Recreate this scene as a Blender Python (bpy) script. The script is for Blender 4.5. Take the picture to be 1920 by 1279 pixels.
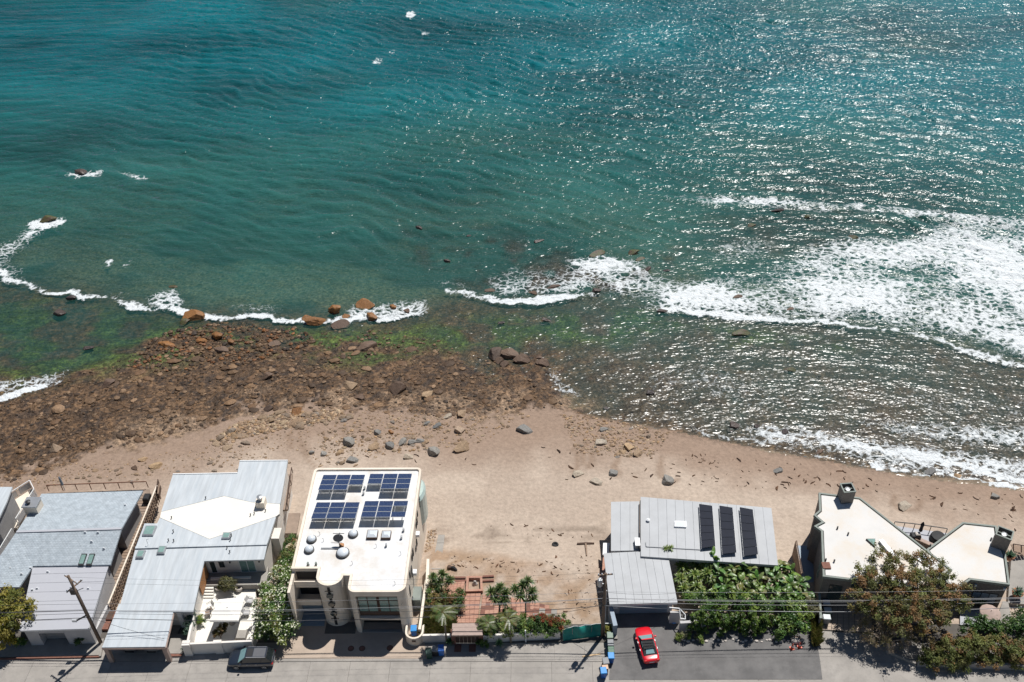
import bpy, bmesh, math, random
import numpy as np
from mathutils import Vector, Matrix

for _o in list(bpy.data.objects): bpy.data.objects.remove(_o)
scene = bpy.context.scene
COL = scene.collection
rnd = random.Random(7)
RNG = np.random.RandomState(11)

# ------------------------------------------------------------------ camera
CAM_H, FOC = 86.0, 1800.0
_up = np.array([-70., 2281., 1800.]); _up /= np.linalg.norm(_up)
_fw = np.array([0., 0., -1.]); _yw = _fw - _up * _fw.dot(_up); _yw /= np.linalg.norm(_yw)
_xw = np.cross(_yw, _up)
_a = math.radians(2.05)
ROT = np.array([[math.cos(_a), -math.sin(_a), 0], [math.sin(_a), math.cos(_a), 0], [0, 0, 1]]) @ np.array([_xw, _yw, _up])
cam_data = bpy.data.cameras.new('camera'); cam = bpy.data.objects.new('camera', cam_data); COL.objects.link(cam)
cam_data.sensor_fit = 'HORIZONTAL'; cam_data.sensor_width = 36; cam_data.lens = 36 * FOC / 1920
cam_data.clip_start = 1; cam_data.clip_end = 20000
_m = Matrix([list(r) for r in ROT]).to_4x4(); _m.translation = (0, 0, CAM_H); cam.matrix_world = _m
scene.camera = cam

# ------------------------------------------------------------------ sky, sun, exposure
SUN_EL, SUN_AZ = math.radians(63.0), math.radians(34.5)      # azimuth: clockwise from +Y (out to sea)
world = bpy.data.worlds.new('World'); scene.world = world; world.use_nodes = True
_nt = world.node_tree; _nt.nodes.clear()
_sky = _nt.nodes.new('ShaderNodeTexSky'); _sky.sky_type = 'NISHITA'; _sky.sun_disc = False
_sky.sun_elevation = SUN_EL; _sky.sun_rotation = SUN_AZ; _sky.altitude = 0; _sky.air_density = 1.0; _sky.dust_density = 0.1; _sky.ozone_density = 1.6
_bg = _nt.nodes.new('ShaderNodeBackground'); _bg.inputs['Strength'].default_value = 0.050
_wo = _nt.nodes.new('ShaderNodeOutputWorld')
_nt.links.new(_sky.outputs[0], _bg.inputs[0]); _nt.links.new(_bg.outputs[0], _wo.inputs[0])
_sd = bpy.data.lights.new('sun', 'SUN'); _sd.energy = 5.0; _sd.angle = math.radians(0.55); _sd.color = (1.0, 0.972, 0.93)
sun = bpy.data.objects.new('sun', _sd); COL.objects.link(sun)
_sv = Vector((math.sin(SUN_AZ) * math.cos(SUN_EL), math.cos(SUN_AZ) * math.cos(SUN_EL), math.sin(SUN_EL)))
sun.rotation_euler = _sv.to_track_quat('Z', 'Y').to_euler(); sun.location = (60, 60, 120)
scene.view_settings.view_transform = 'Standard'; scene.view_settings.look = 'None'
scene.view_settings.exposure = 0.06; scene.view_settings.gamma = 1.0; scene.view_settings.use_curve_mapping = False
scene.cycles.use_denoising = True
scene.cycles.max_bounces = 5; scene.cycles.diffuse_bounces = 2; scene.cycles.glossy_bounces = 2; scene.cycles.transparent_max_bounces = 8; scene.cycles.use_adaptive_sampling = True; scene.cycles.adaptive_threshold = 0.02
scene.cycles.sample_clamp_indirect = 4

# ------------------------------------------------------------------ measuring helper: photograph pixel -> point at height z
def W(px, py, z=0.0):
    d = ROT @ np.array([(px - 960) / FOC, -(py - 639.5) / FOC, -1.0]); t = (z - CAM_H) / d[2]
    return (float(t * d[0]), float(t * d[1]), float(z))
def W2(px, py, z=0.0): return W(px, py, z)[:2]

# ------------------------------------------------------------------ mesh builder
class MB:
    def __init__(s): s.v = []; s.f = []
    def add(s, vs, fs):
        n = len(s.v); s.v += [tuple(map(float, p)) for p in vs]; s.f += [tuple(i + n for i in q) for q in fs]; return s
    def box(s, x0, x1, y0, y1, z0, z1):
        return s.add([(x0,y0,z0),(x1,y0,z0),(x1,y1,z0),(x0,y1,z0),(x0,y0,z1),(x1,y0,z1),(x1,y1,z1),(x0,y1,z1)],
                     [(3,2,1,0),(4,5,6,7),(0,1,5,4),(1,2,6,5),(2,3,7,6),(3,0,4,7)])
    def bevbox(s, x0, x1, y0, y1, z0, z1, b):
        # box with its upper edges bevelled
        return s.add([(x0,y0,z0),(x1,y0,z0),(x1,y1,z0),(x0,y1,z0),(x0,y0,z1-b),(x1,y0,z1-b),(x1,y1,z1-b),(x0,y1,z1-b),
                      (x0+b,y0+b,z1),(x1-b,y0+b,z1),(x1-b,y1-b,z1),(x0+b,y1-b,z1)],
                     [(3,2,1,0),(0,1,5,4),(1,2,6,5),(2,3,7,6),(3,0,4,7),(4,5,9,8),(5,6,10,9),(6,7,11,10),(7,4,8,11),(8,9,10,11)])
    def hexa(s, bot, top):
        n = len(bot)
        return s.add(list(bot) + list(top), [tuple(range(n-1,-1,-1)), tuple(range(n,2*n))] + [(i,(i+1)%n,n+(i+1)%n,n+i) for i in range(n)])
    def prism(s, poly, z0, z1):
        # poly: list of (x, y); z0 and z1 are numbers or functions of (x, y)
        a = sum(poly[i][0]*poly[(i+1)%len(poly)][1]-poly[(i+1)%len(poly)][0]*poly[i][1] for i in range(len(poly)))
        if a < 0: poly = poly[::-1]
        g0 = z0 if callable(z0) else (lambda x, y: z0); g1 = z1 if callable(z1) else (lambda x, y: z1)
        return s.hexa([(p[0],p[1],g0(p[0],p[1])) for p in poly], [(p[0],p[1],g1(p[0],p[1])) for p in poly])
    def slab(s, pts, th):
        # pts: 3D polygon of the upper face, thickness th straight down
        a = sum(pts[i][0]*pts[(i+1)%len(pts)][1]-pts[(i+1)%len(pts)][0]*pts[i][1] for i in range(len(pts)))
        if a < 0: pts = pts[::-1]
        return s.hexa([(p[0],p[1],p[2]-th) for p in pts], [tuple(p) for p in pts])
    def tube(s, pts, rad, n=8, caps=True):
        pts = [Vector(p) for p in pts]; m = len(pts)
        rad = [rad]*m if not hasattr(rad, '__len__') else list(rad)
        vs = []; ref = None
        for i, p in enumerate(pts):
            t = (pts[min(i+1,m-1)] - pts[max(i-1,0)]).normalized()
            if ref is None:
                ref = Vector((0,0,1)) if abs(t.z) < .9 else Vector((1,0,0))
            u = (ref - t*ref.dot(t)).normalized(); w = t.cross(u); ref = u
            for k in range(n):
                a = 2*math.pi*k/n; vs.append(p + (u*math.cos(a)+w*math.sin(a))*rad[i])
        fs = [(i*n+k, i*n+(k+1)%n, (i+1)*n+(k+1)%n, (i+1)*n+k) for i in range(m-1) for k in range(n)]
        if caps: fs += [tuple(range(n-1,-1,-1)), tuple(range((m-1)*n, m*n))]
        return s.add(vs, fs)
    def lathe(s, prof, c=(0,0,0), n=16, sx=1, sy=1):
        # prof: list of (r, z)
        vs = [(c[0]+r*sx*math.cos(2*math.pi*k/n), c[1]+r*sy*math.sin(2*math.pi*k/n), c[2]+z) for r, z in prof for k in range(n)]
        m = len(prof)
        fs = [(i*n+k, i*n+(k+1)%n, (i+1)*n+(k+1)%n, (i+1)*n+k) for i in range(m-1) for k in range(n)]
        fs += [tuple(range(n-1,-1,-1)), tuple(range((m-1)*n, m*n))]
        return s.add(vs, fs)
    def bar(s, a, b, w, h):
        # rectangular bar from a to b: width w (horizontal), height h
        a = Vector(a); b = Vector(b); t = (b-a).normalized()
        u = t.cross(Vector((0,0,1)));  u = u.normalized() if u.length > 1e-4 else Vector((1,0,0)); q = u.cross(t)
        c = [(-u*w/2-q*h/2), (u*w/2-q*h/2), (u*w/2+q*h/2), (-u*w/2+q*h/2)]
        return s.add([a+k for k in c] + [b+k for k in c], [(0,1,2,3),(7,6,5,4),(0,4,5,1),(1,5,6,2),(2,6,7,3),(3,7,4,0)])
    def mesh(s, name, smooth=False):
        me = bpy.data.meshes.new(name); me.from_pydata(s.v, [], s.f); me.update()
        bm = bmesh.new(); bm.from_mesh(me); bmesh.ops.recalc_face_normals(bm, faces=bm.faces); bm.to_mesh(me); bm.free()
        if smooth: me.polygons.foreach_set('use_smooth', [True]*len(me.polygons))
        return me
    def build(s, name, mat, parent=None, smooth=False, local=False):
        if not local:
            a = np.array(s.v); c = Vector(((a[:,0].min()+a[:,0].max())/2, (a[:,1].min()+a[:,1].max())/2, a[:,2].min()))
            s.v = [(p[0]-c.x, p[1]-c.y, p[2]-c.z) for p in s.v]
        me = s.mesh(name, smooth)
        if mat: me.materials.append(mat)
        o = bpy.data.objects.new(name, me); COL.objects.link(o)
        if parent is not None: o.parent = parent
        if not local:
            WL[o.name] = c
            o.location = c - (WL.get(parent.name, Vector()) if parent is not None else Vector())
        return o
WL = {}
def tag(o, label=None, cat=None, group=None, kind=None):
    if label: o['label'] = label
    if cat: o['category'] = cat
    if group: o['group'] = group
    if kind: o['kind'] = kind
    return o
def thing(name, label, cat, loc=(0,0,0), rotz=0.0, group=None):
    o = bpy.data.objects.new(name, None); o.empty_display_size = .3; COL.objects.link(o)
    o.location = loc; o.rotation_euler = (0,0,rotz); WL[o.name] = Vector(loc)
    return tag(o, label, cat, group)
def raw_mesh(name, V, F, mat, smooth=True, loops=4):
    # fast mesh from numpy arrays
    me = bpy.data.meshes.new(name); n, m = len(V), len(F)
    me.vertices.add(n); me.vertices.foreach_set('co', np.asarray(V, np.float32).ravel())
    me.loops.add(m*loops); me.loops.foreach_set('vertex_index', np.asarray(F, np.int32).ravel())
    me.polygons.add(m); me.polygons.foreach_set('loop_start', np.arange(0, m*loops, loops, dtype=np.int32))
    me.polygons.foreach_set('use_smooth', np.full(m, smooth)); me.update(calc_edges=True)
    if mat: me.materials.append(mat)
    return me
def link(name, me, parent=None, loc=(0,0,0)):
    o = bpy.data.objects.new(name, me); COL.objects.link(o); o.parent = parent; o.location = loc; WL[o.name] = Vector(loc); return o

# ------------------------------------------------------------------ numeric noise and masks (world metres)
def _hash(i, j, seed):
    h = (i.astype(np.int64)*374761393 + j.astype(np.int64)*668265263 + seed*1442695041) & 0x7fffffff
    h = ((h ^ (h >> 13)) * 1274126177) & 0x7fffffff
    return ((h ^ (h >> 16)) & 0xffff) / 65535.0
def vnoise(x, y, seed=0):
    i = np.floor(x); j = np.floor(y); u = x-i; v = y-j; u = u*u*(3-2*u); v = v*v*(3-2*v)
    a = _hash(i,j,seed); b = _hash(i+1,j,seed); c = _hash(i,j+1,seed); d = _hash(i+1,j+1,seed)
    return (a*(1-u)+b*u)*(1-v) + (c*(1-u)+d*u)*v
def fbm(x, y, seed=0, octv=4):
    t = 0; a = .5; s = 0
    for k in range(octv): t = t + a*vnoise(x*2**k, y*2**k, seed+k*17); s += a; a *= .5
    return t/s
def sstep(a, b, x): t = np.clip((x-a)/(b-a), 0, 1); return t*t*(3-2*t)
def pdist(X, Y, pts, vals=None):
    # distance to a polyline; with vals also the value interpolated along it
    D = np.full(X.shape, 1e9); Vv = np.zeros(X.shape)
    for k in range(len(pts)-1):
        ax, ay = pts[k][:2]; bx, by = pts[k+1][:2]; dx, dy = bx-ax, by-ay; L = dx*dx+dy*dy+1e-9
        t = np.clip(((X-ax)*dx+(Y-ay)*dy)/L, 0, 1); d = np.hypot(X-ax-t*dx, Y-ay-t*dy)
        m = d < D; D = np.where(m, d, D)
        if vals is not None: Vv = np.where(m, vals[k]+(vals[k+1]-vals[k])*t, Vv)
    return (D, Vv) if vals is not None else D
def inpoly(X, Y, P):
    c = np.zeros(X.shape, bool); n = len(P)
    for k in range(n):
        x0, y0 = P[k][:2]; x1, y1 = P[(k+1)%n][:2]
        if y0 == y1: continue
        c ^= ((y0 > Y) != (y1 > Y)) & (X < (x1-x0)*(Y-y0)/(y1-y0)+x0)
    return c
def softpoly(X, Y, P, w):
    d = pdist(X, Y, list(P)+[P[0]]); return sstep(-w, w, np.where(inpoly(X, Y, P), d, -d))

# ------------------------------------------------------------------ materials
def new_mat(name):
    m = bpy.data.materials.new(name); m.use_nodes = True; nt = m.node_tree; nt.nodes.clear()
    out = nt.nodes.new('ShaderNodeOutputMaterial'); return m, nt, out
def nd(nt, kind, **kw):
    n = nt.nodes.new(kind)
    for k, v in kw.items():
        if k.startswith('i_'):
            key = k[2:]; key = int(key) if key.isdigit() else key.replace('_', ' ')
            n.inputs[key].default_value = v
        else: setattr(n, k, v)
    return n
def rgb(c): return (c[0], c[1], c[2], 1.0)
def pm(name, col, rough=.6, var=.12, scale=1.5, metallic=0.0, spec=.5, bump=0.0, bscale=20., stain=None, stain_amt=.5, stain_scale=.5, coat=0.0, stretch=None, emit=None, trans=0.0):
    m, nt, out = new_mat(name); L = nt.links.new
    p = nd(nt, 'ShaderNodeBsdfPrincipled'); L(p.outputs[0], out.inputs[0])
    p.inputs['Roughness'].default_value = rough; p.inputs['Metallic'].default_value = metallic
    p.inputs['Specular IOR Level'].default_value = spec; p.inputs['Coat Weight'].default_value = coat
    p.inputs['Transmission Weight'].default_value = trans
    geo = nd(nt, 'ShaderNodeNewGeometry'); vec = geo.outputs['Position']
    if stretch:
        mp = nd(nt, 'ShaderNodeMapping'); mp.inputs['Scale'].default_value = stretch; L(vec, mp.inputs[0]); vec = mp.outputs[0]
    n1 = nd(nt, 'ShaderNodeTexNoise', i_Scale=scale, i_Detail=6.0, i_Roughness=.6); L(vec, n1.inputs['Vector'])
    r = nd(nt, 'ShaderNodeMapRange', i_1=.3, i_2=.7, i_3=1-var, i_4=1+var); L(n1.outputs[0], r.inputs[0])
    mx = nd(nt, 'ShaderNodeMix', data_type='RGBA', blend_type='MULTIPLY'); mx.inputs[0].default_value = 1
    mx.inputs[6].default_value = rgb(col); L(r.outputs[0], mx.inputs[7]); c = mx.outputs[2]
    if stain:
        n2 = nd(nt, 'ShaderNodeTexNoise', i_Scale=stain_scale, i_Detail=8.0, i_Roughness=.7); L(vec, n2.inputs['Vector'])
        r2 = nd(nt, 'ShaderNodeMapRange', i_1=.45, i_2=.66, i_3=0., i_4=stain_amt); L(n2.outputs[0], r2.inputs[0])
        m2 = nd(nt, 'ShaderNodeMix', data_type='RGBA'); L(r2.outputs[0], m2.inputs[0]); L(c, m2.inputs[6]); m2.inputs[7].default_value = rgb(stain); c = m2.outputs[2]
    L(c, p.inputs['Base Color'])
    if bump:
        n3 = nd(nt, 'ShaderNodeTexNoise', i_Scale=bscale, i_Detail=4.0); L(vec, n3.inputs['Vector'])
        b = nd(nt, 'ShaderNodeBump', i_Strength=1.0, i_Distance=bump); L(n3.outputs[0], b.inputs['Height']); L(b.outputs[0], p.inputs['Normal'])
    if emit: p.inputs['Emission Color'].default_value = rgb(emit); p.inputs['Emission Strength'].default_value = 1
    return m
# ================================================================== SETTING: beach, reef, sea
SEA = -4.0
def WP(pts, z=SEA): return [W2(a, b, z) for a, b in pts]
# lines read from the photograph, laid on the sea plane
SHORE = WP([(-900,1000),(-300,830),(-60,770),(0,748),(60,737),(110,718),(180,692),(250,660),(320,625),(400,618),(520,625),(600,630),(700,632),(800,645),(860,675),(920,700),(1000,705),(1040,745),(1060,775),(1130,787),(1250,808),(1400,838),(1550,868),(1700,892),(1920,912),(2200,940),(2900,1000)])
SANDL = WP([(-900,1100),(-300,990),(0,915),(60,890),(130,868),(200,846),(300,826),(390,806),(450,776),(560,768),(700,772),(850,785),(1000,778),(1060,775),(1130,787),(1250,808),(1400,838),(1550,868),(1700,892),(1920,912),(2200,940),(2900,1000)])
REEF = WP([(-900,480),(-300,520),(0,545),(130,560),(250,578),(330,590),(480,596),(560,600),(700,592),(800,585),(860,570),(1000,585),(1150,570),(1280,590),(1400,598),(1550,612),(1700,640),(1850,674),(1920,692),(2200,760),(2900,900)])
def graded(lo, hi, step, ext):
    a = list(np.arange(lo, hi+1e-6, step)); s = step
    b = []; x = hi
    while x < ext: s *= 1.22; x += s; b.append(x)
    return np.array(a + b)
def graded2(lo, hi, step, elo, ehi):
    a = graded(lo, hi, step, ehi); b = -graded(-lo, -lo, step, -elo)[1:][::-1] if True else None
    return np.concatenate([b, a])
def yline(line, X):
    l = sorted(line); return np.interp(X, [p[0] for p in l], [p[1] for p in l])
def ground_z(X, Y):
    # height of the beach and sea bed
    X = np.asarray(X, float); Y = np.asarray(Y, float)
    ys = yline(SHORE, X); yl = np.minimum(yline(SANDL, X), ys-.01); yr = np.maximum(yline(REEF, X), ys+3)
    n = fbm(X*.12, Y*.12, 3); n2 = fbm(X*.55, Y*.55, 9)
    z = np.full(X.shape, -.08)
    def seg(y0, z0, y1, z1):
        nonlocal z
        t = np.clip((Y-y0)/np.maximum(y1-y0, .01), 0, 1); z = np.where(Y >= y0, z0+(z1-z0)*t, z)
    lotx = sstep(-14, -12, X)*(1-sstep(6, 8, X))                 # the empty lot is filled level near the road
    seg(60.6+0*X, -.08, 66+3*lotx, -.75+.55*lotx); seg(66+3*lotx, -.75+.55*lotx, 74+0*X, -1.9); seg(74+0*X, -1.9, np.maximum(yl-8, 75), -2.9)
    seg(np.maximum(yl-8, 75), -2.9, yl, -3.55)
    seg(yl, -3.55, ys, SEA); seg(ys, SEA, yr, SEA-.46); seg(yr, SEA-.46, yr+5, SEA-1.1); seg(yr+5, SEA-1.1, yr+22, SEA-1.9)
    seg(yr+22, SEA-1.9, yr+60, SEA-3.2); seg(yr+60, SEA-3.2, yr+140, SEA-6); seg(yr+140, SEA-6, yr+900, SEA-14)
    reef = sstep(-1, 3, Y-yl)*(1-sstep(20, 60, Y-yr)); sand = sstep(64, 70, Y)*(1-reef)
    z = z + sand*((n-.5)*.35 + (n2-.5)*.06) + reef*((n2-.5)*.55 + (n-.5)*.5 + (fbm(X*1.7, Y*1.7, 21)-.5)*.16)
    return z
def gz(x, y): return float(ground_z(np.array([x]), np.array([y]))[0])
def WG(px, py):
    # photograph pixel -> point on the ground
    z = -2.
    for _ in range(12):
        p = W(px, py, z); z = gz(p[0], p[1])
    return (p[0], p[1], z)

xs = graded2(-92, 92, .45, -4000, 4000); ys_ = np.concatenate([graded2(56, 150, .42, -3000, 150), np.arange(150.7, 300, .8), graded(301, 301, 1.0, 6000)])
GX, GY = np.meshgrid(xs, ys_); gx, gy = GX.ravel(), GY.ravel()
nx, ny = len(xs), len(ys_)
_i = np.arange(nx*ny).reshape(ny, nx)
QUADS = np.stack([_i[:-1,:-1], _i[:-1,1:], _i[1:,1:], _i[1:,:-1]], -1).reshape(-1, 4)
gzv = ground_z(gx, gy)
_ysh = yline(SHORE, gx); _yl = np.minimum(yline(SANDL, gx), _ysh); _yr = np.maximum(yline(REEF, gx), _ysh+3)
def mixc(c, d, t): return c*(1-t[:,None]) + np.array(d)[None,:]*t[:,None]
nA = fbm(gx*.25, gy*.25, 31); nB = fbm(gx*.9, gy*.9, 41); nC = fbm(gx*.06, gy*.09, 51); nD = fbm(gx*.5, gy*1.4, 61)
col = np.tile(np.array([.395,.315,.250]), (len(gx), 1))                          # dry sand
col = mixc(col, (.46,.375,.30), sstep(.45, .7, nA)*.6)
wl = _yl-gy                                                                    # metres above the wrack line
col = mixc(col, (.262,.182,.133), (1-sstep(3.5, 15-4*sstep(0,25,gx), wl+ (nA-.5)*6))*.88)            # damp sand
_mn = softpoly(gx, gy, WP([(790,992),(900,982),(960,976),(1050,985),(1135,975),(1140,1008),(1040,1012),(960,1022),(810,1016)], -1.5), 1.0)
col = mixc(col, (.185,.14,.105), sstep(.42, .62, fbm(gx*.35, gy*1.1, 63))*_mn*.62)   # dark mineral streaks
soil = softpoly(gx, gy, WP([(795,1010),(1000,1050),(1080,1095),(1128,1060),(1128,1180),(800,1190)], -.3), 1.2)
col = mixc(col, (.27,.175,.105), soil*sstep(.35,.6,nB)*.8); col = mixc(col, (.36,.26,.19), soil*sstep(.5,.7,nA)*.6)
re = sstep(-1.6, 1.2, gy-_yl+(nB-.5)*7*(1-sstep(2,12,gx)) + (nA-.5)*4*(1-sstep(2,12,gx)))
brown = np.tile(np.array([.078,.045,.023]), (len(gx),1)); brown = mixc(brown, (.150,.088,.046), sstep(.45,.7,nB)*.8); brown = mixc(brown, (.035,.024,.018), sstep(.52,.68,fbm(gx*1.3,gy*1.3,77))*.8)
col = col*(1-re[:,None]) + brown*re[:,None]
col = mixc(col, (.062,.052,.040), re*sstep(0,10,gx)*sstep(0,3,gy-_ysh)*.65)
# sand shows between the stones at the landward side of the reef
col = mixc(col, (.27,.185,.12), re*(1-sstep(1.5,7,gy-_yl))*sstep(.45,.62,nA)*.8*(1-sstep(2,12,gx)))
# green weed
weed1 = softpoly(gx, gy, WP([(-200,560),(0,550),(200,575),(330,600),(430,640),(330,680),(150,700),(60,720),(0,700),(-200,720)]), 4)
weed2 = softpoly(gx, gy, WP([(430,625),(560,605),(720,620),(830,600),(1050,580),(1250,570),(1300,600),(1150,640),(1000,640),(900,660),(800,660),(700,690),(560,670)]), 3)
weed3 = softpoly(gx, gy, WP([(1330,610),(1450,615),(1600,650),(1500,665),(1380,645)]), 3)
weed = np.clip(weed1*.95+weed2+weed3*.7, 0, 1)*sstep(.40,.58, fbm(gx*.22+3, gy*.4, 87))
col = mixc(col, (.038,.066,.014), weed*.9); col = mixc(col, (.085,.122,.024), weed*sstep(.5,.66,nB)*.8)
# open sea bed: sand and dark rock patches
deep = sstep(0, 9, gy-_yr)
sea_c = mixc(np.tile(np.array([.20,.20,.12]), (len(gx),1)), (.045,.05,.035), sstep(.47,.60, fbm(gx*.05+9, gy*.09, 97)))
col = col*(1-deep[:,None]) + sea_c*deep[:,None]
out1 = softpoly(gx, gy, WP([(1250,400),(1400,385),(1600,390),(1700,430),(1600,470),(1450,480),(1300,470)]), 4)
out2 = softpoly(gx, gy, WP([(760,430),(960,430),(1120,470),(1280,460),(1300,520),(1150,560),(900,545),(780,500)]), 4)
outr = np.clip(out1+out2*sstep(.42,.58,nA), 0, 1); col = mixc(col, (.05,.036,.026), outr*.9)
gzv = gzv - .38*weed1*sstep(0,4,gy-_ysh)
gzv = gzv + outr*deep*(.5+.7*sstep(.35,.7,nA))
# warm inland ground
col = mixc(col, (.17,.13,.085), 1-sstep(57,61,gy))

for _ln in ([(648,842),(642,815),(650,800)],[(1075,845),(1082,870),(1078,890)],[(1100,830),(1092,862),(1100,885)],[(1112,850),(1108,880)],[(690,800),(700,820),(712,850)],[(560,830),(575,855),(590,880)],[(1240,860),(1236,890),(1254,912),(1268,905)],[(1680,930),(1672,945),(1690,962),(1720,958),(1726,940)],[(540,815),(548,840)],[(1160,862),(1150,880),(1160,895)]):
    _d = pdist(gx+(nB-.5)*.8, gy+(nB-.5)*.8, WP(_ln, -3.2)); col = mixc(col, (.21,.14,.095), (1-sstep(.1,.6,_d))*.6)
def sand_material():
    m, nt, out = new_mat('beach_ground'); L = nt.links.new
    p = nd(nt, 'ShaderNodeBsdfPrincipled'); L(p.outputs[0], out.inputs[0])
    at = nd(nt, 'ShaderNodeAttribute', attribute_name='tint'); geo = nd(nt, 'ShaderNodeNewGeometry')
    wet = nd(nt, 'ShaderNodeAttribute', attribute_name='rocky')
    n1 = nd(nt, 'ShaderNodeTexNoise', i_Scale=2.2, i_Detail=9.0, i_Roughness=.68); L(geo.outputs['Position'], n1.inputs['Vector'])
    v = nd(nt, 'ShaderNodeTexVoronoi', i_Scale=2.6); L(geo.outputs['Position'], v.inputs['Vector'])
    r0 = nd(nt, 'ShaderNodeMapRange', i_1=.3, i_2=.72, i_3=.80, i_4=1.18); L(n1.outputs[0], r0.inputs[0])
    r1 = nd(nt, 'ShaderNodeMapRange', i_1=.32, i_2=.68, i_3=.22, i_4=1.75); L(n1.outputs[0], r1.inputs[0])
    mm = nd(nt, 'ShaderNodeMix', data_type='FLOAT'); L(wet.outputs['Fac'], mm.inputs[0]); L(r0.outputs[0], mm.inputs[2]); L(r1.outputs[0], mm.inputs[3])
    mx = nd(nt, 'ShaderNodeMix', data_type='RGBA', blend_type='MULTIPLY'); mx.inputs[0].default_value = 1
    L(at.outputs['Color'], mx.inputs[6]); L(mm.outputs[0], mx.inputs[7])
    # a cell tint on the rocky part
    hv = nd(nt, 'ShaderNodeHueSaturation'); L(mx.outputs[2], hv.inputs['Color'])
    sp = nd(nt, 'ShaderNodeSeparateColor'); L(v.outputs['Color'], sp.inputs[0])
    rv = nd(nt, 'ShaderNodeMapRange', i_3=.6, i_4=1.5); L(sp.outputs[0], rv.inputs[0])
    mv = nd(nt, 'ShaderNodeMix', data_type='FLOAT'); L(wet.outputs['Fac'], mv.inputs[0]); mv.inputs[2].default_value = 1; L(rv.outputs[0], mv.inputs[3]); L(mv.outputs[0], hv.inputs['Value'])
    L(hv.outputs[0], p.inputs['Base Color'])
    n3 = nd(nt, 'ShaderNodeTexNoise', i_Scale=1.1, i_Detail=7.0, i_Roughness=.6); L(geo.outputs['Position'], n3.inputs['Vector'])
    bd = nd(nt, 'ShaderNodeMapRange', i_3=.20, i_4=.60); L(wet.outputs['Fac'], bd.inputs[0])
    b = nd(nt, 'ShaderNodeBump', i_Strength=1.0); L(n3.outputs[0], b.inputs['Height']); L(bd.outputs[0], b.inputs['Distance']); L(b.outputs[0], p.inputs['Normal'])
    rr = nd(nt, 'ShaderNodeMapRange', i_3=.9, i_4=.55); L(wet.outputs['Fac'], rr.inputs[0]); L(rr.outputs[0], p.inputs['Roughness'])
    p.inputs['Specular IOR Level'].default_value = .3
    return m
me = raw_mesh('ground', np.stack([gx, gy, gzv], 1), QUADS, sand_material())
ca = me.color_attributes.new('tint', 'FLOAT_COLOR', 'POINT'); ca.data.foreach_set('color', np.concatenate([col, np.ones((len(gx),1))], 1).astype(np.float32).ravel())
fa = me.attributes.new('rocky', 'FLOAT', 'POINT'); fa.data.foreach_set('value', re.astype(np.float32))
tag(link('ground', me), kind='structure')

# ------------------------------------------------------------------ the sea
wy = ys_[ys_ > 76]; wx = xs
WX, WY = np.meshgrid(wx, wy); sx, sy = WX.ravel(), WY.ravel()
_i = np.arange(len(wx)*len(wy)).reshape(len(wy), len(wx))
WQ = np.stack([_i[:-1,:-1], _i[:-1,1:], _i[1:,1:], _i[1:,:-1]], -1).reshape(-1, 4)
bed = ground_z(sx, sy)
_o1 = softpoly(sx, sy, WP([(1250,400),(1400,385),(1600,390),(1700,430),(1600,470),(1450,480),(1300,470)]), 4); _o2 = softpoly(sx, sy, WP([(760,430),(960,430),(1120,470),(1280,460),(1300,520),(1150,560),(900,545),(780,500)]), 4)
_w1 = softpoly(sx, sy, WP([(-200,560),(0,550),(200,575),(330,600),(430,640),(330,680),(150,700),(60,720),(0,700),(-200,720)]), 4); bed = bed - .38*_w1*sstep(0,4,sy-yline(SHORE, sx))
_na = fbm(sx*.25, sy*.25, 31); bed = bed + np.clip(_o1+_o2*sstep(.42,.58,_na), 0, 1)*(.5+.7*sstep(.35,.7,_na))
_ysh = yline(SHORE, sx); _yr = np.maximum(yline(REEF, sx), _ysh+3)
off = sy-_yr
amp = np.clip((.03+.012*np.maximum(off, 0)), .03, .52)*sstep(0, 3, SEA-bed+.4)
wz = np.zeros(len(sx)); warpx = (fbm(sx*.03, sy*.03, 5)-.5)*16; warpy = (fbm(sx*.03, sy*.03, 6)-.5)*16
for (ang, lam, a, ph) in ((-111,19.,.25,0.),(-117,9.,.5,1.3),(-106,6.1,.75,2.1),(-122,4.4,.7,.7),(-99,3.3,.55,3.3),(-128,2.5,.4,5.1)):
    k = 2*math.pi/lam; dx, dy = math.cos(math.radians(ang)), math.sin(math.radians(ang))
    s = np.sin(k*((sx+warpx)*dx+(sy+warpy)*dy)+ph); wz += a*(1-np.abs(s))**1.0*1.4*(.4+1.2*vnoise(sx*.05+ph*9, sy*.05, 15)) - a*.5
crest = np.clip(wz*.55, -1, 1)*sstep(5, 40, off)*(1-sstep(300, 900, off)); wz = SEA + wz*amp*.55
depth = np.maximum(wz-bed, -.2)
# foam: breaking lines, wash behind them, lace on the right, swash on the sand
F = np.zeros(len(sx)); nF = fbm(sx*.35, sy*.35, 71); nG = fbm(sx*.11, sy*.16, 73); nH = fbm(sx*.2, sy*.2, 79); nJ = fbm(sx*.6, sy*.6, 83)
def fline(pts, wid, val, back=0.0, seed=1):
    global F
    P = WP([(p[0], p[1]) for p in pts]); wid = wid*(.15+1.3*nH); d, v = pdist(sx+(nF-.5)*1.6, sy+(nF-.5)*2.6+(nH-.5)*2.0, P, [p[2] if len(p) > 2 else 1. for p in pts])
    F = np.maximum(F, val*v*np.clip(.35+1.25*nJ, 0, 1)*(1-sstep(wid*.15, wid, d)))
def fpoly(pts, soft, val):
    global F
    F = np.maximum(F, val*softpoly(sx, sy, WP(pts), soft))
fline([(-200,470,1),(0,516,1),(50,530,1),(95,545,.9),(135,550,1),(200,563,.7),(255,573,.95),(310,583,1),(360,588,.8),(420,592,.7),(480,593,.8),(540,600,.95),(575,604,.9)], 1.3, 1.0)
fpoly([(-200,420),(0,455),(60,420),(120,405),(70,450),(30,480),(60,520),(130,545),(0,540),(-200,500)], 3, .52)
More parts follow.
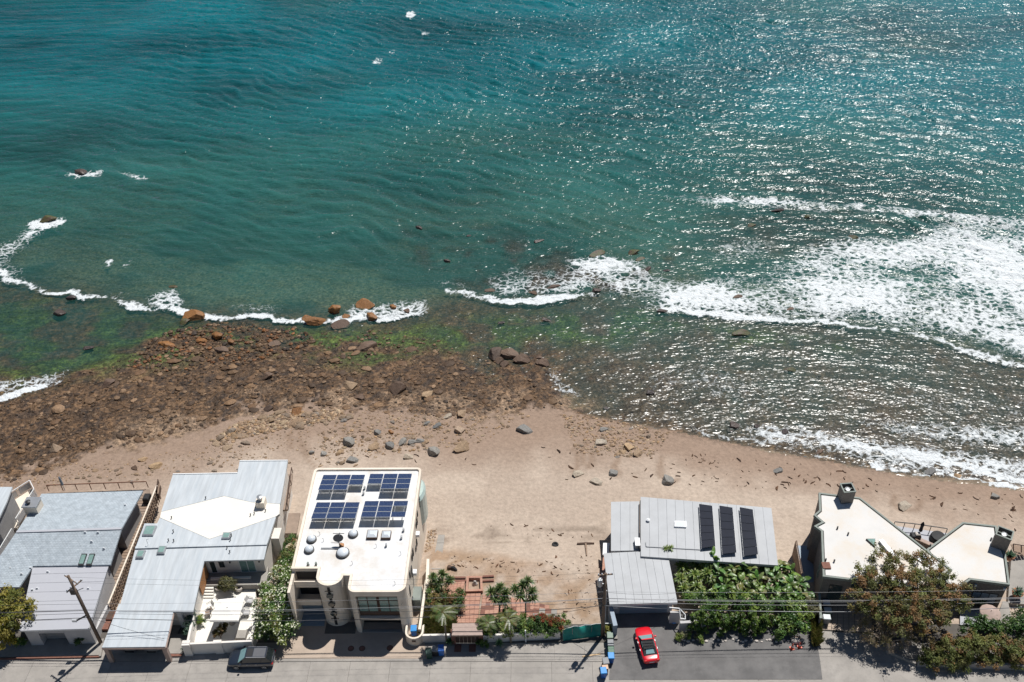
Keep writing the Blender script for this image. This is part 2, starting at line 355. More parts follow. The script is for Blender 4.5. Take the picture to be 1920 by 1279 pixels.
fpoly([(270,560),(300,545),(330,540),(345,560),(340,585),(280,580)], 1.5, .75)
fpoly([(380,560),(520,560),(600,575),(560,600),(430,592)], 4, .40)
fline([(575,604,.4),(620,600,.8),(680,592,.9),(730,600,.9),(790,590,.8),(800,570,.5)], 2.2, .95)
fpoly([(640,570),(760,560),(810,560),(800,595),(700,605),(640,600)], 2.5, .62)
fpoly([(120,328),(150,318),(195,320),(190,328),(140,335)], 1.2, .72); fpoly([(45,420),(80,408),(122,408),(110,425),(60,432)], 1.2, .85); fline([(120,412,1),(60,436,.9),(0,470,.5)], 1.6, .8)
fpoly([(210,318),(240,322),(285,332),(275,338),(250,338)], 1, .55)
fline([(840,543,.7),(880,552,.9),(930,563,1),(1000,562,1),(1060,555,.9),(1110,550,.8)], 1.5, 1.0)
fpoly([(900,520),(960,500),(1040,505),(1100,480),(1220,480),(1240,520),(1120,540),(1090,556),(930,556)], 3, .58)
fpoly([(1060,488),(1120,478),(1210,490),(1215,515),(1100,520)], 2, .74)
fpoly([(1060,520),(1130,500),(1240,505),(1300,530),(1330,575),(1260,580),(1150,560)], 5, .62); fline([(1100,552,.8),(1160,556,.6),(1220,566,.6),(1260,578,.8)], 1.2, .8)
fpoly([(140,520),(260,548),(300,575),(200,562)], 4, .40); fpoly([(760,520),(850,520),(930,545),(850,548)], 4, .42); fpoly([(1300,440),(1440,430),(1520,450),(1460,500),(1330,510)], 5, .40)
fpoly([(1120,680),(1300,660),(1500,680),(1920,720),(2300,760),(2300,850),(1700,800),(1400,800),(1200,770)], 8, .36)
fpoly([(960,440),(1010,450),(1000,480),(950,470)], 3, .4)
fpoly([(1200,580),(1290,520),(1420,500),(1500,450),(1590,440),(1700,440),(1780,400),(1920,405),(2500,450),(2500,800),(1920,680),(1750,632),(1550,606),(1400,595),(1280,585)], 5, .70)
fpoly([(1480,500),(1560,470),(1650,480),(1720,520),(1700,600),(1560,600),(1450,580)], 6, .86)
fpoly([(1780,430),(1920,430),(2400,480),(2400,640),(1920,640),(1850,560)], 6, .84)
fpoly([(1220,545),(1330,520),(1400,560),(1330,585),(1240,580)], 3, .8)
fpoly([(1800,590),(1920,610),(2300,700),(2300,790),(1920,672),(1830,640)], 4, .92)
fline([(1250,578,.8),(1320,586,1),(1400,592,1),(1480,598,.95),(1560,608,1),(1640,616,1),(1720,630,1),(1800,650,1),(1870,668,1),(1930,690,1),(2300,800,1)], 1.7, 1.0)
fline([(1250,368,.5),(1330,372,.8),(1450,378,.9),(1540,382,.8),(1640,392,.6),(1740,400,.9),(1850,412,1),(1930,420,1),(2400,470,1)], 3.4, .82)
fpoly([(1320,375),(1480,372),(1560,380),(1540,392),(1420,388)], 3, .66)
fpoly([(1480,330),(1560,335),(1640,355),(1600,362),(1520,352)], 2.5, .45)
# swash
fline([(-200,820,1),(0,744,1),(40,736,1),(75,724,.9),(112,712,.7)], 1.6, .95); fpoly([(-200,760),(0,712),(60,705),(140,690),(110,718),(0,742),(-200,800)], 2, .55)
fline([(1035,700,.6),(1050,725,.8),(1075,745,.9),(1120,765,.5)], 1.6, .75)
fline([(1180,790,.4),(1280,805,.6),(1350,822,.8),(1420,830,.7),(1480,838,.6)], 1.6, .75)
fpoly([(1380,800),(1480,790),(1560,800),(1700,830),(1920,860),(2300,880),(2300,960),(1920,905),(1700,882),(1560,850),(1440,838)], 3, .68)
fline([(1480,800,.6),(1560,820,1),(1650,840,1),(1740,858,1),(1830,878,1),(1930,895,1),(2300,930,1)], 1.2, .95)
fline([(1530,855,.7),(1620,872,.9),(1720,888,.9),(1820,898,1),(1920,908,1),(2300,940,1)], .8, .85)
fpoly([(1560,790),(1640,780),(1760,790),(1920,800),(2300,820),(2300,850),(1920,845),(1700,825)], 4, .66)
for (px, py, r, v) in ((770,28,1.8,.8),(708,115,1.8,.8),(735,98,1.2,.6),(798,62,1.5,.5),(630,110,1,.4),(715,178,1.2,.5),(207,488,1,.6),(238,493,1,.5),(500,205,.9,.4),(420,268,.9,.3),(870,165,1.,.4),(470,130,1,.4),(1180,65,1.2,.4)):
    c = W2(px, py, SEA); F = np.maximum(F, v*(1-sstep(r*.4, r*1.3, np.hypot((sx-c[0]), (sy-c[1])*.8+(nF-.5)*3)))) 
F = F*np.clip(.45+1.1*nG, 0, 1.15)
shal = 1-sstep(.12, .5, depth)

def sea_material():
    m, nt, out = new_mat('sea_water'); L = nt.links.new
    geo = nd(nt, 'ShaderNodeNewGeometry'); pos = geo.outputs['Position']
    dep = nd(nt, 'ShaderNodeAttribute', attribute_name='depth'); foam = nd(nt, 'ShaderNodeAttribute', attribute_name='foam')
    far = nd(nt, 'ShaderNodeAttribute', attribute_name='open')
    # ripples
    def noise(scale, detail, st, rough=.55, rot=.35, warp=0.):
        mp = nd(nt, 'ShaderNodeMapping'); mp.inputs['Rotation'].default_value = (0,0,rot); mp.inputs['Scale'].default_value = st; L(pos, mp.inputs[0])
        n = nd(nt, 'ShaderNodeTexNoise', i_Scale=scale, i_Detail=detail, i_Roughness=rough, i_Distortion=warp); L(mp.outputs[0], n.inputs['Vector']); return n.outputs[0]
    h1 = noise(.30, 1.5, (.42,1.,1.), .5, .30, .4); h2 = noise(1.0, 1.6, (.46,1.,1.), .5, .10, .3)
    s1 = nd(nt, 'ShaderNodeMath', operation='MULTIPLY', i_1=1.0); L(h1, s1.inputs[0])
    s2 = nd(nt, 'ShaderNodeMath', operation='MULTIPLY_ADD', i_1=.46); L(h2, s2.inputs[0]); L(s1.outputs[0], s2.inputs[2])
    h3 = noise(2.6, 1.0, (.5,1.,1.), .5, -.05, .2); s3 = nd(nt, 'ShaderNodeMath', operation='MULTIPLY_ADD', i_1=.27); L(h3, s3.inputs[0]); L(s2.outputs[0], s3.inputs[2]); s2 = s3
    bd = nd(nt, 'ShaderNodeMapRange', i_3=.48, i_4=.64); L(far.outputs['Fac'], bd.inputs[0])
    bump = nd(nt, 'ShaderNodeBump', i_Strength=1.0); L(s2.outputs[0], bump.inputs['Height']); L(bd.outputs[0], bump.inputs['Distance'])
    soft = nd(nt, 'ShaderNodeBump', i_Strength=1.); L(s2.outputs[0], soft.inputs['Height']); L(bd.outputs[0], soft.inputs['Distance'])
    # body of the water: what is scattered back, against what lies below
    k = nd(nt, 'ShaderNodeMath', operation='MULTIPLY', i_1=-.62); L(dep.outputs['Fac'], k.inputs[0])
    ex = nd(nt, 'ShaderNodeMath', operation='EXPONENT'); L(k.outputs[0], ex.inputs[0])
    op = nd(nt, 'ShaderNodeMath', operation='SUBTRACT', i_0=1.0); L(ex.outputs[0], op.inputs[1])
    n4 = noise(.035, 4., (.6,1.,1.), .55, .25); 
    c1 = nd(nt, 'ShaderNodeMix', data_type='RGBA'); c1.inputs[6].default_value = (.020,.100,.086,1); c1.inputs[7].default_value = (.002,.096,.114,1); L(far.outputs['Fac'], c1.inputs[0])
    r4 = nd(nt, 'ShaderNodeMapRange', i_1=.34, i_2=.66, i_3=.66, i_4=1.34); L(n4, r4.inputs[0])
    c2 = nd(nt, 'ShaderNodeMix', data_type='RGBA', blend_type='MULTIPLY'); c2.inputs[0].default_value = 1; cr = nd(nt, 'ShaderNodeAttribute', attribute_name='crest'); r6 = nd(nt, 'ShaderNodeMath', operation='MULTIPLY_ADD', i_1=.42); L(cr.outputs['Fac'], r6.inputs[0]); L(r4.outputs[0], r6.inputs[2]); L(c1.outputs[2], c2.inputs[6]); L(r6.outputs[0], c2.inputs[7])  # lit swell painted into the water colour: lighter at wave crests, darker in troughs
    n5 = noise(.022, 5., (.5,1.,1.), .6, .35); r5 = nd(nt, 'ShaderNodeMapRange', i_1=.52, i_2=.72, i_3=0., i_4=.55); L(n5, r5.inputs[0])
    c3 = nd(nt, 'ShaderNodeMix', data_type='RGBA'); L(r5.outputs[0], c3.inputs[0]); L(c2.outputs[2], c3.inputs[6]); c3.inputs[7].default_value = (.036,.112,.086,1); c2 = c3
    dif = nd(nt, 'ShaderNodeBsdfDiffuse'); L(c2.outputs[2], dif.inputs['Color']); L(soft.outputs[0], dif.inputs['Normal'])
    tr = nd(nt, 'ShaderNodeBsdfTransparent'); tr.inputs[0].default_value = (.93,.97,.95,1)
    body = nd(nt, 'ShaderNodeMixShader'); L(op.outputs[0], body.inputs[0]); L(tr.outputs[0], body.inputs[1]); L(dif.outputs[0], body.inputs[2])
    gl = nd(nt, 'ShaderNodeBsdfGlossy', i_Roughness=.235); L(bump.outputs[0], gl.inputs['Normal'])
    fr = nd(nt, 'ShaderNodeFresnel', i_IOR=1.333); L(bump.outputs[0], fr.inputs['Normal'])
    wat = nd(nt, 'ShaderNodeMixShader'); L(fr.outputs[0], wat.inputs[0]); L(body.outputs[0], wat.inputs[1]); L(gl.outputs[0], wat.inputs[2])
    # foam: lace of cells, closed where dense
    wv = nd(nt, 'ShaderNodeTexNoise', i_Scale=.9, i_Detail=4.0); L(pos, wv.inputs['Vector'])
    ad = nd(nt, 'ShaderNodeMix', data_type='RGBA', blend_type='LINEAR_LIGHT'); ad.inputs[0].default_value = .9; L(pos, ad.inputs[6]); L(wv.outputs['Color'], ad.inputs[7])
    mp = nd(nt, 'ShaderNodeMapping'); mp.inputs['Scale'].default_value = (.8,1.05,.01); L(ad.outputs[2], mp.inputs[0])
    vo = nd(nt, 'ShaderNodeTexVoronoi', feature='DISTANCE_TO_EDGE', i_Scale=.95); L(mp.outputs[0], vo.inputs['Vector'])
    vo2 = nd(nt, 'ShaderNodeTexVoronoi', feature='DISTANCE_TO_EDGE', i_Scale=2.6); L(mp.outputs[0], vo2.inputs['Vector'])
    v1 = nd(nt, 'ShaderNodeMapRange', i_1=0., i_2=.34, i_3=1., i_4=0.); L(vo.outputs[0], v1.inputs[0])
    v2 = nd(nt, 'ShaderNodeMapRange', i_1=0., i_2=.40, i_3=1., i_4=0.); L(vo2.outputs[0], v2.inputs[0])
    fn = nd(nt, 'ShaderNodeTexNoise', i_Scale=1.4, i_Detail=7.0, i_Roughness=.72); L(pos, fn.inputs['Vector'])
    a1 = nd(nt, 'ShaderNodeMath', operation='MULTIPLY', i_1=.50); L(v1.outputs[0], a1.inputs[0])
    a2 = nd(nt, 'ShaderNodeMath', operation='MULTIPLY_ADD', i_1=.26); L(v2.outputs[0], a2.inputs[0]); L(a1.outputs[0], a2.inputs[2])
    a3 = nd(nt, 'ShaderNodeMath', operation='MULTIPLY_ADD', i_1=.52); L(fn.outputs[0], a3.inputs[0]); L(a2.outputs[0], a3.inputs[2])
    a4 = nd(nt, 'ShaderNodeMath', operation='MULTIPLY_ADD', i_1=1.15); L(foam.outputs['Fac'], a4.inputs[0]); L(a3.outputs[0], a4.inputs[2])
    fm = nd(nt, 'ShaderNodeMapRange', i_1=1.31, i_2=1.66, i_3=0., i_4=.96); L(a4.outputs[0], fm.inputs[0])
    lo = nd(nt, 'ShaderNodeMapRange', i_1=.02, i_2=.12, i_3=0., i_4=1.); L(foam.outputs['Fac'], lo.inputs[0])
    ff = nd(nt, 'ShaderNodeMath', operation='MULTIPLY'); L(fm.outputs[0], ff.inputs[0]); L(lo.outputs[0], ff.inputs[1])
    fd = nd(nt, 'ShaderNodeBsdfDiffuse'); fd.inputs[0].default_value = (.68,.71,.72,1); 
    fb = nd(nt, 'ShaderNodeBump', i_Strength=1.0, i_Distance=.25); L(a3.outputs[0], fb.inputs['Height']); L(fb.outputs[0], fd.inputs['Normal'])
    fin = nd(nt, 'ShaderNodeMixShader'); L(ff.outputs[0], fin.inputs[0]); L(wat.outputs[0], fin.inputs[1]); L(fd.outputs[0], fin.inputs[2])
    L(fin.outputs[0], out.inputs[0]); return m
keep = (depth > -.15) | (F > .1)
fk = keep[WQ].any(axis=1); WQ = WQ[fk]
used = np.unique(WQ); remap = -np.ones(len(sx), np.int64); remap[used] = np.arange(len(used))
# the swash runs up the sand as a thin film
wz2 = np.where(depth < .03, np.minimum(bed+.035*(F > .08) - .02*(F <= .08), SEA+.9), wz)
me = raw_mesh('sea', np.stack([sx, sy, wz2], 1)[used], remap[WQ], sea_material())
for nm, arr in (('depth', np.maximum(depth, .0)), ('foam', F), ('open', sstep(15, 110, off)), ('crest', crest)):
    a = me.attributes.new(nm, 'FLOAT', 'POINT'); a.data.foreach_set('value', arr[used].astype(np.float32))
tag(link('sea', me), kind='structure')
# ================================================================== materials for built things
M = {}
M['concrete'] = pm('concrete', (.30,.278,.25), .85, .10, .8, bump=.01, bscale=25, stain=(.20,.185,.165), stain_amt=.5, stain_scale=.7)
M['slab'] = pm('road_concrete', (.315,.29,.262), .88, .12, .35, bump=.012, bscale=30, stain=(.21,.195,.18), stain_amt=.55, stain_scale=.9)
M['joint'] = pm('joint_dirt', (.10,.09,.08), .95)
M['asphalt'] = pm('asphalt', (.125,.12,.117), .9, .18, .6, bump=.01, bscale=40, stain=(.19,.182,.175), stain_amt=.6, stain_scale=.45)
M['tan_concrete'] = pm('tan_forecourt', (.42,.335,.265), .85, .09, .6, bump=.008, bscale=30, stain=(.30,.24,.19), stain_amt=.45)
M['white_wall'] = pm('white_stucco', (.72,.68,.63), .8, .05, .7, bump=.006, bscale=30, stain=(.55,.47,.38), stain_amt=.3, stain_scale=.5)
M['cream'] = pm('cream_stucco', (.74,.655,.55), .8, .05, .6, bump=.006, bscale=30, stain=(.56,.44,.32), stain_amt=.4, stain_scale=.45)
M['roof_white'] = pm('white_roof_coating', (.68,.68,.675), .75, .05, .5, bump=.012, bscale=6, stain=(.50,.42,.33), stain_amt=.6, stain_scale=.30)
M['roof_warm'] = pm('warm_white_roof', (.62,.605,.58), .8, .05, .5, bump=.01, bscale=8, stain=(.56,.46,.34), stain_amt=.6, stain_scale=.25)
M['diamond'] = pm('cream_roof_membrane', (.72,.69,.63), .8, .04, .5, bump=.006, bscale=8)
M['metal_roof'] = pm('light_metal_roof', (.485,.515,.535), .42, .15, 1.6, metallic=.0, spec=.5, bump=.02, bscale=1.1, stretch=(1.6,.16,1.), stain=(.42,.47,.51), stain_amt=.5, stain_scale=1.2)
M['flat_roof'] = pm('lavender_roof', (.40,.405,.435), .8, .06, .5, bump=.005, stain=(.33,.33,.36), stain_amt=.5)
M['grey_roof'] = pm('grey_roof_panel', (.42,.43,.44), .7, .06, .5, bump=.004, stain=(.35,.355,.36), stain_amt=.5, stain_scale=.35)
M['pipe'] = pm('grey_pipe', (.30,.31,.32), .6, .05)
M['trim'] = pm('white_trim', (.72,.73,.73), .6, .04)
M['steel'] = pm('galvanised_steel', (.42,.43,.44), .4, .08, metallic=.6)
M['dark'] = pm('dark_metal', (.03,.03,.032), .55, .1)
M['wood'] = pm('weathered_boards', (.25,.175,.125), .85, .22, 2.0, bump=.004, stretch=(1,6,1))
M['deckwood'] = pm('grey_brown_decking', (.26,.195,.15), .85, .2, 1.6, bump=.004)
M['darkwood'] = pm('dark_brown_timber', (.085,.05,.035), .8, .2, 3.)
M['rail_rust'] = pm('rust_brown_rail', (.16,.075,.045), .8, .25, 3.)
M['beam'] = pm('pinkish_timber', (.36,.27,.23), .8, .1, 3.)
M['cedar'] = pm('cedar_cladding', (.42,.20,.085), .6, .15, 3.)
M['grey_wall'] = pm('grey_siding', (.30,.29,.285), .8, .08, 1.)
M['lgrey_wall'] = pm('pale_grey_stucco', (.46,.45,.45), .8, .06, 1.)
M['dark_wall'] = pm('dark_taupe_shingle', (.150,.135,.122), .85, .2, 5., bump=.02, bscale=9)
M['green_trim'] = pm('sage_copper_trim', (.20,.225,.20), .7, .1)
M['glass'] = pm('window_glass', (.035,.05,.05), .06, .05, spec=.8)
M['green_glass'] = pm('green_window_glass', (.20,.31,.28), .12, .15, 3., spec=.8)
M['black'] = pm('black_void', (.012,.012,.014), .7)
M['blue_door'] = pm('blue_grey_garage', (.20,.26,.32), .5, .06)
M['brick'] = pm('terracotta_paving', (.39,.205,.145), .85, .2, 4., stain=(.48,.30,.22), stain_amt=.5, stain_scale=.6)
M['brickdark'] = pm('dark_brick', (.19,.085,.06), .85, .2, 4.)
M['white_plastic'] = pm('white_plastic', (.75,.76,.77), .4, .03)
M['dome'] = pm('skylight_dome', (.62,.66,.70), .22, .03, spec=.6)
M['awning'] = pm('white_canvas', (.76,.73,.68), .8, .04)
M['terracotta'] = pm('terracotta_pot', (.42,.20,.11), .8, .15, 4.)
M['pale_glass'] = pm('pale_glass', (.42,.52,.49), .12, .1, 3.)
M['pot'] = pm('pale_pot', (.50,.45,.40), .8, .1, 4.)

def shingle_material():
    m, nt, out = new_mat('blue_grey_shingles'); L = nt.links.new
    p = nd(nt, 'ShaderNodeBsdfPrincipled', i_Roughness=.85); L(p.outputs[0], out.inputs[0])
    geo = nd(nt, 'ShaderNodeNewGeometry')
    br = nd(nt, 'ShaderNodeTexBrick', i_Scale=1.0, i_Mortar_Size=.012, i_Bias=0., i_Brick_Width=.36, i_Row_Height=.2)
    br.inputs['Color1'].default_value = (.34,.385,.42,1); br.inputs['Color2'].default_value = (.40,.445,.48,1); br.inputs['Mortar'].default_value = (.25,.285,.315,1)
    L(geo.outputs['Position'], br.inputs['Vector'])
    n = nd(nt, 'ShaderNodeTexNoise', i_Scale=1.8, i_Detail=6.0); L(geo.outputs['Position'], n.inputs['Vector'])
    r = nd(nt, 'ShaderNodeMapRange', i_1=.3, i_2=.7, i_3=.86, i_4=1.14); L(n.outputs[0], r.inputs[0])
    mx = nd(nt, 'ShaderNodeMix', data_type='RGBA', blend_type='MULTIPLY'); mx.inputs[0].default_value = 1; L(br.outputs[0], mx.inputs[6]); L(r.outputs[0], mx.inputs[7]); L(mx.outputs[2], p.inputs['Base Color'])
    b = nd(nt, 'ShaderNodeBump', i_Strength=.6, i_Distance=.02); L(br.outputs['Fac'], b.inputs['Height']); b.invert = True; L(b.outputs[0], p.inputs['Normal'])
    return m
M['shingle'] = shingle_material()
def panel_material():
    # photovoltaic cells: fine lines on dark blue, under glass
    m, nt, out = new_mat('solar_cells'); L = nt.links.new
    p = nd(nt, 'ShaderNodeBsdfPrincipled', i_Roughness=.12); L(p.outputs[0], out.inputs[0])
    tc = nd(nt, 'ShaderNodeTexCoord')
    br = nd(nt, 'ShaderNodeTexBrick', i_Scale=1.0, i_Mortar_Size=.009, i_Brick_Width=.158, i_Row_Height=.158, offset=0.0)
    br.inputs['Color1'].default_value = (.010,.022,.068,1); br.inputs['Color2'].default_value = (.016,.032,.092,1); br.inputs['Mortar'].default_value = (.10,.13,.20,1)
    L(tc.outputs['Object'], br.inputs['Vector']); L(br.outputs[0], p.inputs['Base Color']); p.inputs['Specular IOR Level'].default_value = .5
    return m
M['cells'] = panel_material()
M['thermal'] = pm('dark_solar_mat', (.010,.013,.024), .6, .15, 2., spec=.15)

# ------------------------------------------------------------------ geometry helpers
def L3(pts, z): return [W(a, b, z) for a, b in pts]
def offset(poly, d):
    # shrink (d > 0) a polygon of (x, y)
    n = len(poly); a = sum(poly[i][0]*poly[(i+1)%n][1]-poly[(i+1)%n][0]*poly[i][1] for i in range(n)); s = 1 if a > 0 else -1
    out = []
    for i in range(n):
        p0, p1, p2 = (Vector(poly[(i+k)%n][:2]) for k in (-1,0,1))
        e0 = (p1-p0).normalized(); e1 = (p2-p1).normalized(); n0 = Vector((-e0.y, e0.x))*s; n1 = Vector((-e1.y, e1.x))*s
        b = n0+n1; b = b/max(b.dot(b)/2, .25); out.append(tuple(p1+b*d))
    return out
def lerp(a, b, t): return tuple(a[i]+(b[i]-a[i])*t for i in range(len(a)))
def strips(a, b, c, d, n, gap, th, mat, parent, name='roof_panel', jitter=0.0):
    # quad a-b-c-d (a->b along the far eave, d->c the near one) cut into n strips, each a piece of its own
    for k in range(n):
        t0, t1 = k/n, (k+1)/n; w = max(Vector(a).__sub__(Vector(b)).length, .1); g = gap/w/2
        q = [lerp(a,b,t0+g), lerp(a,b,t1-g), lerp(d,c,t1-g), lerp(d,c,t0+g)]
        if jitter: j = rnd.uniform(-jitter, jitter); q = [(p[0],p[1],p[2]+j) for p in q]
        MB().slab(q, th).build(name, mat, parent)
def boards(a, b, c, d, n, gap, th, mat, parent, name='board'): strips(a, b, c, d, n, gap, th, mat, parent, name, .004)
def face_quad(mb, o, u, v, x0, x1, y0, y1, th):
    # a thin box on a wall: o origin, u across, v up, sticking out along u x v
    o, u, v = Vector(o), Vector(u).normalized(), Vector(v).normalized(); n = u.cross(v)
    q = [o+u*x0+v*y0, o+u*x1+v*y0, o+u*x1+v*y1, o+u*x0+v*y1]
    return mb.add([p-n*.05 for p in q]+[p+n*th for p in q], [(3,2,1,0),(4,5,6,7),(0,1,5,4),(1,2,6,5),(2,3,7,6),(3,0,4,7)])
def window(parent, o, u, x0, x1, z0, z1, glass=None, frame=None, cols=1, rows=1, fw=.06, name='window'):
    # o: a point of the wall at height 0, u: direction along the wall seen from outside, left to right
    v = (0,0,1); fr = MB()
    face_quad(fr, o, u, v, x0-fw, x1+fw, z1, z1+fw, .05); face_quad(fr, o, u, v, x0-fw, x1+fw, z0-fw, z0, .05)
    face_quad(fr, o, u, v, x0-fw, x0, z0, z1, .05); face_quad(fr, o, u, v, x1, x1+fw, z0, z1, .05)
    for k in range(1, cols): x = x0+(x1-x0)*k/cols; face_quad(fr, o, u, v, x-fw/2, x+fw/2, z0, z1, .045)
    for k in range(1, rows): z = z0+(z1-z0)*k/rows; face_quad(fr, o, u, v, x0, x1, z-fw/2, z+fw/2, .04)
    f = fr.build(name, frame or M['dark'], parent)
    for i in range(cols):
        for j in range(rows):
            g = fw/2+.004; g0 = .004
            xa = x0+(x1-x0)*i/cols+(g if i else g0); xb = x0+(x1-x0)*(i+1)/cols-(g if i < cols-1 else g0)
            za = z0+(z1-z0)*j/rows+(g if j else g0); zb = z0+(z1-z0)*(j+1)/rows-(g if j < rows-1 else g0)
            face_quad(MB(), o, u, v, xa, xb, za, zb, .02).build('pane', glass or M['glass'], f)
    return f

# ================================================================== road, forecourts, drives
road = tag(MB().box(-220, 220, 38, 60.9, -.30, -.06).build('road', M['joint']), kind='structure')
_rows = [(42.0, 46.2), (46.2, 50.2), (50.2, 53.75), (53.75, 56.35)]
for r_, (y0, y1) in enumerate(_rows):
    w = 4.1; n = 34
    for k in range(n):
        x0 = -70+k*w+(r_%2)*1.3; z = rnd.uniform(-.004, .004)
        MB().box(x0+.012, x0+w-.012, y0+.012, y1-.012, -.2, z).build('slab', M['slab'], road)
MB().box(-220, -68.7, 42, 56.35, -.2, -.004).build('slab', M['slab'], road); MB().box(71, 220, 42, 56.35, -.2, -.004).build('slab', M['slab'], road)
MB().box(-220, 220, 10, 41.9, -.2, -.01).build('slab', M['asphalt'], road)
# verge strip in front of the lots
verge = tag(MB().box(-220, 220, 56.37, 58.6, -.28, -.02).build('pavement', M['concrete']), kind='structure')
for k in range(40):
    x0 = -70+k*3.1
    MB().box(x0+.01, x0+3.09, 56.40, 58.2, -.015, .012+rnd.uniform(-.003,.003)).build('slab', M['slab'], verge)
# raised forecourt of the grey shingled house with its brown kerb face
fc = thing('forecourt', 'raised concrete forecourt with a red brown kerb, in front of the grey shingled house', 'forecourt', W(95,1222,0))
P = [W2(-120,1236), W2(186,1230), W2(192,1200), W2(-120,1200)]
MB().prism(P, -.1, .16).build('paving', M['concrete'], fc)
a, b = W(-120,1238,.0), W(188,1232,.0)
MB().bar((a[0],a[1]-.05,.08), (b[0],b[1]-.05,.08), .14, .2).build('kerb_face', M['brickdark'], fc)
MB().bar((b[0]+.05,b[1]-.05,.12), (*W2(194,1200),.12), .22, .26).build('kerb', M['concrete'], fc)
# tan forecourt of the white building
MB().prism([W2(505,1236), W2(796,1236), W2(790,1176), W2(560,1165)], -.05, .035)
tan = tag(MB().prism([W2(508,1235), W2(800,1235), W2(792,1170), W2(556,1158)], -.15, .03).build('tan_forecourt', M['tan_concrete']), kind='structure')
for k in range(6):
    t0, t1 = k/6, (k+1)/6
    q = [lerp(W(508,1235,.036),W(800,1235,.036),t0), lerp(W(508,1235,.036),W(800,1235,.036),t1), lerp(W(524,1216,.036),W(795,1216,.036),t1), lerp(W(524,1216,.036),W(795,1216,.036),t0)]
    q = [(p[0]+(.012 if i in (0,3) else -.012), p[1]+(.012 if i < 2 else -.012), p[2]) for i, p in enumerate(q)]
    MB().slab(q, .03).build('slab', M['tan_concrete'], tan)
for i, (px, py, nm) in enumerate(((658,1216,'left of the pair'),(679,1216,'right of the pair'),(731,1215,''))):
    c = W(px, py, .04); lab = ['round brown utility cover in the tan forecourt, leftmost of three', 'round brown utility cover in the tan forecourt, middle of three', 'round brown utility cover in the tan forecourt, rightmost, set apart'][i]
    t = thing('utility_cover', lab, 'manhole', c, 0, 'utility covers in the forecourt')
    MB().lathe([(.33,-.02),(.33,.012),(.27,.014)], (0,0,0), 20).build('rim', M['darkwood'], t, local=True)
    MB().lathe([(.26,-.02),(.26,.02)], (0,0,0), 20).build('lid', M['brickdark'], t, local=True)
# asphalt drive of the grey roofed house
drive = tag(MB().prism([W2(1142,1275), W2(1542,1274), W2(1536,1228), W2(1528,1185), W2(1268,1150), W2(1150,1150)], -.1, .022).build('asphalt_drive', M['asphalt']), kind='structure')
a, b = W(1142,1277,0), W(1546,1277,0)
kerb = tag(MB().box(a[0], b[0], a[1]-.3, a[1]-.02, -.1, .03).build('kerb', M['concrete']), kind='structure')
# drive of the dark house: concrete, then a grid of brick pavers
dd = tag(MB().prism([W2(1542,1300), W2(1660,1300), W2(1640,1190), W2(1536,1183)], -.1, .016).build('concrete_drive', M['slab']), kind='structure')
pv = tag(MB().prism([W2(1536,1181), W2(1640,1188), W2(1640,1125), W2(1540,1125)], -.1, .012).build('paver_court', M['joint']), kind='structure')
q = [W(1537,1180,.03), W(1636,1186,.03), W(1632,1128,.03), W(1541,1128,.03)]
for i in range(9):
    for j in range(9):
        f = lambda u, v: lerp(lerp(q[0],q[1],u), lerp(q[3],q[2],u), v)
        u0, u1, v0, v1 = i/9+.004, (i+1)/9-.004, j/9+.004, (j+1)/9-.004
        MB().slab([f(u0,v0), f(u1,v0), f(u1,v1), f(u0,v1)], .03).build('paver', M['tan_concrete'], pv)
# low crusty bank behind the lots keeps the houses' ground level near the road
# ================================================================== HOUSE 0: at the left edge, white decks
h = thing('beach_house', 'white beach house with glazed deck railings at the left edge of the picture', 'house', W(-40,1000,-2))
MB().slab(L3([(-130,914),(23,913),(12,942),(-8,984),(-130,984)], 5.0), .22).build('roof', M['metal_roof'], h)
MB().prism(offset([W2(*p,5.0) for p in [(-130,914),(23,913),(12,942),(-8,984),(-130,984)]], .25), -3, 4.75).build('wall', M['grey_wall'], h)
dk = MB().slab([W(10,948,1.2), W(60,915,1.2), W(69,930,1.2), W(32,990,1.2), W(14,990,1.2)], .25).build('deck', M['cream'], h)
def railing(parent, pts, hgt, npost, mat, panel=None, r=.05, name='railing'):
    top = MB()
    for k in range(len(pts)-1):
        a, b = Vector(pts[k]), Vector(pts[k+1]); up = Vector((0,0,hgt)); top.bar(a+up, b+up, r*1.6, r*1.6)
    rl = top.build(name, mat, parent)
    for k in range(len(pts)-1):
        a, b = Vector(pts[k]), Vector(pts[k+1])
        for i in range(npost+1):
            if k and i == 0: continue
            p = a.lerp(b, i/npost); MB().bar(p, p+Vector((0,0,hgt-r*.8)), r*1.2, r*1.2).build('post', mat, rl)
        if panel:
            for i in range(npost):
                p, q = a.lerp(b, (i+.08)/npost), a.lerp(b, (i+.92)/npost)
                MB().bar(p+Vector((0,0,hgt*.48)), q+Vector((0,0,hgt*.48)), .03, hgt*.72).build('panel', panel, rl)
    return rl
railing(h, [W(12,946,1.2), W(62,914,1.2), W(70,930,1.2), W(36,986,1.2)], 1.25, 2, M['trim'], M['lgrey_wall'])
MB().slab([W(-60,1075,1.0), W(2,1060,1.0), W(26,1004,1.0), W(-20,1000,1.0)], .3).build('deck', M['lgrey_wall'], h)
railing(h, [W(-30,1075,1.0), W(-8,1063,1.0), W(28,1003,1.0)], 1.1, 4, M['trim'], M['lgrey_wall'])
MB().prism([W2(-60,1075,.7), W2(0,1062,.7), W2(26,1006,.7), W2(-20,1000,.7)], -2, .7).build('deck_wall', M['grey_wall'], h)

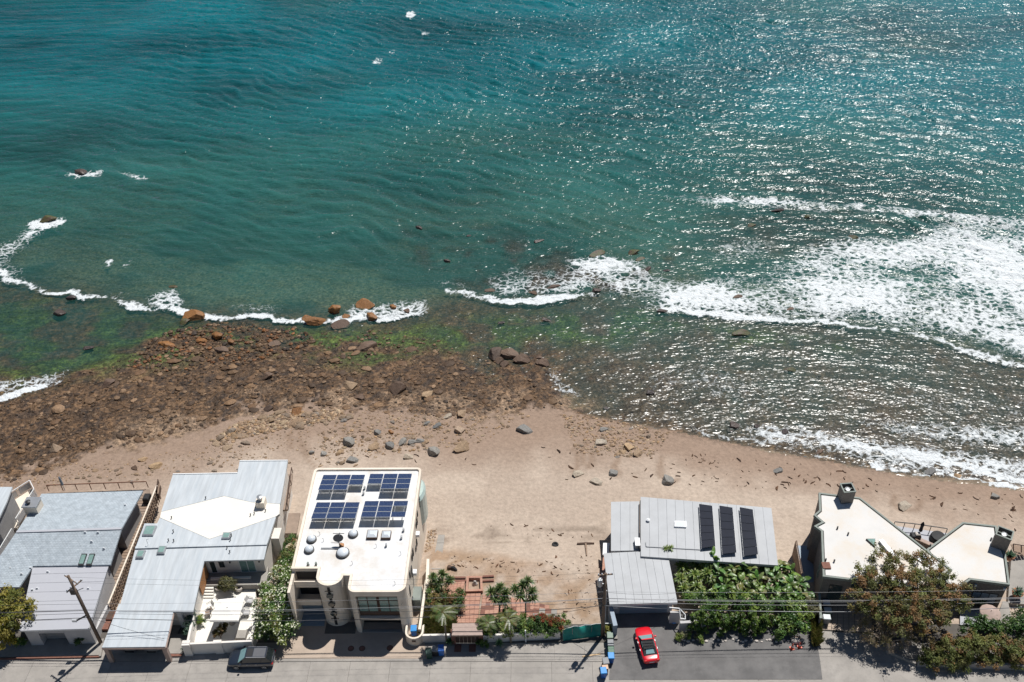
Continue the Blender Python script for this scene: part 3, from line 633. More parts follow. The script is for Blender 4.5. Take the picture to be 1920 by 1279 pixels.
# ================================================================== HOUSE 1: blue-grey shingled roof
h = thing('shingled_house', 'house with a blue grey shingle roof and a flat garage roof behind the leaning pole', 'house', W(130,1100,0))
E1, R1, G1 = 3.5, 4.3, 3.05
up = [W(78,926,E1), W(268,920,E1), W(228,991,R1), W(31,997,R1)]
lo = [W(31,997,R1), W(228,991,R1), W(207,1056,3.75), W(0,1101,3.4)]
pl = [W(31,997,R1), W(228,991,R1), W(205,1056,3.85), W(-4,1056,3.85)]
rf = MB(); rf.slab(up, .22); rfo = rf.build('roof', M['shingle'], h)
MB().slab([W(31,997,R1-.002), W(228,991,R1-.002), W(207,1059,3.25), W(62,1061,3.25), W(36,1101,3.0), W(0,1101,3.0), W(-40,1101,3.0)], .22).build('roof_slope', M['shingle'], h)
a, b = W(31,997,R1+.03), W(228,991,R1+.03); MB().bar(a, b, .28, .07).build('ridge_cap', M['flat_roof'], rfo)
fl = [W(62,1060,G1), W(205,1057,G1), W(166,1179,G1), W(35,1183,G1)]
ge = MB().slab([W(62,1062,G1-.05), W(203,1059,G1-.05), W(167,1178,G1-.05), W(36,1182,G1-.05)], .28).build('garage_roof', M['trim'], h)
for k in range(7):
    t0, t1 = k/7+.002, (k+1)/7-.002
    MB().slab([lerp(fl[0],fl[3],t0), lerp(fl[1],fl[2],t0), lerp(fl[1],fl[2],t1), lerp(fl[0],fl[3],t1)], .05).build('roof_panel', M['flat_roof'], ge)
body = [up[0][:2], up[1][:2], W2(228,991,R1), W2(207,1056,3.7), W2(62,1058,3.7), W2(36,1101,3.2), W2(-40,1101,3.2)]
def zr1(x, y):
    ya, yb = up[0][1], W(31,997,R1)[1]
    return E1-.3 if y > yb+.5 else 3.3
MB().prism(offset([p[:2] for p in up], .75), -3, 3.25).build('wall', M['grey_wall'], h)
MB().prism(offset([W2(31,997,R1), W2(228,991,R1), W2(207,1056,3.2), W2(10,1070,3.2)], .75), -2.5, 3.0).build('wall', M['grey_wall'], h)
gb = offset([p[:2] for p in fl], .12)
a, b = Vector((*W2(35,1183,G1),0)), Vector((*W2(166,1179,G1),0)); gd = (b-a).normalized(); Lg = (b-a).length
gpoly = [p[:2] for p in fl]
MB().prism(offset([gpoly[0], gpoly[1], lerp(gpoly[1],gpoly[2],.86), lerp(gpoly[0],gpoly[3],.86)], .15), -1, G1-.33).build('garage_wall', M['lgrey_wall'], h)
# front piers and header round the recessed garage door
fr = MB(); n_ = Vector((gd.y, -gd.x, 0))
def fbox(x0, x1, y0, y1, z0, z1):
    m = MB(); c = [a+gd*x0-n_*(-y0), a+gd*x1-n_*(-y0), a+gd*x1-n_*(-y1), a+gd*x0-n_*(-y1)]
    m.hexa([(p.x,p.y,z0) for p in c], [(p.x,p.y,z1) for p in c]); return m
fbox(.3, 1.6, -.25, -1.2, .0, G1-.34).build('pier', M['lgrey_wall'], h)
fbox(Lg-2.9, Lg-.15, -.25, -1.2, .0, G1-.34).build('pier', M['lgrey_wall'], h)
fbox(1.6, Lg-2.9, -.25, -.6, G1-.9, G1-.34).build('header', M['lgrey_wall'], h)
dr = fbox(1.6, Lg-2.9, -1.0, -1.1, .1, G1-.9).build('garage_door', M['grey_wall'], h)
for k in range(4): fbox(1.65, Lg-2.95, -.97, -1.0, .15+k*.42, .15+k*.42+.38).build('door_panel', M['grey_wall'], dr)
for px, py in ((153,1018),(147,1041)):
    pass
for (x0, x1, yt, yb) in ((157,150,1038,1059),(172,165,1038,1059)):
    zz = lambda y: R1+(3.25-R1)*(y-994)/(1059-994)
    q = [W(x0-4,yt,zz(yt)+.12), W(x0+6,yt,zz(yt)+.12), W(x1+6,yb,zz(yb)+.12), W(x1-4,yb,zz(yb)+.12)]
    s_ = MB().slab(q, .2).build('skylight', M['dark'], h); MB().slab([lerp(q[i], q[(i+2)%4], .1)[:2]+(lerp(q[i], q[(i+2)%4], .1)[2]+.015,) for i in range(4)], .03).build('pane', M['green_glass'], s_)
# chimney box and roof vents
c = W(66,957,3.7)
ch = MB().box(c[0]-.75, c[0]+.75, c[1]-.7, c[1]+.7, 3.2, 5.0).build('chimney', M['cream'], h); MB().bevbox(c[0]-.85, c[0]+.85, c[1]-.8, c[1]+.8, 5.0, 5.12, .03).build('cap', M['steel'], ch)
MB().lathe([(.2,0),(.2,.25),(.3,.3),(.05,.42)], (c[0]-.2,c[1]-.2,5.12), 12).build('cowl', M['dark'], ch)
for (px, py, z) in ((235,947,3.85),(160,998,4.25),(184,998,4.25),(172,1015,4.0),(195,1028,3.8),(41,1076,3.2),(20,1065,3.3),(58,1065,3.2),(101,1060,3.08),(90,1072,3.08),(70,1103,3.08),(61,1106,3.08),(166,1103,3.08)):
    p = W(px, py, z); MB().hexa([(p[0]-.14,p[1]-.12,z-.1),(p[0]+.14,p[1]-.12,z-.1),(p[0]+.14,p[1]+.12,z-.1),(p[0]-.14,p[1]+.12,z-.1)], [(p[0]-.1,p[1]-.08,z+.2),(p[0]+.1,p[1]-.08,z+.2),(p[0]+.1,p[1]+.02,z+.16),(p[0]-.1,p[1]+.02,z+.16)]).build('roof_vent', M['white_plastic'], h)
# seaward deck rail
rp = [W(92,920,-.1), W(100,919,-.1), W(275,914,-.1)]
MB().slab([W(88,925,-.1), W(280,917,-.1), W(282,930,-.1), W(90,938,-.1)], .2).build('deck', M['deckwood'], h)
railing(h, [W(92,921,-.1), W(278,914,-.1)], 1.05, 7, M['rail_rust'], None, .06)
p = W(122,920,-.1); um = MB(); um.lathe([(.03,0),(.03,1.0),(.16,1.05),(.12,2.2),(.03,2.5)], (p[0],p[1],-.1), 10)
tag(um.build('closed_parasol', M['blue_door']), 'folded pale blue parasol standing on the rusty railed deck', 'parasol')

# walkway between the shingled and the metal roofed house
wk = thing('boardwalk', 'long weathered board walkway between the shingled house and the slatted fence', 'walkway', W(225,1060,.1))
A, B, C_, D = W(262,925,.0), W(300,925,.0), W(196,1176,.0), W(158,1176,.0)
MB().slab([(p[0],p[1],p[2]-.06) for p in (A,B,C_,D)], .2).build('joist_frame', M['darkwood'], wk)
nb = 46
for k in range(nb):
    t0, t1 = k/nb+.0015, (k+1)/nb-.0015; z = rnd.uniform(0,.012)
    MB().slab([lerp(A,D,t0)[:2]+(z,), lerp(B,C_,t0)[:2]+(z,), lerp(B,C_,t1)[:2]+(z,), lerp(A,D,t1)[:2]+(z,)], .05).build('board', M['deckwood'] if rnd.random() < .6 else M['wood'], wk)
fe = thing('slatted_fence', 'tall slatted timber fence running beside the long board walkway', 'fence', W(245,1030,0))
a, b = Vector(W(294,910,1.6)), Vector(W(203,1132,1.6)); a.z = b.z = 0; u = (b-a).normalized(); L_ = (b-a).length
n_ = 36
for k in range(n_):
    p = a+u*(L_*(k+.15)/n_); q = a+u*(L_*(k+.62)/n_)
    MB().hexa([(p.x-.03,p.y,-.6),(p.x+.03,p.y,-.6),(q.x+.03,q.y,-.6),(q.x-.03,q.y,-.6)], [(p.x-.03,p.y,1.5),(p.x+.03,p.y,1.5),(q.x+.03,q.y,1.5),(q.x-.03,q.y,1.5)]).build('slat', M['wood'], fe)
MB().bar(a+Vector((0,0,1.56)), b+Vector((0,0,1.56)), .16, .1).build('top_rail', M['cream'], fe)
MB().bar(a+Vector((0,0,.2)), b+Vector((0,0,.2)), .05, .1).build('rail', M['wood'], fe)
g = thing('lattice_panel', 'dark timber screen at the seaward end of the board walkway', 'screen', W(288,915,0))
MB().bar(Vector(W(296,926,.8)), Vector(W(299,907,.8)), .08, 1.7).build('screen_board', M['darkwood'], g); MB().bar(Vector(W(296,926,1.7)), Vector(W(299,907,1.7)), .14, .08).build('cap', M['wood'], g)
p = W(277,938,.2); MB
tag(MB().bevbox(p[0]-.35,p[0]+.35,p[1]-.5,p[1]+.5,.02,.95,.1).build('barbecue', M['black']), 'covered black barbecue at the seaward end of the board walkway', 'barbecue')
gw = thing('planter_step', 'red brown planter steps at the street end of the board walkway', 'planter', W(205,1150,0))
MB().box(*[W(200,1150,.3)[0]-.5, W(200,1150,.3)[0]+1.0, W(200,1150,.3)[1]-.9, W(200,1150,.3)[1]+.2, -.2, .5]).build('box', M['brickdark'], gw)
MB().box(*[W(200,1150,.3)[0]-.4, W(200,1150,.3)[0]+.9, W(200,1150,.3)[1]-.8, W(200,1150,.3)[1]+.1, .5, .56]).build('soil', M['darkwood'], gw)
MB().box(*[W(200,1150,.3)[0]-.7, W(200,1150,.3)[0]+.8, W(200,1150,.3)[1]-2.0, W(200,1150,.3)[1]-.95, -.2, .3]).build('box', M['brickdark'], gw)
wl_ = [W(184,1178,1.6), W(197,1178,1.6)]
tag(MB().prism([W2(176,1180,1.2), W2(181,1180,1.2), W2(204,1135,1.2), W2(199,1135,1.2)], -.2, 1.2).build('boundary_wall', M['lgrey_wall']), 'pale grey boundary wall between the two garages beside the leaning pole', 'wall')

# ================================================================== HOUSE 2: light metal roof with cream diamond
h = thing('metal_roofed_house', 'house with a pale metal roof crossed by a cream diamond, carport in front', 'house', W(380,1030,0))
Zs, Zr, Ze = 3.55, 3.7, 3.05
# seaward roof with the diamond lying in it
sea_edge = [(324.2,889.1),(445.1,887),(449.6,864),(539.5,863.4),(525,945)]
dia = [(525,945),(524,963.6),(518,968),(393,1010.7),(300,970.5),(302,960),(420.4,930.3),(472,942)]
MB().slab([W(*p,Zs) for p in [(324.2,889.1),(445.1,887),(449.6,864),(539.5,863.4),(525.5,944.6),(472,941.6),(420.4,929.8),(302.4,959.5)]], .3).build('roof', M['metal_roof'], h)
MB().slab([W(*p,Zs+.012) for p in dia], .3).build('diamond_roof', M['diamond'], h)
A1 = lambda px, py: W(px, py, Zs-.02+(Zr-Zs)*max(0,(py-985))/38)
MB().slab([A1(299.5,971), A1(393,1011.2), A1(517.5,968.6), W(501,1020,Zr), W(254,1027,Zr), A1(271,981.5), A1(294.5,981.5)], .3).build('roof_slope', M['metal_roof'], h)
a, b = W(254,1027,Zr+.06), W(501,1020,Zr+.06); MB().bar(a, b, .3, .14).build('ridge_cap', M['metal_roof'], h)
def zB(py): return Zr-.02-(Zr-Ze)*(py-1024)/(1150-1024)
MB().slab([W(254,1028,zB(1028)), W(501,1021,zB(1021)), W(495,1049,zB(1049)), W(383,1052,zB(1052)), W(362,1147,zB(1147)), W(222,1147,zB(1147))], .2).build('roof_slope', M['metal_roof'], h)
for q in ([(324.2,889.1),(445.1,887)],[(449.6,864),(539.5,863.4)]):
    a, b = W(*q[0],Zs+.03), W(*q[1],Zs+.03); MB().bar(a, b, .12, .1).build('gutter', M['trim'], h)
outl = [W2(*p,Zs) for p in [(324.2,889.1),(445.1,887),(449.6,864),(539.5,863.4),(518,968),(393,1000),(300,970)]]
MB().prism(offset(outl, .3), -3.2, Zs-.32).build('wall', M['white_wall'], h)
low = [W2(271,981.5,Zr), W2(517,970,Zr), W2(496,1048,3.48), W2(383,1051,3.48), W2(362,1145,3.05), W2(224,1145,3.05)]
MB().prism(offset(low, .35), -2.5, 2.83).build('wall', M['white_wall'], h)
MB().prism(offset([W2(271,981.5,Zr), W2(517,970,Zr), W2(496,1048,3.48), W2(262,1050,3.48)], .35), 2.8, Zs-.35).build('wall', M['white_wall'], h)
# courtyard front: cedar wall, sliding doors, small window
fo = Vector((*W2(383,1051,3.48),0)); fe_ = Vector((*W2(496,1048,3.48),0)); fu = (fe_-fo).normalized(); fo = fo+Vector((fu.y,-fu.x,0))*(-.35); Lf = (fe_-fo).length
window(h, fo, fu, 3.55, 5.15, .98, 2.85, M['green_glass'], M['trim'], 2, 1); window(h, fo, fu, 1.35, 1.8, 1.9, 2.75, M['glass'], M['dark']); window(h, fo, fu, .3, .85, .98, 2.85, M['glass'], M['trim'])
for x in (2.5, 5.7): face_quad(MB(), fo, fu, (0,0,1), x, x+.12, 2.6, 2.85, .14).build('wall_lamp', M['dark'], h)
so = Vector((*W2(364,1140,2.9),0)); 
face_quad(MB(), fo-fu*.12, Vector((fu.y,-fu.x,0)), (0,0,1), .2, 3.0, .92, 2.8, .05).build('cedar_wall', M['cedar'], h)
for (px, py, w, hh) in ((281,997,.62,.7),(264.5,1041,.42,.5),(304,1033,.42,.5),(425,1006.5,.45,.45)):
    z = Zs+.05 if py < 1020 else zB(py); p = W(px, py, z)
    s_ = MB().bevbox(p[0]-w, p[0]+w, p[1]-hh, p[1]+hh, z-.05, z+.28, .05).build('skylight', M['steel'], h)
    MB().box(p[0]-w+.12, p[0]+w-.12, p[1]-hh+.12, p[1]+hh-.12, z+.2, z+.30).build('pane', M['green_glass'], s_)
p = W(491,948,Zs); ch = MB().box(p[0]-.5,p[0]+.5,p[1]-.5,p[1]+.5,Zs-.1,Zs+.95).build('chimney', M['cream'], h); MB().lathe([(.24,0),(.24,.35),(.34,.4),(.34,.55),(.1,.62)], (p[0],p[1],Zs+.95), 12).build('cowl', M['steel'], ch)
for (px, py) in ((325,997),(316,1014),(326,1015),(426,1028),(431,1036),(434,1005),(432,1013),(477,964),(470,967),(498,959),(386,935),(322,972)):
    z = Zs if py < 985 else (Zr if py < 1020 else zB(py)); p = W(px, py, z)
    MB().tube([(p[0],p[1],z-.1),(p[0],p[1],z+.3),(p[0]+.1,p[1]-.05,z+.38)], .055, 8).build('vent_pipe', M['dark'], h)
p = W(278,1022,Zr); MB().tube([(p[0],p[1],Zr),(p[0],p[1],Zr+.9),(p[0]+.3,p[1],Zr+1.0)], .025, 6).build('antenna', M['steel'], h)
# side boxes on the right wall and the seaward side deck
p = W(515,1004,2.0); MB().bevbox(p[0]-.35,p[0]+.7,p[1]-.8,p[1]+.8,-.6,2.4,.04).build('wall_box', M['white_wall'], h)
sd = MB().slab([W(533,890,.6), W(549,888,.6), W(540,955,.6), W(524,957,.6)], .25).build('side_deck', M['deckwood'], h)
railing(h, [W(549,887,.6), W(541,955,.6)], 1.0, 3, M['darkwood'], None, .06)
MB().slab([W(541,962,-.9), W(563,962,-.9), W(556,1000,-.7), W(534,1000,-.7)], .2).build('side_steps', M['deckwood'], h)
# carport
cp = thing('carport', 'carport with a sloping pale metal roof on pinkish timber posts, two cars under it', 'carport', W(260,1215,0))
ra = [W(223,1132,3.05), W(328,1133.6,3.05), W(309.8,1212.6,2.75), W(191,1214,2.75)]
MB().slab(ra, .12).build('roof', M['metal_roof'], cp)
for i, (p, q) in enumerate(((ra[1],ra[2]),(ra[2],ra[3]),(ra[3],ra[0]))):
    MB().bar(Vector(p)-Vector((0,0,.24)), Vector(q)-Vector((0,0,.24)), .16, .22).build('beam', M['beam'], cp)
for p in (ra[2], ra[3]):
    q = Vector(p); s_ = .25 if p is ra[3] else -.25
    MB().box(q.x+s_-.22, q.x+s_+.22, q.y+.02, q.y+.4, -.05, 2.4).build('post', M['beam'], cp)
for p in (ra[0], ra[1]): MB().box(p[0]-.1, p[0]+.1, p[1]-.3, p[1]-.1, -.3, 2.7).build('post', M['beam'], cp)
q = W(341,1160,1.3); MB().box(q[0]-.25, q[0]+.25, q[1]-.2, q[1]+.2, 0, 2.7).build('pillar', M['trim'], cp)
MB().prism([W2(205,1228), W2(312,1224), W2(345,1165), W2(230,1165)], -.1, .05).build('carport_floor', M['concrete'], cp)
et = thing('entry_path', 'pale concrete entry path with a red brick step right of the carport', 'path', W(330,1205,0))
MB().prism([W2(314,1226,.1), W2(343,1226,.1), W2(352,1189,.1), W2(322,1189,.1)], -.1, .16).build('paving', M['concrete'], et)
MB().prism([W2(316,1232,.0), W2(341,1231,.0), W2(343,1226.5,.0), W2(316,1227,.0)], -.1, .12).build('step', M['brickdark'], et)
# courtyard
cy = thing('courtyard', 'walled courtyard with pale paving, raised terrace and steps beside the metal roofed house', 'courtyard', W(420,1150,0))
MB().prism([W2(356,1205,.05), W2(478,1199,.05), W2(480,1075,.05), W2(384,1075,.05)], -.6, .07).build('paving', M['diamond'], cy)
tz = .9
terr = [W2(384,1098,tz), W2(500,1096,tz), W2(503,1062,tz), W2(388,1066,tz)]
MB().prism(terr, -.6, tz).build('terrace', M['concrete'], cy)
for k in range(4):
    z = tz-.17*(k+1); y0 = 1098+k*5.6
    MB().prism([W2(370,y0+5.6,z), W2(400,y0+5.6,z), W2(401,y0-2,z), W2(372,y0-2,z)], -.3, z).build('step', M['diamond'], cy)
a, b = W(399,1096,.0), W(474,1094,.0)
MB().hexa([(a[0],a[1]-.12,-.1),(b[0],b[1]-.12,-.1),(b[0],b[1]+.12,-.1),(a[0],a[1]+.12,-.1)], [(a[0],a[1]-.12,1.12),(b[0],b[1]-.12,1.12),(b[0],b[1]+.12,1.12),(a[0],a[1]+.12,1.12)]).build('planter_wall', M['white_wall'], cy)
fw_ = [W(344,1204,1.85), W(476,1197,1.85)]
a, b = Vector((*W2(350,1226),0)), Vector((*W2(478,1220),0)); u = (b-a).normalized(); n_ = Vector((-u.y,u.x,0))
def cbox(p, q, w, z0, z1): 
    t = (q-p).normalized(); m = Vector((-t.y,t.x,0))*w/2
    return MB().hexa([(p-m)[:2]+(z0,), (q-m)[:2]+(z0,), (q+m)[:2]+(z0,), (p+m)[:2]+(z0,)], [(p-m)[:2]+(z1,), (q-m)[:2]+(z1,), (q+m)[:2]+(z1,), (p+m)[:2]+(z1,)])
cbox(a+u*.7, a+u*3.3, .22, -.1, 1.75).build('front_wall', M['white_wall'], cy); cbox(a+u*3.75, b, .22, -.1, 1.75).build('front_wall', M['white_wall'], cy)
cbox(a+u*3.1, a+u*3.95, .42, -.1, 1.86).build('gate_pier', M['white_wall'], cy); cbox(a-u*.05, a+u*.75, .6, -.1, 1.9).build('gate_pier', M['white_wall'], cy)
c0 = a+u*.45+n_*.2; c1 = Vector((*W2(371,1165),0))
cbox(c0, c1, .24, -.1, 1.75).build('side_wall', M['white_wall'], cy)
bb = b-u*.1; cbox(bb+n_*.1, bb+n_*3.2, .24, -.1, 1.7).build('side_wall', M['white_wall'], cy)
# canopy, furniture, pots in the courtyard
t = thing('square_parasol', 'large square white canvas parasol in the walled courtyard', 'parasol', W(420,1160,.07))
q = L3([(409,1124),(459,1119),(447,1165),(393,1165)], 2.45); ctr = Vector(W(426,1139,2.75))
cm = MB(); cm.add([*q, tuple(ctr)], [(0,1,4),(1,2,4),(2,3,4),(3,0,4)]); cm.add([(p[0],p[1],p[2]-.14) for p in q]+list(q), [(0,1,5,4),(1,2,6,5),(2,3,7,6),(3,0,4,7)])
cm.build('canopy', M['awning'], t); MB().tube([(ctr.x,ctr.y,.07),(ctr.x,ctr.y,2.7)], .04, 8).build('pole', M['steel'], t); MB().lathe([(.35,0),(.35,.08),(.06,.14)], (ctr.x,ctr.y,.07), 16).build('base', M['concrete'], t)
MB().lathe([(.05,0),(.02,.12)], (ctr.x,ctr.y,2.75), 8).build('finial', M['dark'], t)
for k in range(4): MB().bar(ctr-Vector((0,0,.06)), Vector(q[k])-Vector((0,0,.03)), .03, .03).build('rib', M['trim'], t)
def chair(px, py, rot, label, mat, z=.07):
    t = thing('patio_chair', label, 'chair', W(px, py, z), rot, 'courtyard chairs')
    for x in (-.26,.26):
        for y in (-.25,.25): MB().box(x-.025,x+.025,y-.025,y+.025,0,.42).build('leg', M['steel'], t, local=True)
    MB().box(-.3,.3,-.3,.28,.42,.5).build('seat', mat, t, local=True)
    MB().hexa([(-.3,.24,.5),(.3,.24,.5),(.3,.3,.5),(-.3,.3,.5)], [(-.3,.36,.95),(.3,.36,.95),(.3,.42,.95),(-.3,.42,.95)]).build('backrest', mat, t, local=True)
    for x in (-.31,.31): MB().box(x-.03,x+.03,-.28,.34,.64,.68).build('armrest', M['steel'], t, local=True)
chair(396,1140,-.9, 'white framed courtyard chair left of the square parasol, nearer the terrace', M['awning']); chair(392,1153,-1.2, 'brown seated courtyard chair left of the square parasol, nearer the street', M['wood'])
chair(470,1131,1.4, 'grey courtyard chair right of the parasol, nearer the terrace', M['lgrey_wall']); chair(464,1153,1.6, 'grey courtyard chair right of the parasol, nearer the street wall', M['lgrey_wall'])
t = thing('outdoor_table', 'plain grey box table in the street corner of the courtyard', 'table', W(452,1191,.07))
p = W(452,1190,.5); MB().bevbox(p[0]-.55,p[0]+.55,p[1]-.5,p[1]+.5,.07,.62,.03).build('top', M['concrete'], t)
for i, (px, py, s) in enumerate(((410,1106,1.),(449,1107,1.15))):
    p = W(px, py, .07); t = thing('plant_pot', ['pale round pot at the left end of the courtyard planter wall', 'pale round pot at the right end of the courtyard planter wall'][i], 'pot', p, 0, 'pots by the planter wall')
    MB().lathe([(.2*s,0),(.34*s,.18*s),(.36*s,.42*s),(.28*s,.5*s),(.24*s,.46*s),(.24*s,.40*s)], (0,0,0), 16).build('body', M['pot'], t, local=True, smooth=True); MB().lathe([(.22*s,.36*s),(.22*s,.42*s)], (0,0,0), 12).build('soil', M['black'], t, local=True)
# ================================================================== HOUSE 3: white building with rounded parapet
ZT = 6.9
h = thing('white_building', 'three storey white building with rounded corners and four solar arrays on its roof', 'building', W(680,1120,0))
def arc(c, r, a0, a1, n): return [(c[0]+r*math.cos(math.radians(a0+(a1-a0)*k/n)), c[1]+r*math.sin(math.radians(a0+(a1-a0)*k/n))) for k in range(n+1)]
BL, BR = W2(590,877,ZT), W2(790,882,ZT); FR = W2(760,1109,ZT); FLw = W2(545,1070,ZT)
x0, x1 = W2(548,1066,ZT)[0], None
# key x positions on the street front (building coordinates = world)
xl = lambda px, py: W2(px, py, ZT)[0]; yl_ = lambda px, py: W2(px, py, ZT)[1]
yRec = yl_(575,1066); yBul = yl_(616,1098); yNot = yl_(650,1079); yBay = yl_(700,1110); yBack = yl_(690,877)
X = dict(a=xl(546,1066), b=xl(596,1066), c=xl(643.6,1079), d=xl(656,1079), e=xl(762,1094))
Xb0, Xb1 = BL[0], BR[0]
outline = [(X['a'], yRec), (X['b'], yRec)]
cx = (X['b']+X['c'])/2; rx = (X['c']-X['b'])/2; ryb = yRec-1.6-yBul
outline += [(X['b'], yBul+1.3)] + [(cx-(rx)*math.cos(math.radians(t)), yBul+1.25-1.25*math.sin(math.radians(t))) for t in range(10,171,16)] + [(X['c'], yNot)]
outline += [(X['d'], yNot), (X['d'], yBay+.9)] + [(X['d']+.75-.75*math.cos(math.radians(t)), yBay+.75-.75*math.sin(math.radians(t))) for t in (15,35,55,75,90)]
outline += [(X['e']-.9+.9*math.sin(math.radians(t)), yBay+.9-.9*math.cos(math.radians(t))) for t in (0,15,35,55,75)]
outline += [(X['e'], yBay+1.2), (Xb1, yBack-1.0)] + [(Xb1-.55+.55*math.cos(math.radians(t)), yBack-.55+.55*math.sin(math.radians(t))) for t in (15,35,55,75,90)]
outline += [(Xb0+.55-.55*math.sin(math.radians(t)), yBack-.55+.55*math.cos(math.radians(t))) for t in (0,15,35,55,75)] + [(Xb0, yBack-1.2)]
inner = offset(outline, .26)
rim = MB(); n = len(outline)
a_ = sum(outline[i][0]*outline[(i+1)%n][1]-outline[(i+1)%n][0]*outline[i][1] for i in range(n))
rim.add([(p[0],p[1],ZT-.75) for p in outline]+[(p[0],p[1],ZT) for p in outline]+[(p[0],p[1],ZT) for p in inner]+[(p[0],p[1],ZT-.75) for p in inner],
        [f for i in range(n) for f in ((i,(i+1)%n,n+(i+1)%n,n+i),(n+i,n+(i+1)%n,2*n+(i+1)%n,2*n+i),(2*n+i,2*n+(i+1)%n,3*n+(i+1)%n,3*n+i))])
rim.build('parapet', M['cream'], h)
ZR = ZT-.22
MB().prism(offset(outline, .2), ZR-.3, ZR).build('roof', M['roof_white'], h)
def strip_wall(pts, z0, z1, th, name, mat=None):
    m = MB()
    for k in range(len(pts)-1):
        pass
    inn = []
    for k in range(len(pts)):
        p0, p1 = Vector(pts[max(k-1,0)]), Vector(pts[min(k+1,len(pts)-1)]); t = (p1-p0).normalized(); inn.append(tuple(Vector(pts[k])+Vector((-t.y,t.x))*th))
    q = list(pts)+inn[::-1]; N = len(pts)
    m.add([(p[0],p[1],z0) for p in pts]+[(p[0],p[1],z1) for p in pts]+[(p[0],p[1],z0) for p in inn]+[(p[0],p[1],z1) for p in inn],
          [f for k in range(N-1) for f in ((k,k+1,N+k+1,N+k),(2*N+k+1,2*N+k,3*N+k,3*N+k+1),(N+k,N+k+1,3*N+k+1,3*N+k))]+[(0,N,3*N,2*N),(N-1,3*N-1,4*N-1,2*N-1)])
    return m.build(name, mat or M['cream'], h)
zt = ZT-.751
main = [(X['a']+.03, yRec+.03), (X['b']-.03, yRec+.03), (X['c']-.03, yNot+.03), (X['e']-.05, yNot+.03), (Xb1-.03, yBack-1.0), (Xb1-.9, yBack-.03), (Xb0+.9, yBack-.03), (Xb0+.03, yBack-1.0)]
MB().prism(main, -3.5, zt-.01).build('wall', M['cream'], h)
bul = [p for p in outline if X['b']-.01 <= p[0] <= X['c']+.01 and p[1] < yRec-.01]
tower = MB().prism(bul+[(X['c']-.05, yRec+.2), (X['b']+.01, yRec+.2)], -.2, zt).build('stair_tower', M['cream'], h)
# slot window of the tower: dark strip with round ports and short cross bars
st = MB().box(cx-.13, cx+.13, yBul-.04, yBul+.3, .35, ZT-.3).build('slot_window', M['black'], tower)
for z in (5.3, 3.95, 2.35):
    d = MB().lathe([(.36,0),(.36,.1),(.3,.12)], (0,0,0), 18); d.v = [(cx+p[0], yBul-.07-p[2], z+p[1]) for p in d.v]; d.build('port_window', M['glass'], tower)
for z in (6.05, 3.05, 1.45): MB().box(cx-.42, cx+.42, yBul-.10, yBul-.045, z-.03, z+.03).build('cross_bar', M['dark'], tower)
# right bay: two curved piers and the glazed recess
pl = [p for p in outline if p[0] <= X['d']+.80 and p[0] >= X['d']-.01 and p[1] < yNot-.01]
MB().prism(pl+[(X['d']+.76, yNot+.05), (X['d'], yNot+.05)], -.2, zt).build('pier', M['cream'], h)
pr = [p for p in outline if p[0] >= X['e']-.91 and p[1] < yBay+1.21]
MB().prism(pr+[(X['e']-.01, yNot+.05), (X['e']-.9, yNot+.05)], -.2, zt).build('pier', M['cream'], h)
g0, g1 = X['d']+.77, X['e']-.92; yg = yBay+.4
MB().box(g0, g1, yBay+.06, yNot, ZT-.95, zt).build('lintel', M['darkwood'], h)
fro = Vector((g0, yg, 0)); wid = g1-g0
window(h, fro, (1,0,0), .08, wid/2-.14, 3.2, 5.9, M['green_glass'], M['darkwood'], 2, 3, .09); window(h, fro, (1,0,0), wid/2+.14, wid-.08, 3.2, 5.9, M['green_glass'], M['darkwood'], 2, 3, .09)
MB().box(g0+.01, g1-.01, yg+.03, yg+.4, 2.41, zt-.25).build('bay_wall', M['darkwood'], h)
MB().box(g0+.01, g1-.01, yg-.3, yg+.5, 2.1, 2.4).build('balcony_floor', M['cream'], h)
MB().box(g0+.01, g1-.01, yg+.9, yg+1.0, 0, 2.6).build('garage_door', M['black'], h)
MB().box(g0+.01, g1-.01, yBay+.05, yBay+.35, -.1, .12).build('garage_sill', M['steel'], h)
# left recess with balconies, fin wall and pale blue garage door
MB().box(X['a'], X['a']+.28, yRec-2.6, yRec+.02, -.2, zt+.2).build('fin_wall', M['cream'], h)
for z, d in ((5.15,.9),(2.7,1.3)):
    b_ = MB().box(X['a']+.29, X['b']-.01, yRec-d, yRec+.02, z-.2, z).build('balcony', M['cream'], h)
    MB().box(X['a']+.29, X['b']-.01, yRec-d, yRec-d+.1, z+.001, z+.75).build('balustrade', M['cream'], b_)
    MB().box(X['a']+.4, X['b']-.1, yRec-.05, yRec+.01, z+.05, z+1.25).build('opening', M['black'], b_)
MB().box(X['a']+.29, X['b']-.01, yRec-2.1, yRec+.01, -.1, .14).build('garage_ramp', M['blue_door'], h)
gd_ = MB().box(X['a']+.29, X['b']-.01, yRec-.35, yRec-.05, .14, 2.45).build('garage_door', M['blue_door'], h)
for k in range(4): MB().box(X['a']+.35, X['b']-.07, yRec-.38, yRec-.351, .2+k*.56, .2+k*.56+.5).build('door_panel', M['blue_door'], gd_)
MB().box(X['b']+.2, X['d'], yBul-.9, yBul+.5, -.05, .06).build('tile_apron', M['joint'], h)
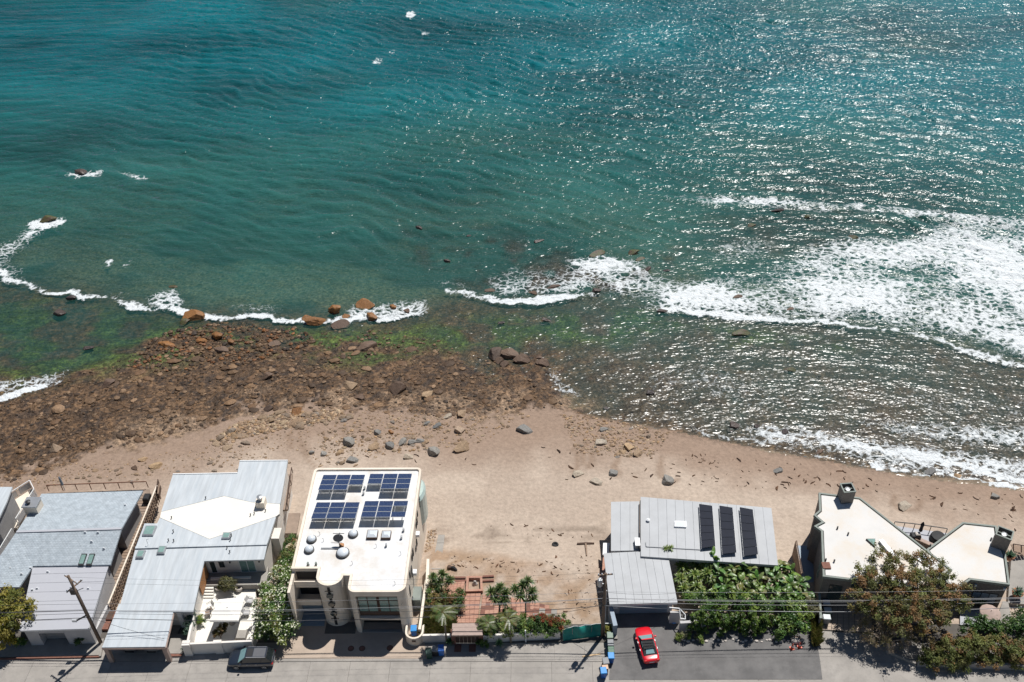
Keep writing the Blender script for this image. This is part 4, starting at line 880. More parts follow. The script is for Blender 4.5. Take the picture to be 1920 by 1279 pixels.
# slit windows of the right wall
wa = Vector((X['e'], yBay+1.2, 0)); wb = Vector((Xb1, yBack-1.0, 0)); wu = (wb-wa).normalized(); wL = (wb-wa).length
for (t, z0, z1, w) in ((.05,3.6,5.0,.3),(.13,5.0,6.0,.22),(.2,3.9,5.3,.34),(.27,5.2,6.1,.25),(.33,4.9,5.9,.22),(.44,3.6,4.2,.3),(.5,3.4,4.2,.3),(.56,5.3,6.0,.25),(.61,5.0,6.0,.3),(.66,5.5,6.2,.22),(.8,4.7,6.0,.32),(.93,4.4,5.7,.34),(.97,4.6,5.6,.3),(.09,1.2,2.2,.4)):
    window(h, wa, wu, wL*t, wL*t+w, z0, z1, M['glass'], M['dark'], 1, 1, .03)
for (t, z) in ((.24,3.3),(.52,4.5)): face_quad(MB(), wa, wu, (0,0,1), wL*t, wL*t+.55, z, z+.4, .35).build('wall_unit', M['white_plastic'], h)
# glazed seaward bay bulging on the right rear
yy = yBack-2.2
MB().lathe([(1.0,0),(1.15,.3),(1.15,4.2),(.9,4.6)], (Xb1-.35, yy, 1.2), 16, .75, 1.6).build('glass_bay', M['pale_glass'], h)
# small box, wall and planter on the right side passage
p = W(783,1122,1.0); MB().bevbox(p[0]-.5,p[0]+.45,p[1]-.9,p[1]+.9,-.5,1.9,.05).build('meter_box', M['green_trim'], h)
# roof kit
def dome(px, py, r, rot=0):
    p = W(px, py, ZR+.25); t = MB().lathe([(r+.08,-.28),(r+.08,-.02),(r+.02,0)], p, 24).build('round_skylight', M['dark'], h)
    MB().lathe([(r,.0),(r*.97,.08),(r*.8,.2),(r*.5,.29),(r*.2,.335),(.02,.34)], p, 24).build('dome', M['dome'], t, smooth=True)
dome(584,1010,.45); dome(579.5,1029.5,.45); dome(662,1000,.45); dome(642.5,1035.5,.62)
for (px, py, w, d) in ((698,1001,.52,.5),(724,1002,.45,.45)):
    p = W(px, py, ZR+.3); t = MB().box(p[0]-w-.05,p[0]+w+.05,p[1]-d-.05,p[1]+d+.05,ZR-.02,ZR+.32).build('square_skylight', M['darkwood'], h)
    MB().add([(p[0]-w,p[1]-d,ZR+.321),(p[0]+w,p[1]-d,ZR+.321),(p[0]+w,p[1]+d,ZR+.321),(p[0]-w,p[1]+d,ZR+.321),(p[0]-w*.45,p[1]-d*.45,ZR+.5),(p[0]+w*.45,p[1]-d*.45,ZR+.5),(p[0]+w*.45,p[1]+d*.45,ZR+.5),(p[0]-w*.45,p[1]+d*.45,ZR+.5)], [(0,1,5,4),(1,2,6,5),(2,3,7,6),(3,0,4,7),(4,5,6,7)]).build('dome', M['dome'], t)
p = W(637,1024,ZR); ds = MB().tube([(p[0],p[1],ZR-.05),(p[0],p[1],ZR+.9)], .05, 8).build('satellite_mast', M['dark'], h)
d = MB().lathe([(.55,.12),(.4,.05),(.2,.01),(.02,0)], (0,0,0), 20, 1, .8); d.v = [(p[0]+q[0]-.05, p[1]+q[1]*.75+q[2]*.6+.1, ZR+1.0+q[1]*.55+q[2]*.7) for q in d.v]; d.build('dish', M['dark'], ds)
MB().tube([(p[0],p[1]+.15,ZR+.9),(p[0]+.15,p[1]+.55,ZR+1.5)], .025, 6).build('feed_arm', M['steel'], ds)
p2 = W(639,1012,ZR); MB().tube([(p2[0],p2[1],ZR),(p2[0],p2[1],ZR+1.1)], .03, 6).build('antenna_mast', M['dark'], h); MB().bar((p2[0]-.7,p2[1],ZR+1.0),(p2[0]+.5,p2[1],ZR+1.0),.05,.05).build('antenna_bar', M['dark'], h)
MB().bar((p[0]-1.9,p[1]-.35,ZR+.08),(p[0]+.4,p[1]-.35,ZR+.08),.12,.12).build('cable_tray', M['steel'], h)
MB().box(p[0]+.05,p[0]+.45,p[1]-.2,p[1]+.15,ZR-.02,ZR+.3).build('junction_box', M['cedar'], h)
for i, (px, py) in enumerate(((578,1060),(593,1060),(757,996),(753,1010),(724.5,1024.5),(684,917),(682,927))):
    p = W(px, py, ZR); MB().box(p[0]-.09,p[0]+.09,p[1]-.12,p[1]+.12,ZR-.02,ZR+.42).build('roof_vent', M['green_trim'] if i < 2 else M['steel'], h)
for (px, py) in ((600,1003),(607,1015),(661,1058),(706,1026),(752,1040),(741,1096),(581,1063)):
    p = W(px, py, ZR); MB().tube([(p[0],p[1],ZR-.02),(p[0],p[1],ZR+.45),(p[0]-.12,p[1],ZR+.5)], .03, 6).build('vent_pipe', M['steel'], h)
# solar arrays: rows of landscape panels tilted to the sea; some places empty
def array(o, cols, rows, skip, label):
    # o: far left corner (photograph pixel, height), panels 1.62 x .98 m
    PW, PH, tilt = 1.56, .96, math.radians(-13)
    t = thing('solar_array', label, 'solar array', o, 0, 'solar arrays on the white building')
    pw, ph = PW+.05, PH+.05
    me = MB().box(.02, PW-.02, -PH+.02, -.02, 0, .04).mesh('panel'); me.materials.append(M['cells'])
    fm = MB().box(0, PW, -PH, 0, -.012, .032).mesh('panel_frame'); fm.materials.append(M['trim'])
    for r in range(rows):
        for c in range(cols):
            if (c, r) in skip: continue
            f = bpy.data.objects.new('panel', fm); COL.objects.link(f); f.parent = t
            f.location = (c*pw, -r*ph*math.cos(tilt), .22-r*ph*math.sin(tilt)); f.rotation_euler = (tilt, 0, 0)
            g = bpy.data.objects.new('cells', me); COL.objects.link(g); g.parent = f
    W_ = cols*pw; D_ = rows*ph
    for k in range(cols):
        x = k*pw+.25
        for xx in (x, x+1.0):
            rr = rows-(1 if (k, rows-1) in skip else 0)
            y = -rr*ph*math.cos(tilt)+.05; z = .22-rr*ph*math.sin(tilt)
            MB().tube([(xx,y,-.02),(xx,y,z-.04)], .03, 6).build('strut', M['steel'], t, local=True)
            MB().bar((xx,0,.16),(xx,y,z-.05),.05,.05).build('beam', M['steel'], t, local=True)
            MB().box(xx-.12,xx+.12,-.1,.1,-.02,.17).build('foot', M['steel'], t, local=True)
array(W(607,893.5,ZR+.22), 3, 3, {(2,2)}, 'solar array nearest the sea on the left, one panel missing at its inner corner')
array(W(694.5,891.5,ZR+.22), 3, 3, {(0,2)}, 'solar array nearest the sea on the right, one panel missing at its inner corner')
array(W(594.5,945,ZR+.22), 3, 3, set(), 'complete solar array of nine panels nearer the street on the left')
array(W(685,942.5,ZR+.22), 3, 3, {(2,1)}, 'solar array nearer the street on the right, with a gap in its middle row')
# boundary wall and curved pier with house number on the right
bw = thing('side_wall', 'long cream boundary wall between the white building and the planted lot', 'wall', W(795,1120,0))
MB().prism([W2(800,1048,1.4), W2(805,1048,1.4), W2(803,1110,1.4), W2(797,1110,1.4)], -1.5, 1.4).build('wall', M['cream'], bw)
MB().prism([W2(797,1087,1.2), W2(801,1087,1.2), W2(789,1180,1.2), W2(784,1180,1.2)], -1.0, 1.2).build('wall', M['cream'], bw)
MB().prism([W2(776,1110,.3), W2(796,1090,.3), W2(786,1185,.3), W2(770,1185,.3)], -1, .06).build('side_path', M['tan_concrete'], bw)
pr_ = thing('bin_enclosure', 'rounded cream enclosure at the street holding a blue bin, right of the white building', 'enclosure', W(778,1205,0))
c = W(777,1186,1.15); R_ = .95
pts = [(c[0]-R_, c[1]+.9)] + [(c[0]-R_*math.cos(math.radians(t)), c[1]-R_*math.sin(math.radians(t))*.9) for t in range(0,181,20)] + [(c[0]+R_, c[1]+.9)]
pts_in = [(c[0]+(p[0]-c[0])*.8, c[1]+(p[1]-c[1])*.8) for p in pts]
N = len(pts); m = MB()
m.add([(p[0],p[1],-.1) for p in pts]+[(p[0],p[1],1.3) for p in pts]+[(p[0],p[1],-.1) for p in pts_in]+[(p[0],p[1],1.3) for p in pts_in], [f for k in range(N-1) for f in ((k,k+1,N+k+1,N+k),(2*N+k+1,2*N+k,3*N+k,3*N+k+1),(N+k,N+k+1,3*N+k+1,3*N+k))]+[(0,N,3*N,2*N),(N-1,3*N-1,4*N-1,2*N-1)])
m.build('curved_wall', M['cream'], pr_)
MB().box(c[0]-.2, c[0]+.2, c[1]-R_*.9-.03, c[1]-R_*.9+.05, .75, 1.0).build('mail_slot', M['darkwood'], pr_)

# ================================================================== EMPTY LOT: wall, gate, ruined paving
lw = thing('garden_wall', 'low white garden wall along the street in front of the planted lot', 'wall', W(900,1195,0))
a, b = Vector((*W2(792,1203),0)), Vector((*W2(848,1202),0)); cbox(a, b, .22, -.1, 1.15).build('wall', M['white_wall'], lw)
a, b = Vector((*W2(904,1203),0)), Vector((*W2(1050,1196),0)); cbox(a, b, .22, -.1, 1.1).build('wall', M['white_wall'], lw)
gt = thing('gate_porch', 'small street gate with a pinkish plank roof and brown doors', 'gate', W(876,1205,0))
q = L3([(848,1169),(904,1168),(905,1191),(847,1192)], 2.3)
for k in range(3): 
    t0, t1 = k/3+.006, (k+1)/3-.006
    MB().slab([lerp(q[0],q[3],t0), lerp(q[1],q[2],t0), lerp(q[1],q[2],t1), lerp(q[0],q[3],t1)], .1).build('roof_plank', M['beam'], gt)
MB().slab([(p[0],p[1],2.19) for p in q], .08).build('roof_frame', M['wood'], gt)
gp = W(851,1207); gq = W(903,1206)
for p in (gp, gq): MB().box(p[0]-.2,p[0]+.2,p[1]-.1,p[1]+.3,-.1,2.1).build('post', M['brickdark'], gt)
for k in range(6):
    x0 = gp[0]+.22+(gq[0]-gp[0]-.44)*k/6; x1 = gp[0]+.22+(gq[0]-gp[0]-.44)*(k+1)/6-.02
    MB().box(x0, x1, gp[1]+.05, gp[1]+.11, .05, 1.9).build('door_board', M['darkwood'], gt)
for k in range(4):
    x0 = gp[0]+.1+k*.75
    MB().box(x0, x0+.7, gp[1]-1.0, gp[1]-.1, -.05, .045).build('paving_slab', M['concrete'] if k%2 else M['brickdark'], gt)
# terracotta court: patches of brick bays
ct = thing('terracotta_court', 'remains of a terracotta tiled court behind the plank roofed gate', 'paving', W(880,1130,0))
def bay(pts, n, m, z, mat=None, lost=.0):
    q = L3(pts, z)
    MB().slab([(p[0],p[1],z-.03) for p in q], .25).build('bed', M['brickdark'], ct)
    for i in range(n):
        for j in range(m):
            if rnd.random() < lost: continue
            f = lambda u, v: lerp(lerp(q[0],q[1],u), lerp(q[3],q[2],u), v)
            e = .006; dz = rnd.uniform(-.008,.012)
            u0, u1, v0, v1 = i/n+e, (i+1)/n-e, j/m+e, (j+1)/m-e
            MB().slab([(lambda p: (p[0],p[1],p[2]+dz))(f(*uv)) for uv in ((u0,v0),(u1,v0),(u1,v1),(u0,v1))], .05).build('tile', mat or M['brick'], ct)
bay([(840,1110),(902,1110),(895,1168),(850,1168)], 6, 7, .02); bay([(838,1092),(872,1090),(868,1108),(836,1110)], 5, 4, .04); bay([(905,1115),(955,1112),(950,1150),(900,1152)], 6, 5, .0, None, .25)
bay([(958,1120),(1030,1135),(1028,1160),(960,1155)], 8, 4, -.02, None, .45); bay([(1000,1140),(1045,1142),(1044,1160),(998,1160)], 4, 2, .02, M['concrete'], .3)
for (pts) in ([(845,1083),(873,1083)],[(848,1090),(874,1089)],[(905,1081),(926,1080)],[(905,1089),(926,1088)]):
    a, b = W(*pts[0],.0), W(*pts[1],.0); MB().bar((a[0],a[1],-.05), (b[0],b[1],-.05), .22, .22).build('edging', M['brickdark'], ct)
fp = thing('fire_pit', 'square pink walled pit with a dark inside and broken statue, in the empty lot', 'pit', W(889,1100,-.1))
a, b, c, d = [Vector(p) for p in L3([(877,1082),(902,1082),(903,1106),(875,1107)], .3)]
for p, q in ((a,b),(b,c),(c,d),(d,a)):
    p_ = Vector((p.x,p.y,0)); q_ = Vector((q.x,q.y,0)); t_ = (q_-p_).normalized(); cbox(p_+t_*.125, q_+t_*.125, .25, -.8, .3).build('pit_wall', M['brick'], fp)
MB().prism(offset([tuple(p[:2]) for p in (a,b,c,d)], .12), -.8, -.35).build('pit_floor', M['black'], fp)
k = W(889,1096,-.2); MB().lathe([(.2,0),(.3,.2),(.22,.4),(.1,.55),(.14,.7),(.05,.8)], (k[0]+.1,k[1],-.35), 10, 1.2, .9).build('broken_statue', M['pot'], fp, smooth=True)
# pale path strip and rubble by the white building
ps = thing('path_strip', 'narrow pale concrete path beside the white building, running towards the sand', 'path', W(825,1030,-.8))
for k in range(4):
    t0, t1 = k/4+.004, (k+1)/4-.004; A, B, C_, D = WG(822,1003), WG(834,1003), WG(826,1068), WG(809,1068)
    f = lambda p, dz=.05: (p[0], p[1], p[2]+dz)
    MB().slab([f(lerp(A,D,t0)), f(lerp(B,C_,t0)), f(lerp(B,C_,t1)), f(lerp(A,D,t1))], .4).build('slab', M['concrete'], ps)
# green tarp fence
tf = thing('tarp_fence', 'sagging teal green mesh tarp fence at the street edge of the empty lot', 'fence', W(1090,1198,0))
M['tarp'] = pm('teal_tarp', (.02,.24,.20), .5, .2, 2., spec=.3)
a, b = Vector((*W2(1056,1202),0)), Vector((*W2(1128,1193),0)); u = (b-a); n_ = Vector((-u.y,u.x,0)).normalized(); nx_, nz_ = 28, 8
V = []; 
for j in range(nz_+1):
    for i in range(nx_+1):
        s, t = i/nx_, j/nz_; p = a+u*s; sag = .07*math.sin(s*math.pi*3)**2
        top = 1.75-sag-(.55*(1-s/.12) if s < .12 else 0)
        off_ = .3*math.sin(t*math.pi)*math.sin(s*9.5)+.05*math.sin(s*23+1)*t+.35*t
        V.append((p.x+n_.x*off_, p.y+n_.y*off_, .03+t*top))
F_ = [(j*(nx_+1)+i, j*(nx_+1)+i+1, (j+1)*(nx_+1)+i+1, (j+1)*(nx_+1)+i) for j in range(nz_) for i in range(nx_)]
tp = MB().add(V, F_).build('tarp', M['tarp'], tf, smooth=True); sm = tp.modifiers.new('thick', 'SOLIDIFY'); sm.thickness = .02
for s in (0,.25,.5,.75,1): p = a+u*s; MB().tube([(p.x+n_.x*.3,p.y+n_.y*.3,-.1),(p.x+n_.x*.3,p.y+n_.y*.3,1.5)], .03, 6).build('post', M['steel'], tf)
MB().tube([V[nz_*(nx_+1)+i] for i in range(0,nx_+1,2)], .02, 6).build('top_cord', M['trim'], tf)

# ================================================================== HOUSE 4: grey panel roof
Z4 = 3.1
h = thing('grey_roofed_house', 'low house with grey panel roofs and three dark solar columns, asphalt drive in front', 'house', W(1300,1050,0))
strips(W(1145.5,941,Z4-.35), W(1199,940,Z4-.35), W(1199,1032,Z4-.35), W(1145.5,1033,Z4-.35), 3, .02, .14, M['grey_roof'], h)
ma, mb_, mc, md = W(1201,931.5,Z4), W(1446.5,952.4,Z4), W(1459,1060,Z4), W(1201.5,1043,Z4)
strips(ma, mb_, mc, md, 15, .02, .16, M['grey_roof'], h)
ga, gb_, gc, gd2 = W(1131.5,1038,Z4-.25), W(1251,1029,Z4+.03), W(1271,1126.4,Z4-.15), W(1143,1131,Z4-.25)
strips((ga[0],ga[1],Z4-.2), (gb_[0],gb_[1],Z4-.2), (gc[0],gc[1],Z4-.45), (gd2[0],gd2[1],Z4-.45), 8, .02, .14, M['grey_roof'], h)
eps = lambda pts, z: [(p[0],p[1],z) for p in pts]
MB().slab(eps(offset([p[:2] for p in (ma,mb_,mc,md)], .03), Z4-.163), .2).build('fascia', M['lgrey_wall'], h)
MB().slab(eps(offset([p[:2] for p in L3([(1145.5,941),(1199,940),(1199,1032),(1145.5,1033)], Z4-.35)], .03), Z4-.35-.143), .2).build('fascia', M['trim'], h)
gpoly = [p[:2] for p in (ga,gb_,gc,gd2)]
MB().slab([(p[0],p[1],z-.142) for p, z in zip(offset(gpoly,.03), (Z4-.2,Z4-.2,Z4-.45,Z4-.45))], .2).build('fascia', M['trim'], h)
MB().prism(offset([p[:2] for p in (ma,mb_,mc,md)], .5), -3, Z4-.37).build('wall', M['lgrey_wall'], h)
MB().prism(offset([p[:2] for p in L3([(1145.5,941),(1205,940),(1205,1032),(1145.5,1033)], Z4-.35)], .35), -3, Z4-.7).build('wall', M['lgrey_wall'], h)
gw_ = offset(gpoly, .3); MB().prism([gw_[0], gw_[1], lerp(gw_[1],gw_[2],.93), lerp(gw_[0],gw_[3],.93)], -1.5, Z4-.82).build('garage_wall', M['lgrey_wall'], h)
a, b = Vector((*lerp(gw_[0],gw_[3],.93),0)), Vector((*lerp(gw_[1],gw_[2],.93),0)); u = (b-a).normalized(); Lq = (b-a).length
dr = face_quad(MB(), a, u, (0,0,1), .9, Lq-.5, .05, 2.15, .03).build('garage_door', M['blue_door'], h)
for k in range(4): face_quad(MB(), a, u, (0,0,1), .95, Lq-.55, .08+k*.52, .08+k*.52+.48, .05).build('door_panel', M['blue_door'], dr)
face_quad(MB(), a, u, (0,0,1), .15, .7, .9, 1.9, .06).build('meter_panel', M['trim'], h)
for x in (1199.6,): 
    p, q = W(1200.3,941,Z4-.05), W(1200.3,1031,Z4-.05); MB().bar(p, q, .1, .5).build('roof_step', M['dark'], h)
p, q = W(1212,1025,Z4+.05), W(1318,1031,Z4+.05); MB().bar(p, q, .09, .09).build('pipe', M['pipe'], h); p2 = W(1211,1017,Z4+.05); MB().bar(p2, p, .12, .12).build('pipe', M['pipe'], h)
p = W(1196,1021,Z4-.3); MB().box(p[0]-.35,p[0]+.2,p[1]-.6,p[1]+.5,Z4-.4,Z4+.25).build('roof_unit', M['steel'], h)
p = W(1215,977,Z4); MB().lathe([(.16,-.02),(.16,.22),(.22,.24),(.05,.34)], p, 12).build('roof_vent', M['white_plastic'], h)
q = L3([(1265,976.5),(1287,977),(1287,988),(1264.5,987)], Z4+.2); s_ = MB().slab(q, .22).build('skylight', M['white_plastic'], h); MB().slab([lerp(q[i],q[(i+2)%4],.12)[:2]+(Z4+.215,) for i in range(4)], .03).build('pane', M['dome'], s_)
cols4 = [((1311,944.5),(1335.5,948),(1341.5,1024),(1315.5,1028)), ((1349,947.5),(1373.5,951.5),(1381,1036),(1354.5,1039)), ((1387,950.5),(1411.5,955),(1421.5,1039),(1395,1043))]
for i, c4 in enumerate(cols4):
    t = thing('solar_column', ['leftmost of the three dark solar columns on the grey roof', 'middle one of the three dark solar columns on the grey roof', 'rightmost of the three dark solar columns on the grey roof'][i], 'solar panel', W(*c4[3],Z4), 0, 'dark solar columns on the grey roof')
    q = [W(*c4[0],Z4+.42), W(*c4[1],Z4+.5), W(*c4[2],Z4+.5), W(*c4[3],Z4+.42)]
    for k in range(6):
        t0, t1 = k/6+.004, (k+1)/6-.004
        MB().slab([lerp(q[0],q[3],t0), lerp(q[1],q[2],t0), lerp(q[1],q[2],t1), lerp(q[0],q[3],t1)], .05).build('panel', M['thermal'], t)
    for e in (0,1): MB().bar(Vector(q[e])-Vector((0,0,.09)), Vector(q[3-e])-Vector((0,0,.09)), .05, .06).build('rail', M['steel'], t)
    for k in range(4):
        for e in (0,1): p = lerp(q[e], q[3-e], (k+.3)/3.6); MB().tube([(p[0],p[1],Z4-.02),(p[0],p[1],p[2]-.1)], .03, 6).build('leg', M['steel'], t)
# side sheds left of the grey house
MB().prism([W2(1131,1038,.9), W2(1142,1038,.9), W2(1140,1085,.9), W2(1128,1085,.9)], -1.2, .9).build('side_planter', M['brick'], h)
MB().slab(L3([(1131,1018),(1143,1018),(1141,1040),(1130,1040)], 1.2), .2).build('side_step', M['trim'], h)
MB().prism([W2(1141,1135,1.9), W2(1148,1133,1.9), W2(1158,1172,1.9), W2(1150,1173,1.9)], -.1, 1.85).build('shed_wall', M['blue_door'], h)
# drive wall, gate and railing right of the garage
dw = thing('drive_wall', 'grey wall with gate pier and white rail right of the garage door', 'wall', W(1290,1180,0))
a, b = Vector((*W2(1273,1183),0)), Vector((*W2(1322,1180),0)); cbox(a, b, .3, -.1, 1.5).build('wall', M['lgrey_wall'], dw)
a, b = Vector((*W2(1254,1168),0)), Vector((*W2(1273,1168),0)); cbox(a, b, .2, -.1, 1.9).build('gate', M['lgrey_wall'], dw)
p = Vector(W(1275,1166,1.7)); 
for q1, q2 in (((1274,1141,2.2),(1276,1160,1.6)),((1274,1141,2.2),(1285,1153,1.7)),((1285,1153,1.7),(1285,1161,1.5)),((1276,1160,1.6),(1285,1161,1.5)),((1255,1139,2.2),(1274,1141,2.2))): MB().bar(W(*q1), W(*q2), .08, .08).build('rail', M['trim'], dw)
kb = thing('drive_kerb', 'pale raised kerb at the left side of the asphalt drive by the bins', 'kerb', W(1154,1185,0))
MB().prism([W2(1149,1176), W2(1155,1176), W2(1158,1200), W2(1150,1200)], -.1, .22).build('kerb', M['concrete'], kb)
for (q1, q2) in (((1133,1169),(1150,1169)),((1150,1169),(1147,1148))): MB().tube([W(*q1,1.0), W(*q2,1.0)], .05, 6).build('rail', M['trim'], kb)

# ================================================================== HOUSE 5: dark shingle walls, white roofs, green trim
ZA, ZB5 = 4.7, 3.9
h = thing('dark_shingle_house', 'dark shingle clad house with an angular white roof and sage green trim', 'house', W(1640,1060,0))
pa = [(1534.9,923.7),(1612.8,933),(1786,1068.7),(1764,1088),(1741,1108),(1616,1090),(1542.7,1081.2),(1539.5,996),(1526,986.5),(1540.5,979),(1525.5,966),(1536,957)]
A = [W2(*p,ZA) for p in pa]
MB().prism(offset(A,.12), -3.2, ZA-.2).build('wall', M['dark_wall'], h)
MB().prism(offset(A,.3), ZA-.22, ZA-.05).build('roof', M['roof_warm'], h)
def rimmed(poly, z, w, hgt, mat, parent):
    inn = offset(poly, w); n = len(poly)
    for i in range(n):
        j = (i+1)%n
        MB().add([(poly[i][0],poly[i][1],z-hgt),(poly[j][0],poly[j][1],z-hgt),(inn[j][0],inn[j][1],z-hgt),(inn[i][0],inn[i][1],z-hgt),(poly[i][0],poly[i][1],z),(poly[j][0],poly[j][1],z),(inn[j][0],inn[j][1],z),(inn[i][0],inn[i][1],z)],
                 [(3,2,1,0),(4,5,6,7),(0,1,5,4),(1,2,6,5),(2,3,7,6),(3,0,4,7)]).build('parapet_trim', mat, parent)
rimmed(A, ZA+.04, .2, .35, M['green_trim'], h)
pb = [(1737.6,1029.7),(1804.7,979.2),(1868.6,986),(1871,1005),(1886,1040),(1893.6,1096.8),(1820,1087.4),(1790,1108),(1760,1075)]
B = [W2(*p,ZB5) for p in pb]
MB().prism(offset(B,.12), -3, ZB5-.2).build('wing_wall', M['dark_wall'], h)
MB().prism(offset(B,.3), ZB5-.22, ZB5-.05).build('wing_roof', M['roof_warm'], h)
rimmed(B, ZB5+.04, .2, .35, M['green_trim'], h)
def chim(px, py, z, w, d, hh, ang, nf):
    c = W(px, py, z); t = thing('chimney_stack', 'x', 'chimney', c)
    return c
def chimney(px, py, zb, w, d, hh, rot, flues):
    c = Vector(W(px, py, zb)); R_ = Matrix.Rotation(rot, 3, 'Z')
    def bx(x0,x1,y0,y1,z0,z1):
        m = MB().box(x0,x1,y0,y1,z0,z1); m.v = [tuple(c+R_@Vector(v)) for v in m.v]; return m
    o = bx(-w,w,-d,d,-.3,hh-.5).build('chimney', M['dark_wall'], h)
    for q in ((-w,w,-d,-d+.12),(-w,w,d-.12,d),(-w,-w+.12,-d+.12,d-.12),(w-.12,w,-d+.12,d-.12)): bx(*q, hh-.5, hh+.2).build('chimney_side', M['dark_wall'], o)
    for q in ((-w-.04,w+.04,-d-.04,-d+.1),(-w-.04,w+.04,d-.1,d+.04),(-w-.04,-w+.1,-d+.1,d-.1),(w-.1,w+.04,-d+.1,d-.1)): bx(*q, hh+.2, hh+.3).build('chimney_trim', M['green_trim'], o)
    bx(-w+.13,w-.13,-.05,.05,hh-.3,hh+.12).build('divider', M['green_trim'], o)
    for (fx, fy) in flues:
        m = MB().lathe([(.24,hh-.5),(.24,hh),(.3,hh+.02),(.3,hh+.1),(.1,hh+.15)], (0,0,0), 14); m.v = [tuple(c+R_@Vector(v)) for v in m.v]; m.build('flue', M['steel'], o)
        m.v = m.v
chimney(1584,936,ZA-.05,.66,.66,1.6,.1, ((0,.0),)); chimney(1874,1022,ZB5-.05,.78,.68,1.7,-.55, ((.3,.2),))
# roof details
q = [W(1624,1010,ZA+.15), W(1641,1010,ZA+.15), W(1641,1025,ZA+.15)]; s_ = MB().slab(q, .25).build('triangular_skylight', M['dark'], h); MB().slab([lerp(p, W(1636,1014,ZA+.16), .12)[:2]+(ZA+.165,) for p in q], .02).build('pane', M['green_glass'], s_)
MB().bar(W(1651,1014,ZA+.15), W(1676,1044,ZA+.15), .45, .4).build('ridge_skylight', M['steel'], h)
q = L3([(1725,1034),(1752,1053),(1740,1062),(1713,1043)], ZA+.12); s_ = MB().slab(q, .2).build('skylight', M['steel'], h); MB().slab([lerp(q[i],q[(i+2)%4],.08)[:2]+(ZA+.135,) for i in range(4)], .02).build('pane', M['dome'], s_)
p = W(1549,1061,ZA); MB().box(p[0]-.42,p[0]+.42,p[1]-.4,p[1]+.4,ZA-.1,ZA+.12).build('roof_hatch', M['brickdark'], h)
for (px, py, z) in ((1570,991,ZA),(1590,1002,ZA),(1548,1051,ZA),(1564,1053,ZA),(1858,1012,ZB5),(1744,1024,ZB5)):
    p = W(px, py, z); MB().tube([(p[0],p[1],z-.06),(p[0],p[1],z+.3)], .09, 8).build('vent_pipe', M['dark'], h)
# windows on the street and left walls
fo = Vector((*A[6],0)); fu = (Vector((*A[5],0))-fo).normalized(); nn = Vector((fu.y,-fu.x,0)); fo = fo-nn*.12
window(h, fo, fu, 1.0, 2.2, .8, 3.4, M['glass'], M['dark']); window(h, fo, fu, 3.0, 5.0, 2.9, 4.3, M['glass'], M['green_trim'], 2)
lo_ = Vector((*A[7],0)); lu = (Vector((*A[6],0))-lo_).normalized(); window(h, lo_-Vector((lu.y,-lu.x,0))*.12, lu, 3.0, 3.5, 1.0, 3.8, M['green_glass'], M['green_trim'])
wo = Vector((*B[6],0)); wu = (Vector((*B[5],0))-wo).normalized(); window(h, wo-Vector((wu.y,-wu.x,0))*.12, wu, .8, 3.2, .4, 2.0, M['blue_door'], M['dark'], 3)
for x in (.6, 3.4): face_quad(MB(), wo-Vector((wu.y,-wu.x,0))*.12, wu, (0,0,1), x, x+.2, 3.0, 3.25, .16).build('wall_lamp', M['dome'], h)
# seaward deck between the wings
dk = MB().slab(L3([(1672,985),(1775,1000),(1800,1010),(1740,1045),(1700,1030)], 1.8), .25).build('deck', M['flat_roof'], h)
railing(h, [W(1674,990,1.8), W(1712,994,1.8), W(1772,1003,1.8)], 1.05, 2, M['dark'], None, .05)
tb = thing('covered_table', 'round black covered table on the sea deck between the two white roofs', 'table', W(1757,1012,1.8))
MB().lathe([(.85,0),(.8,.5),(.72,.68),(.3,.76),(.05,.8)], (0,0,0), 18).build('cover', M['black'], tb, local=True); MB().lathe([(.87,0),(.87,.08)], (0,0,0), 18).build('hem', M['dark'], tb, local=True)
um = thing('folded_parasol', 'folded black parasol on the sea deck between the two white roofs', 'parasol', W(1722,1006,1.8))
MB().tube([(0,0,0),(0,0,2.3)], .03, 8).build('pole', M['dark'], um, local=True); MB().lathe([(.06,.8),(.2,1.0),(.16,1.6),(.2,2.0),(.05,2.4)], (0,0,0), 10).build('canopy', M['black'], um, local=True); MB().lathe([(.3,0),(.3,.06)], (0,0,0), 14).build('base', M['dark'], um, local=True)
bq = thing('grill', 'dark grill with a pale lid beside the folded black parasol', 'grill', W(1714,1012,1.8)); MB().bevbox(-.5,.5,-.35,.35,.0,.9,.06).build('body', M['black'], bq, local=True); MB().bevbox(-.1,.45,-.25,.25,.9,1.1,.08).build('lid', M['pot'], bq, local=True)
sf = thing('deck_sofa', 'tan outdoor sofa on the sea deck against the larger white roof', 'sofa', W(1733,1022,1.8), -.6); MB().box(-1.0,1.0,-.4,.4,.0,.4).build('seat', M['beam'], sf, local=True); MB().box(-1.0,1.0,-.5,-.4,.0,.8).build('backrest', M['wood'], sf, local=True)
# left side yard: leaning board fence
sf = thing('yard_fence', 'weathered board fence along the narrow side yard left of the dark house', 'fence', W(1500,1050,0))
a, b = Vector(W(1490,1022,.3)), Vector(W(1502,1080,.6))
for k in range(14):
    p = a.lerp(b, k/14); q = a.lerp(b, (k+.9)/14); MB().hexa([(p.x-.04,p.y,-2),(p.x+.04,p.y,-2),(q.x+.04,q.y,-2),(q.x-.04,q.y,-2)], [(p.x-.04,p.y,1.0),(p.x+.04,p.y,1.0),(q.x+.04,q.y,1.0),(q.x-.04,q.y,1.0)]).build('board', M['wood'], sf)
MB().bar(a+Vector((.1,0,.75)), b+Vector((.1,0,.45)), .08, .1).build('rail', M['darkwood'], sf)
yd = tag(MB().prism([W2(1492,1024,-1), W2(1545,1024,-1), W2(1545,1130,-.2), W2(1500,1130,-.2)], -2.2, -.9).build('side_yard', M['blue_door']), kind='structure')
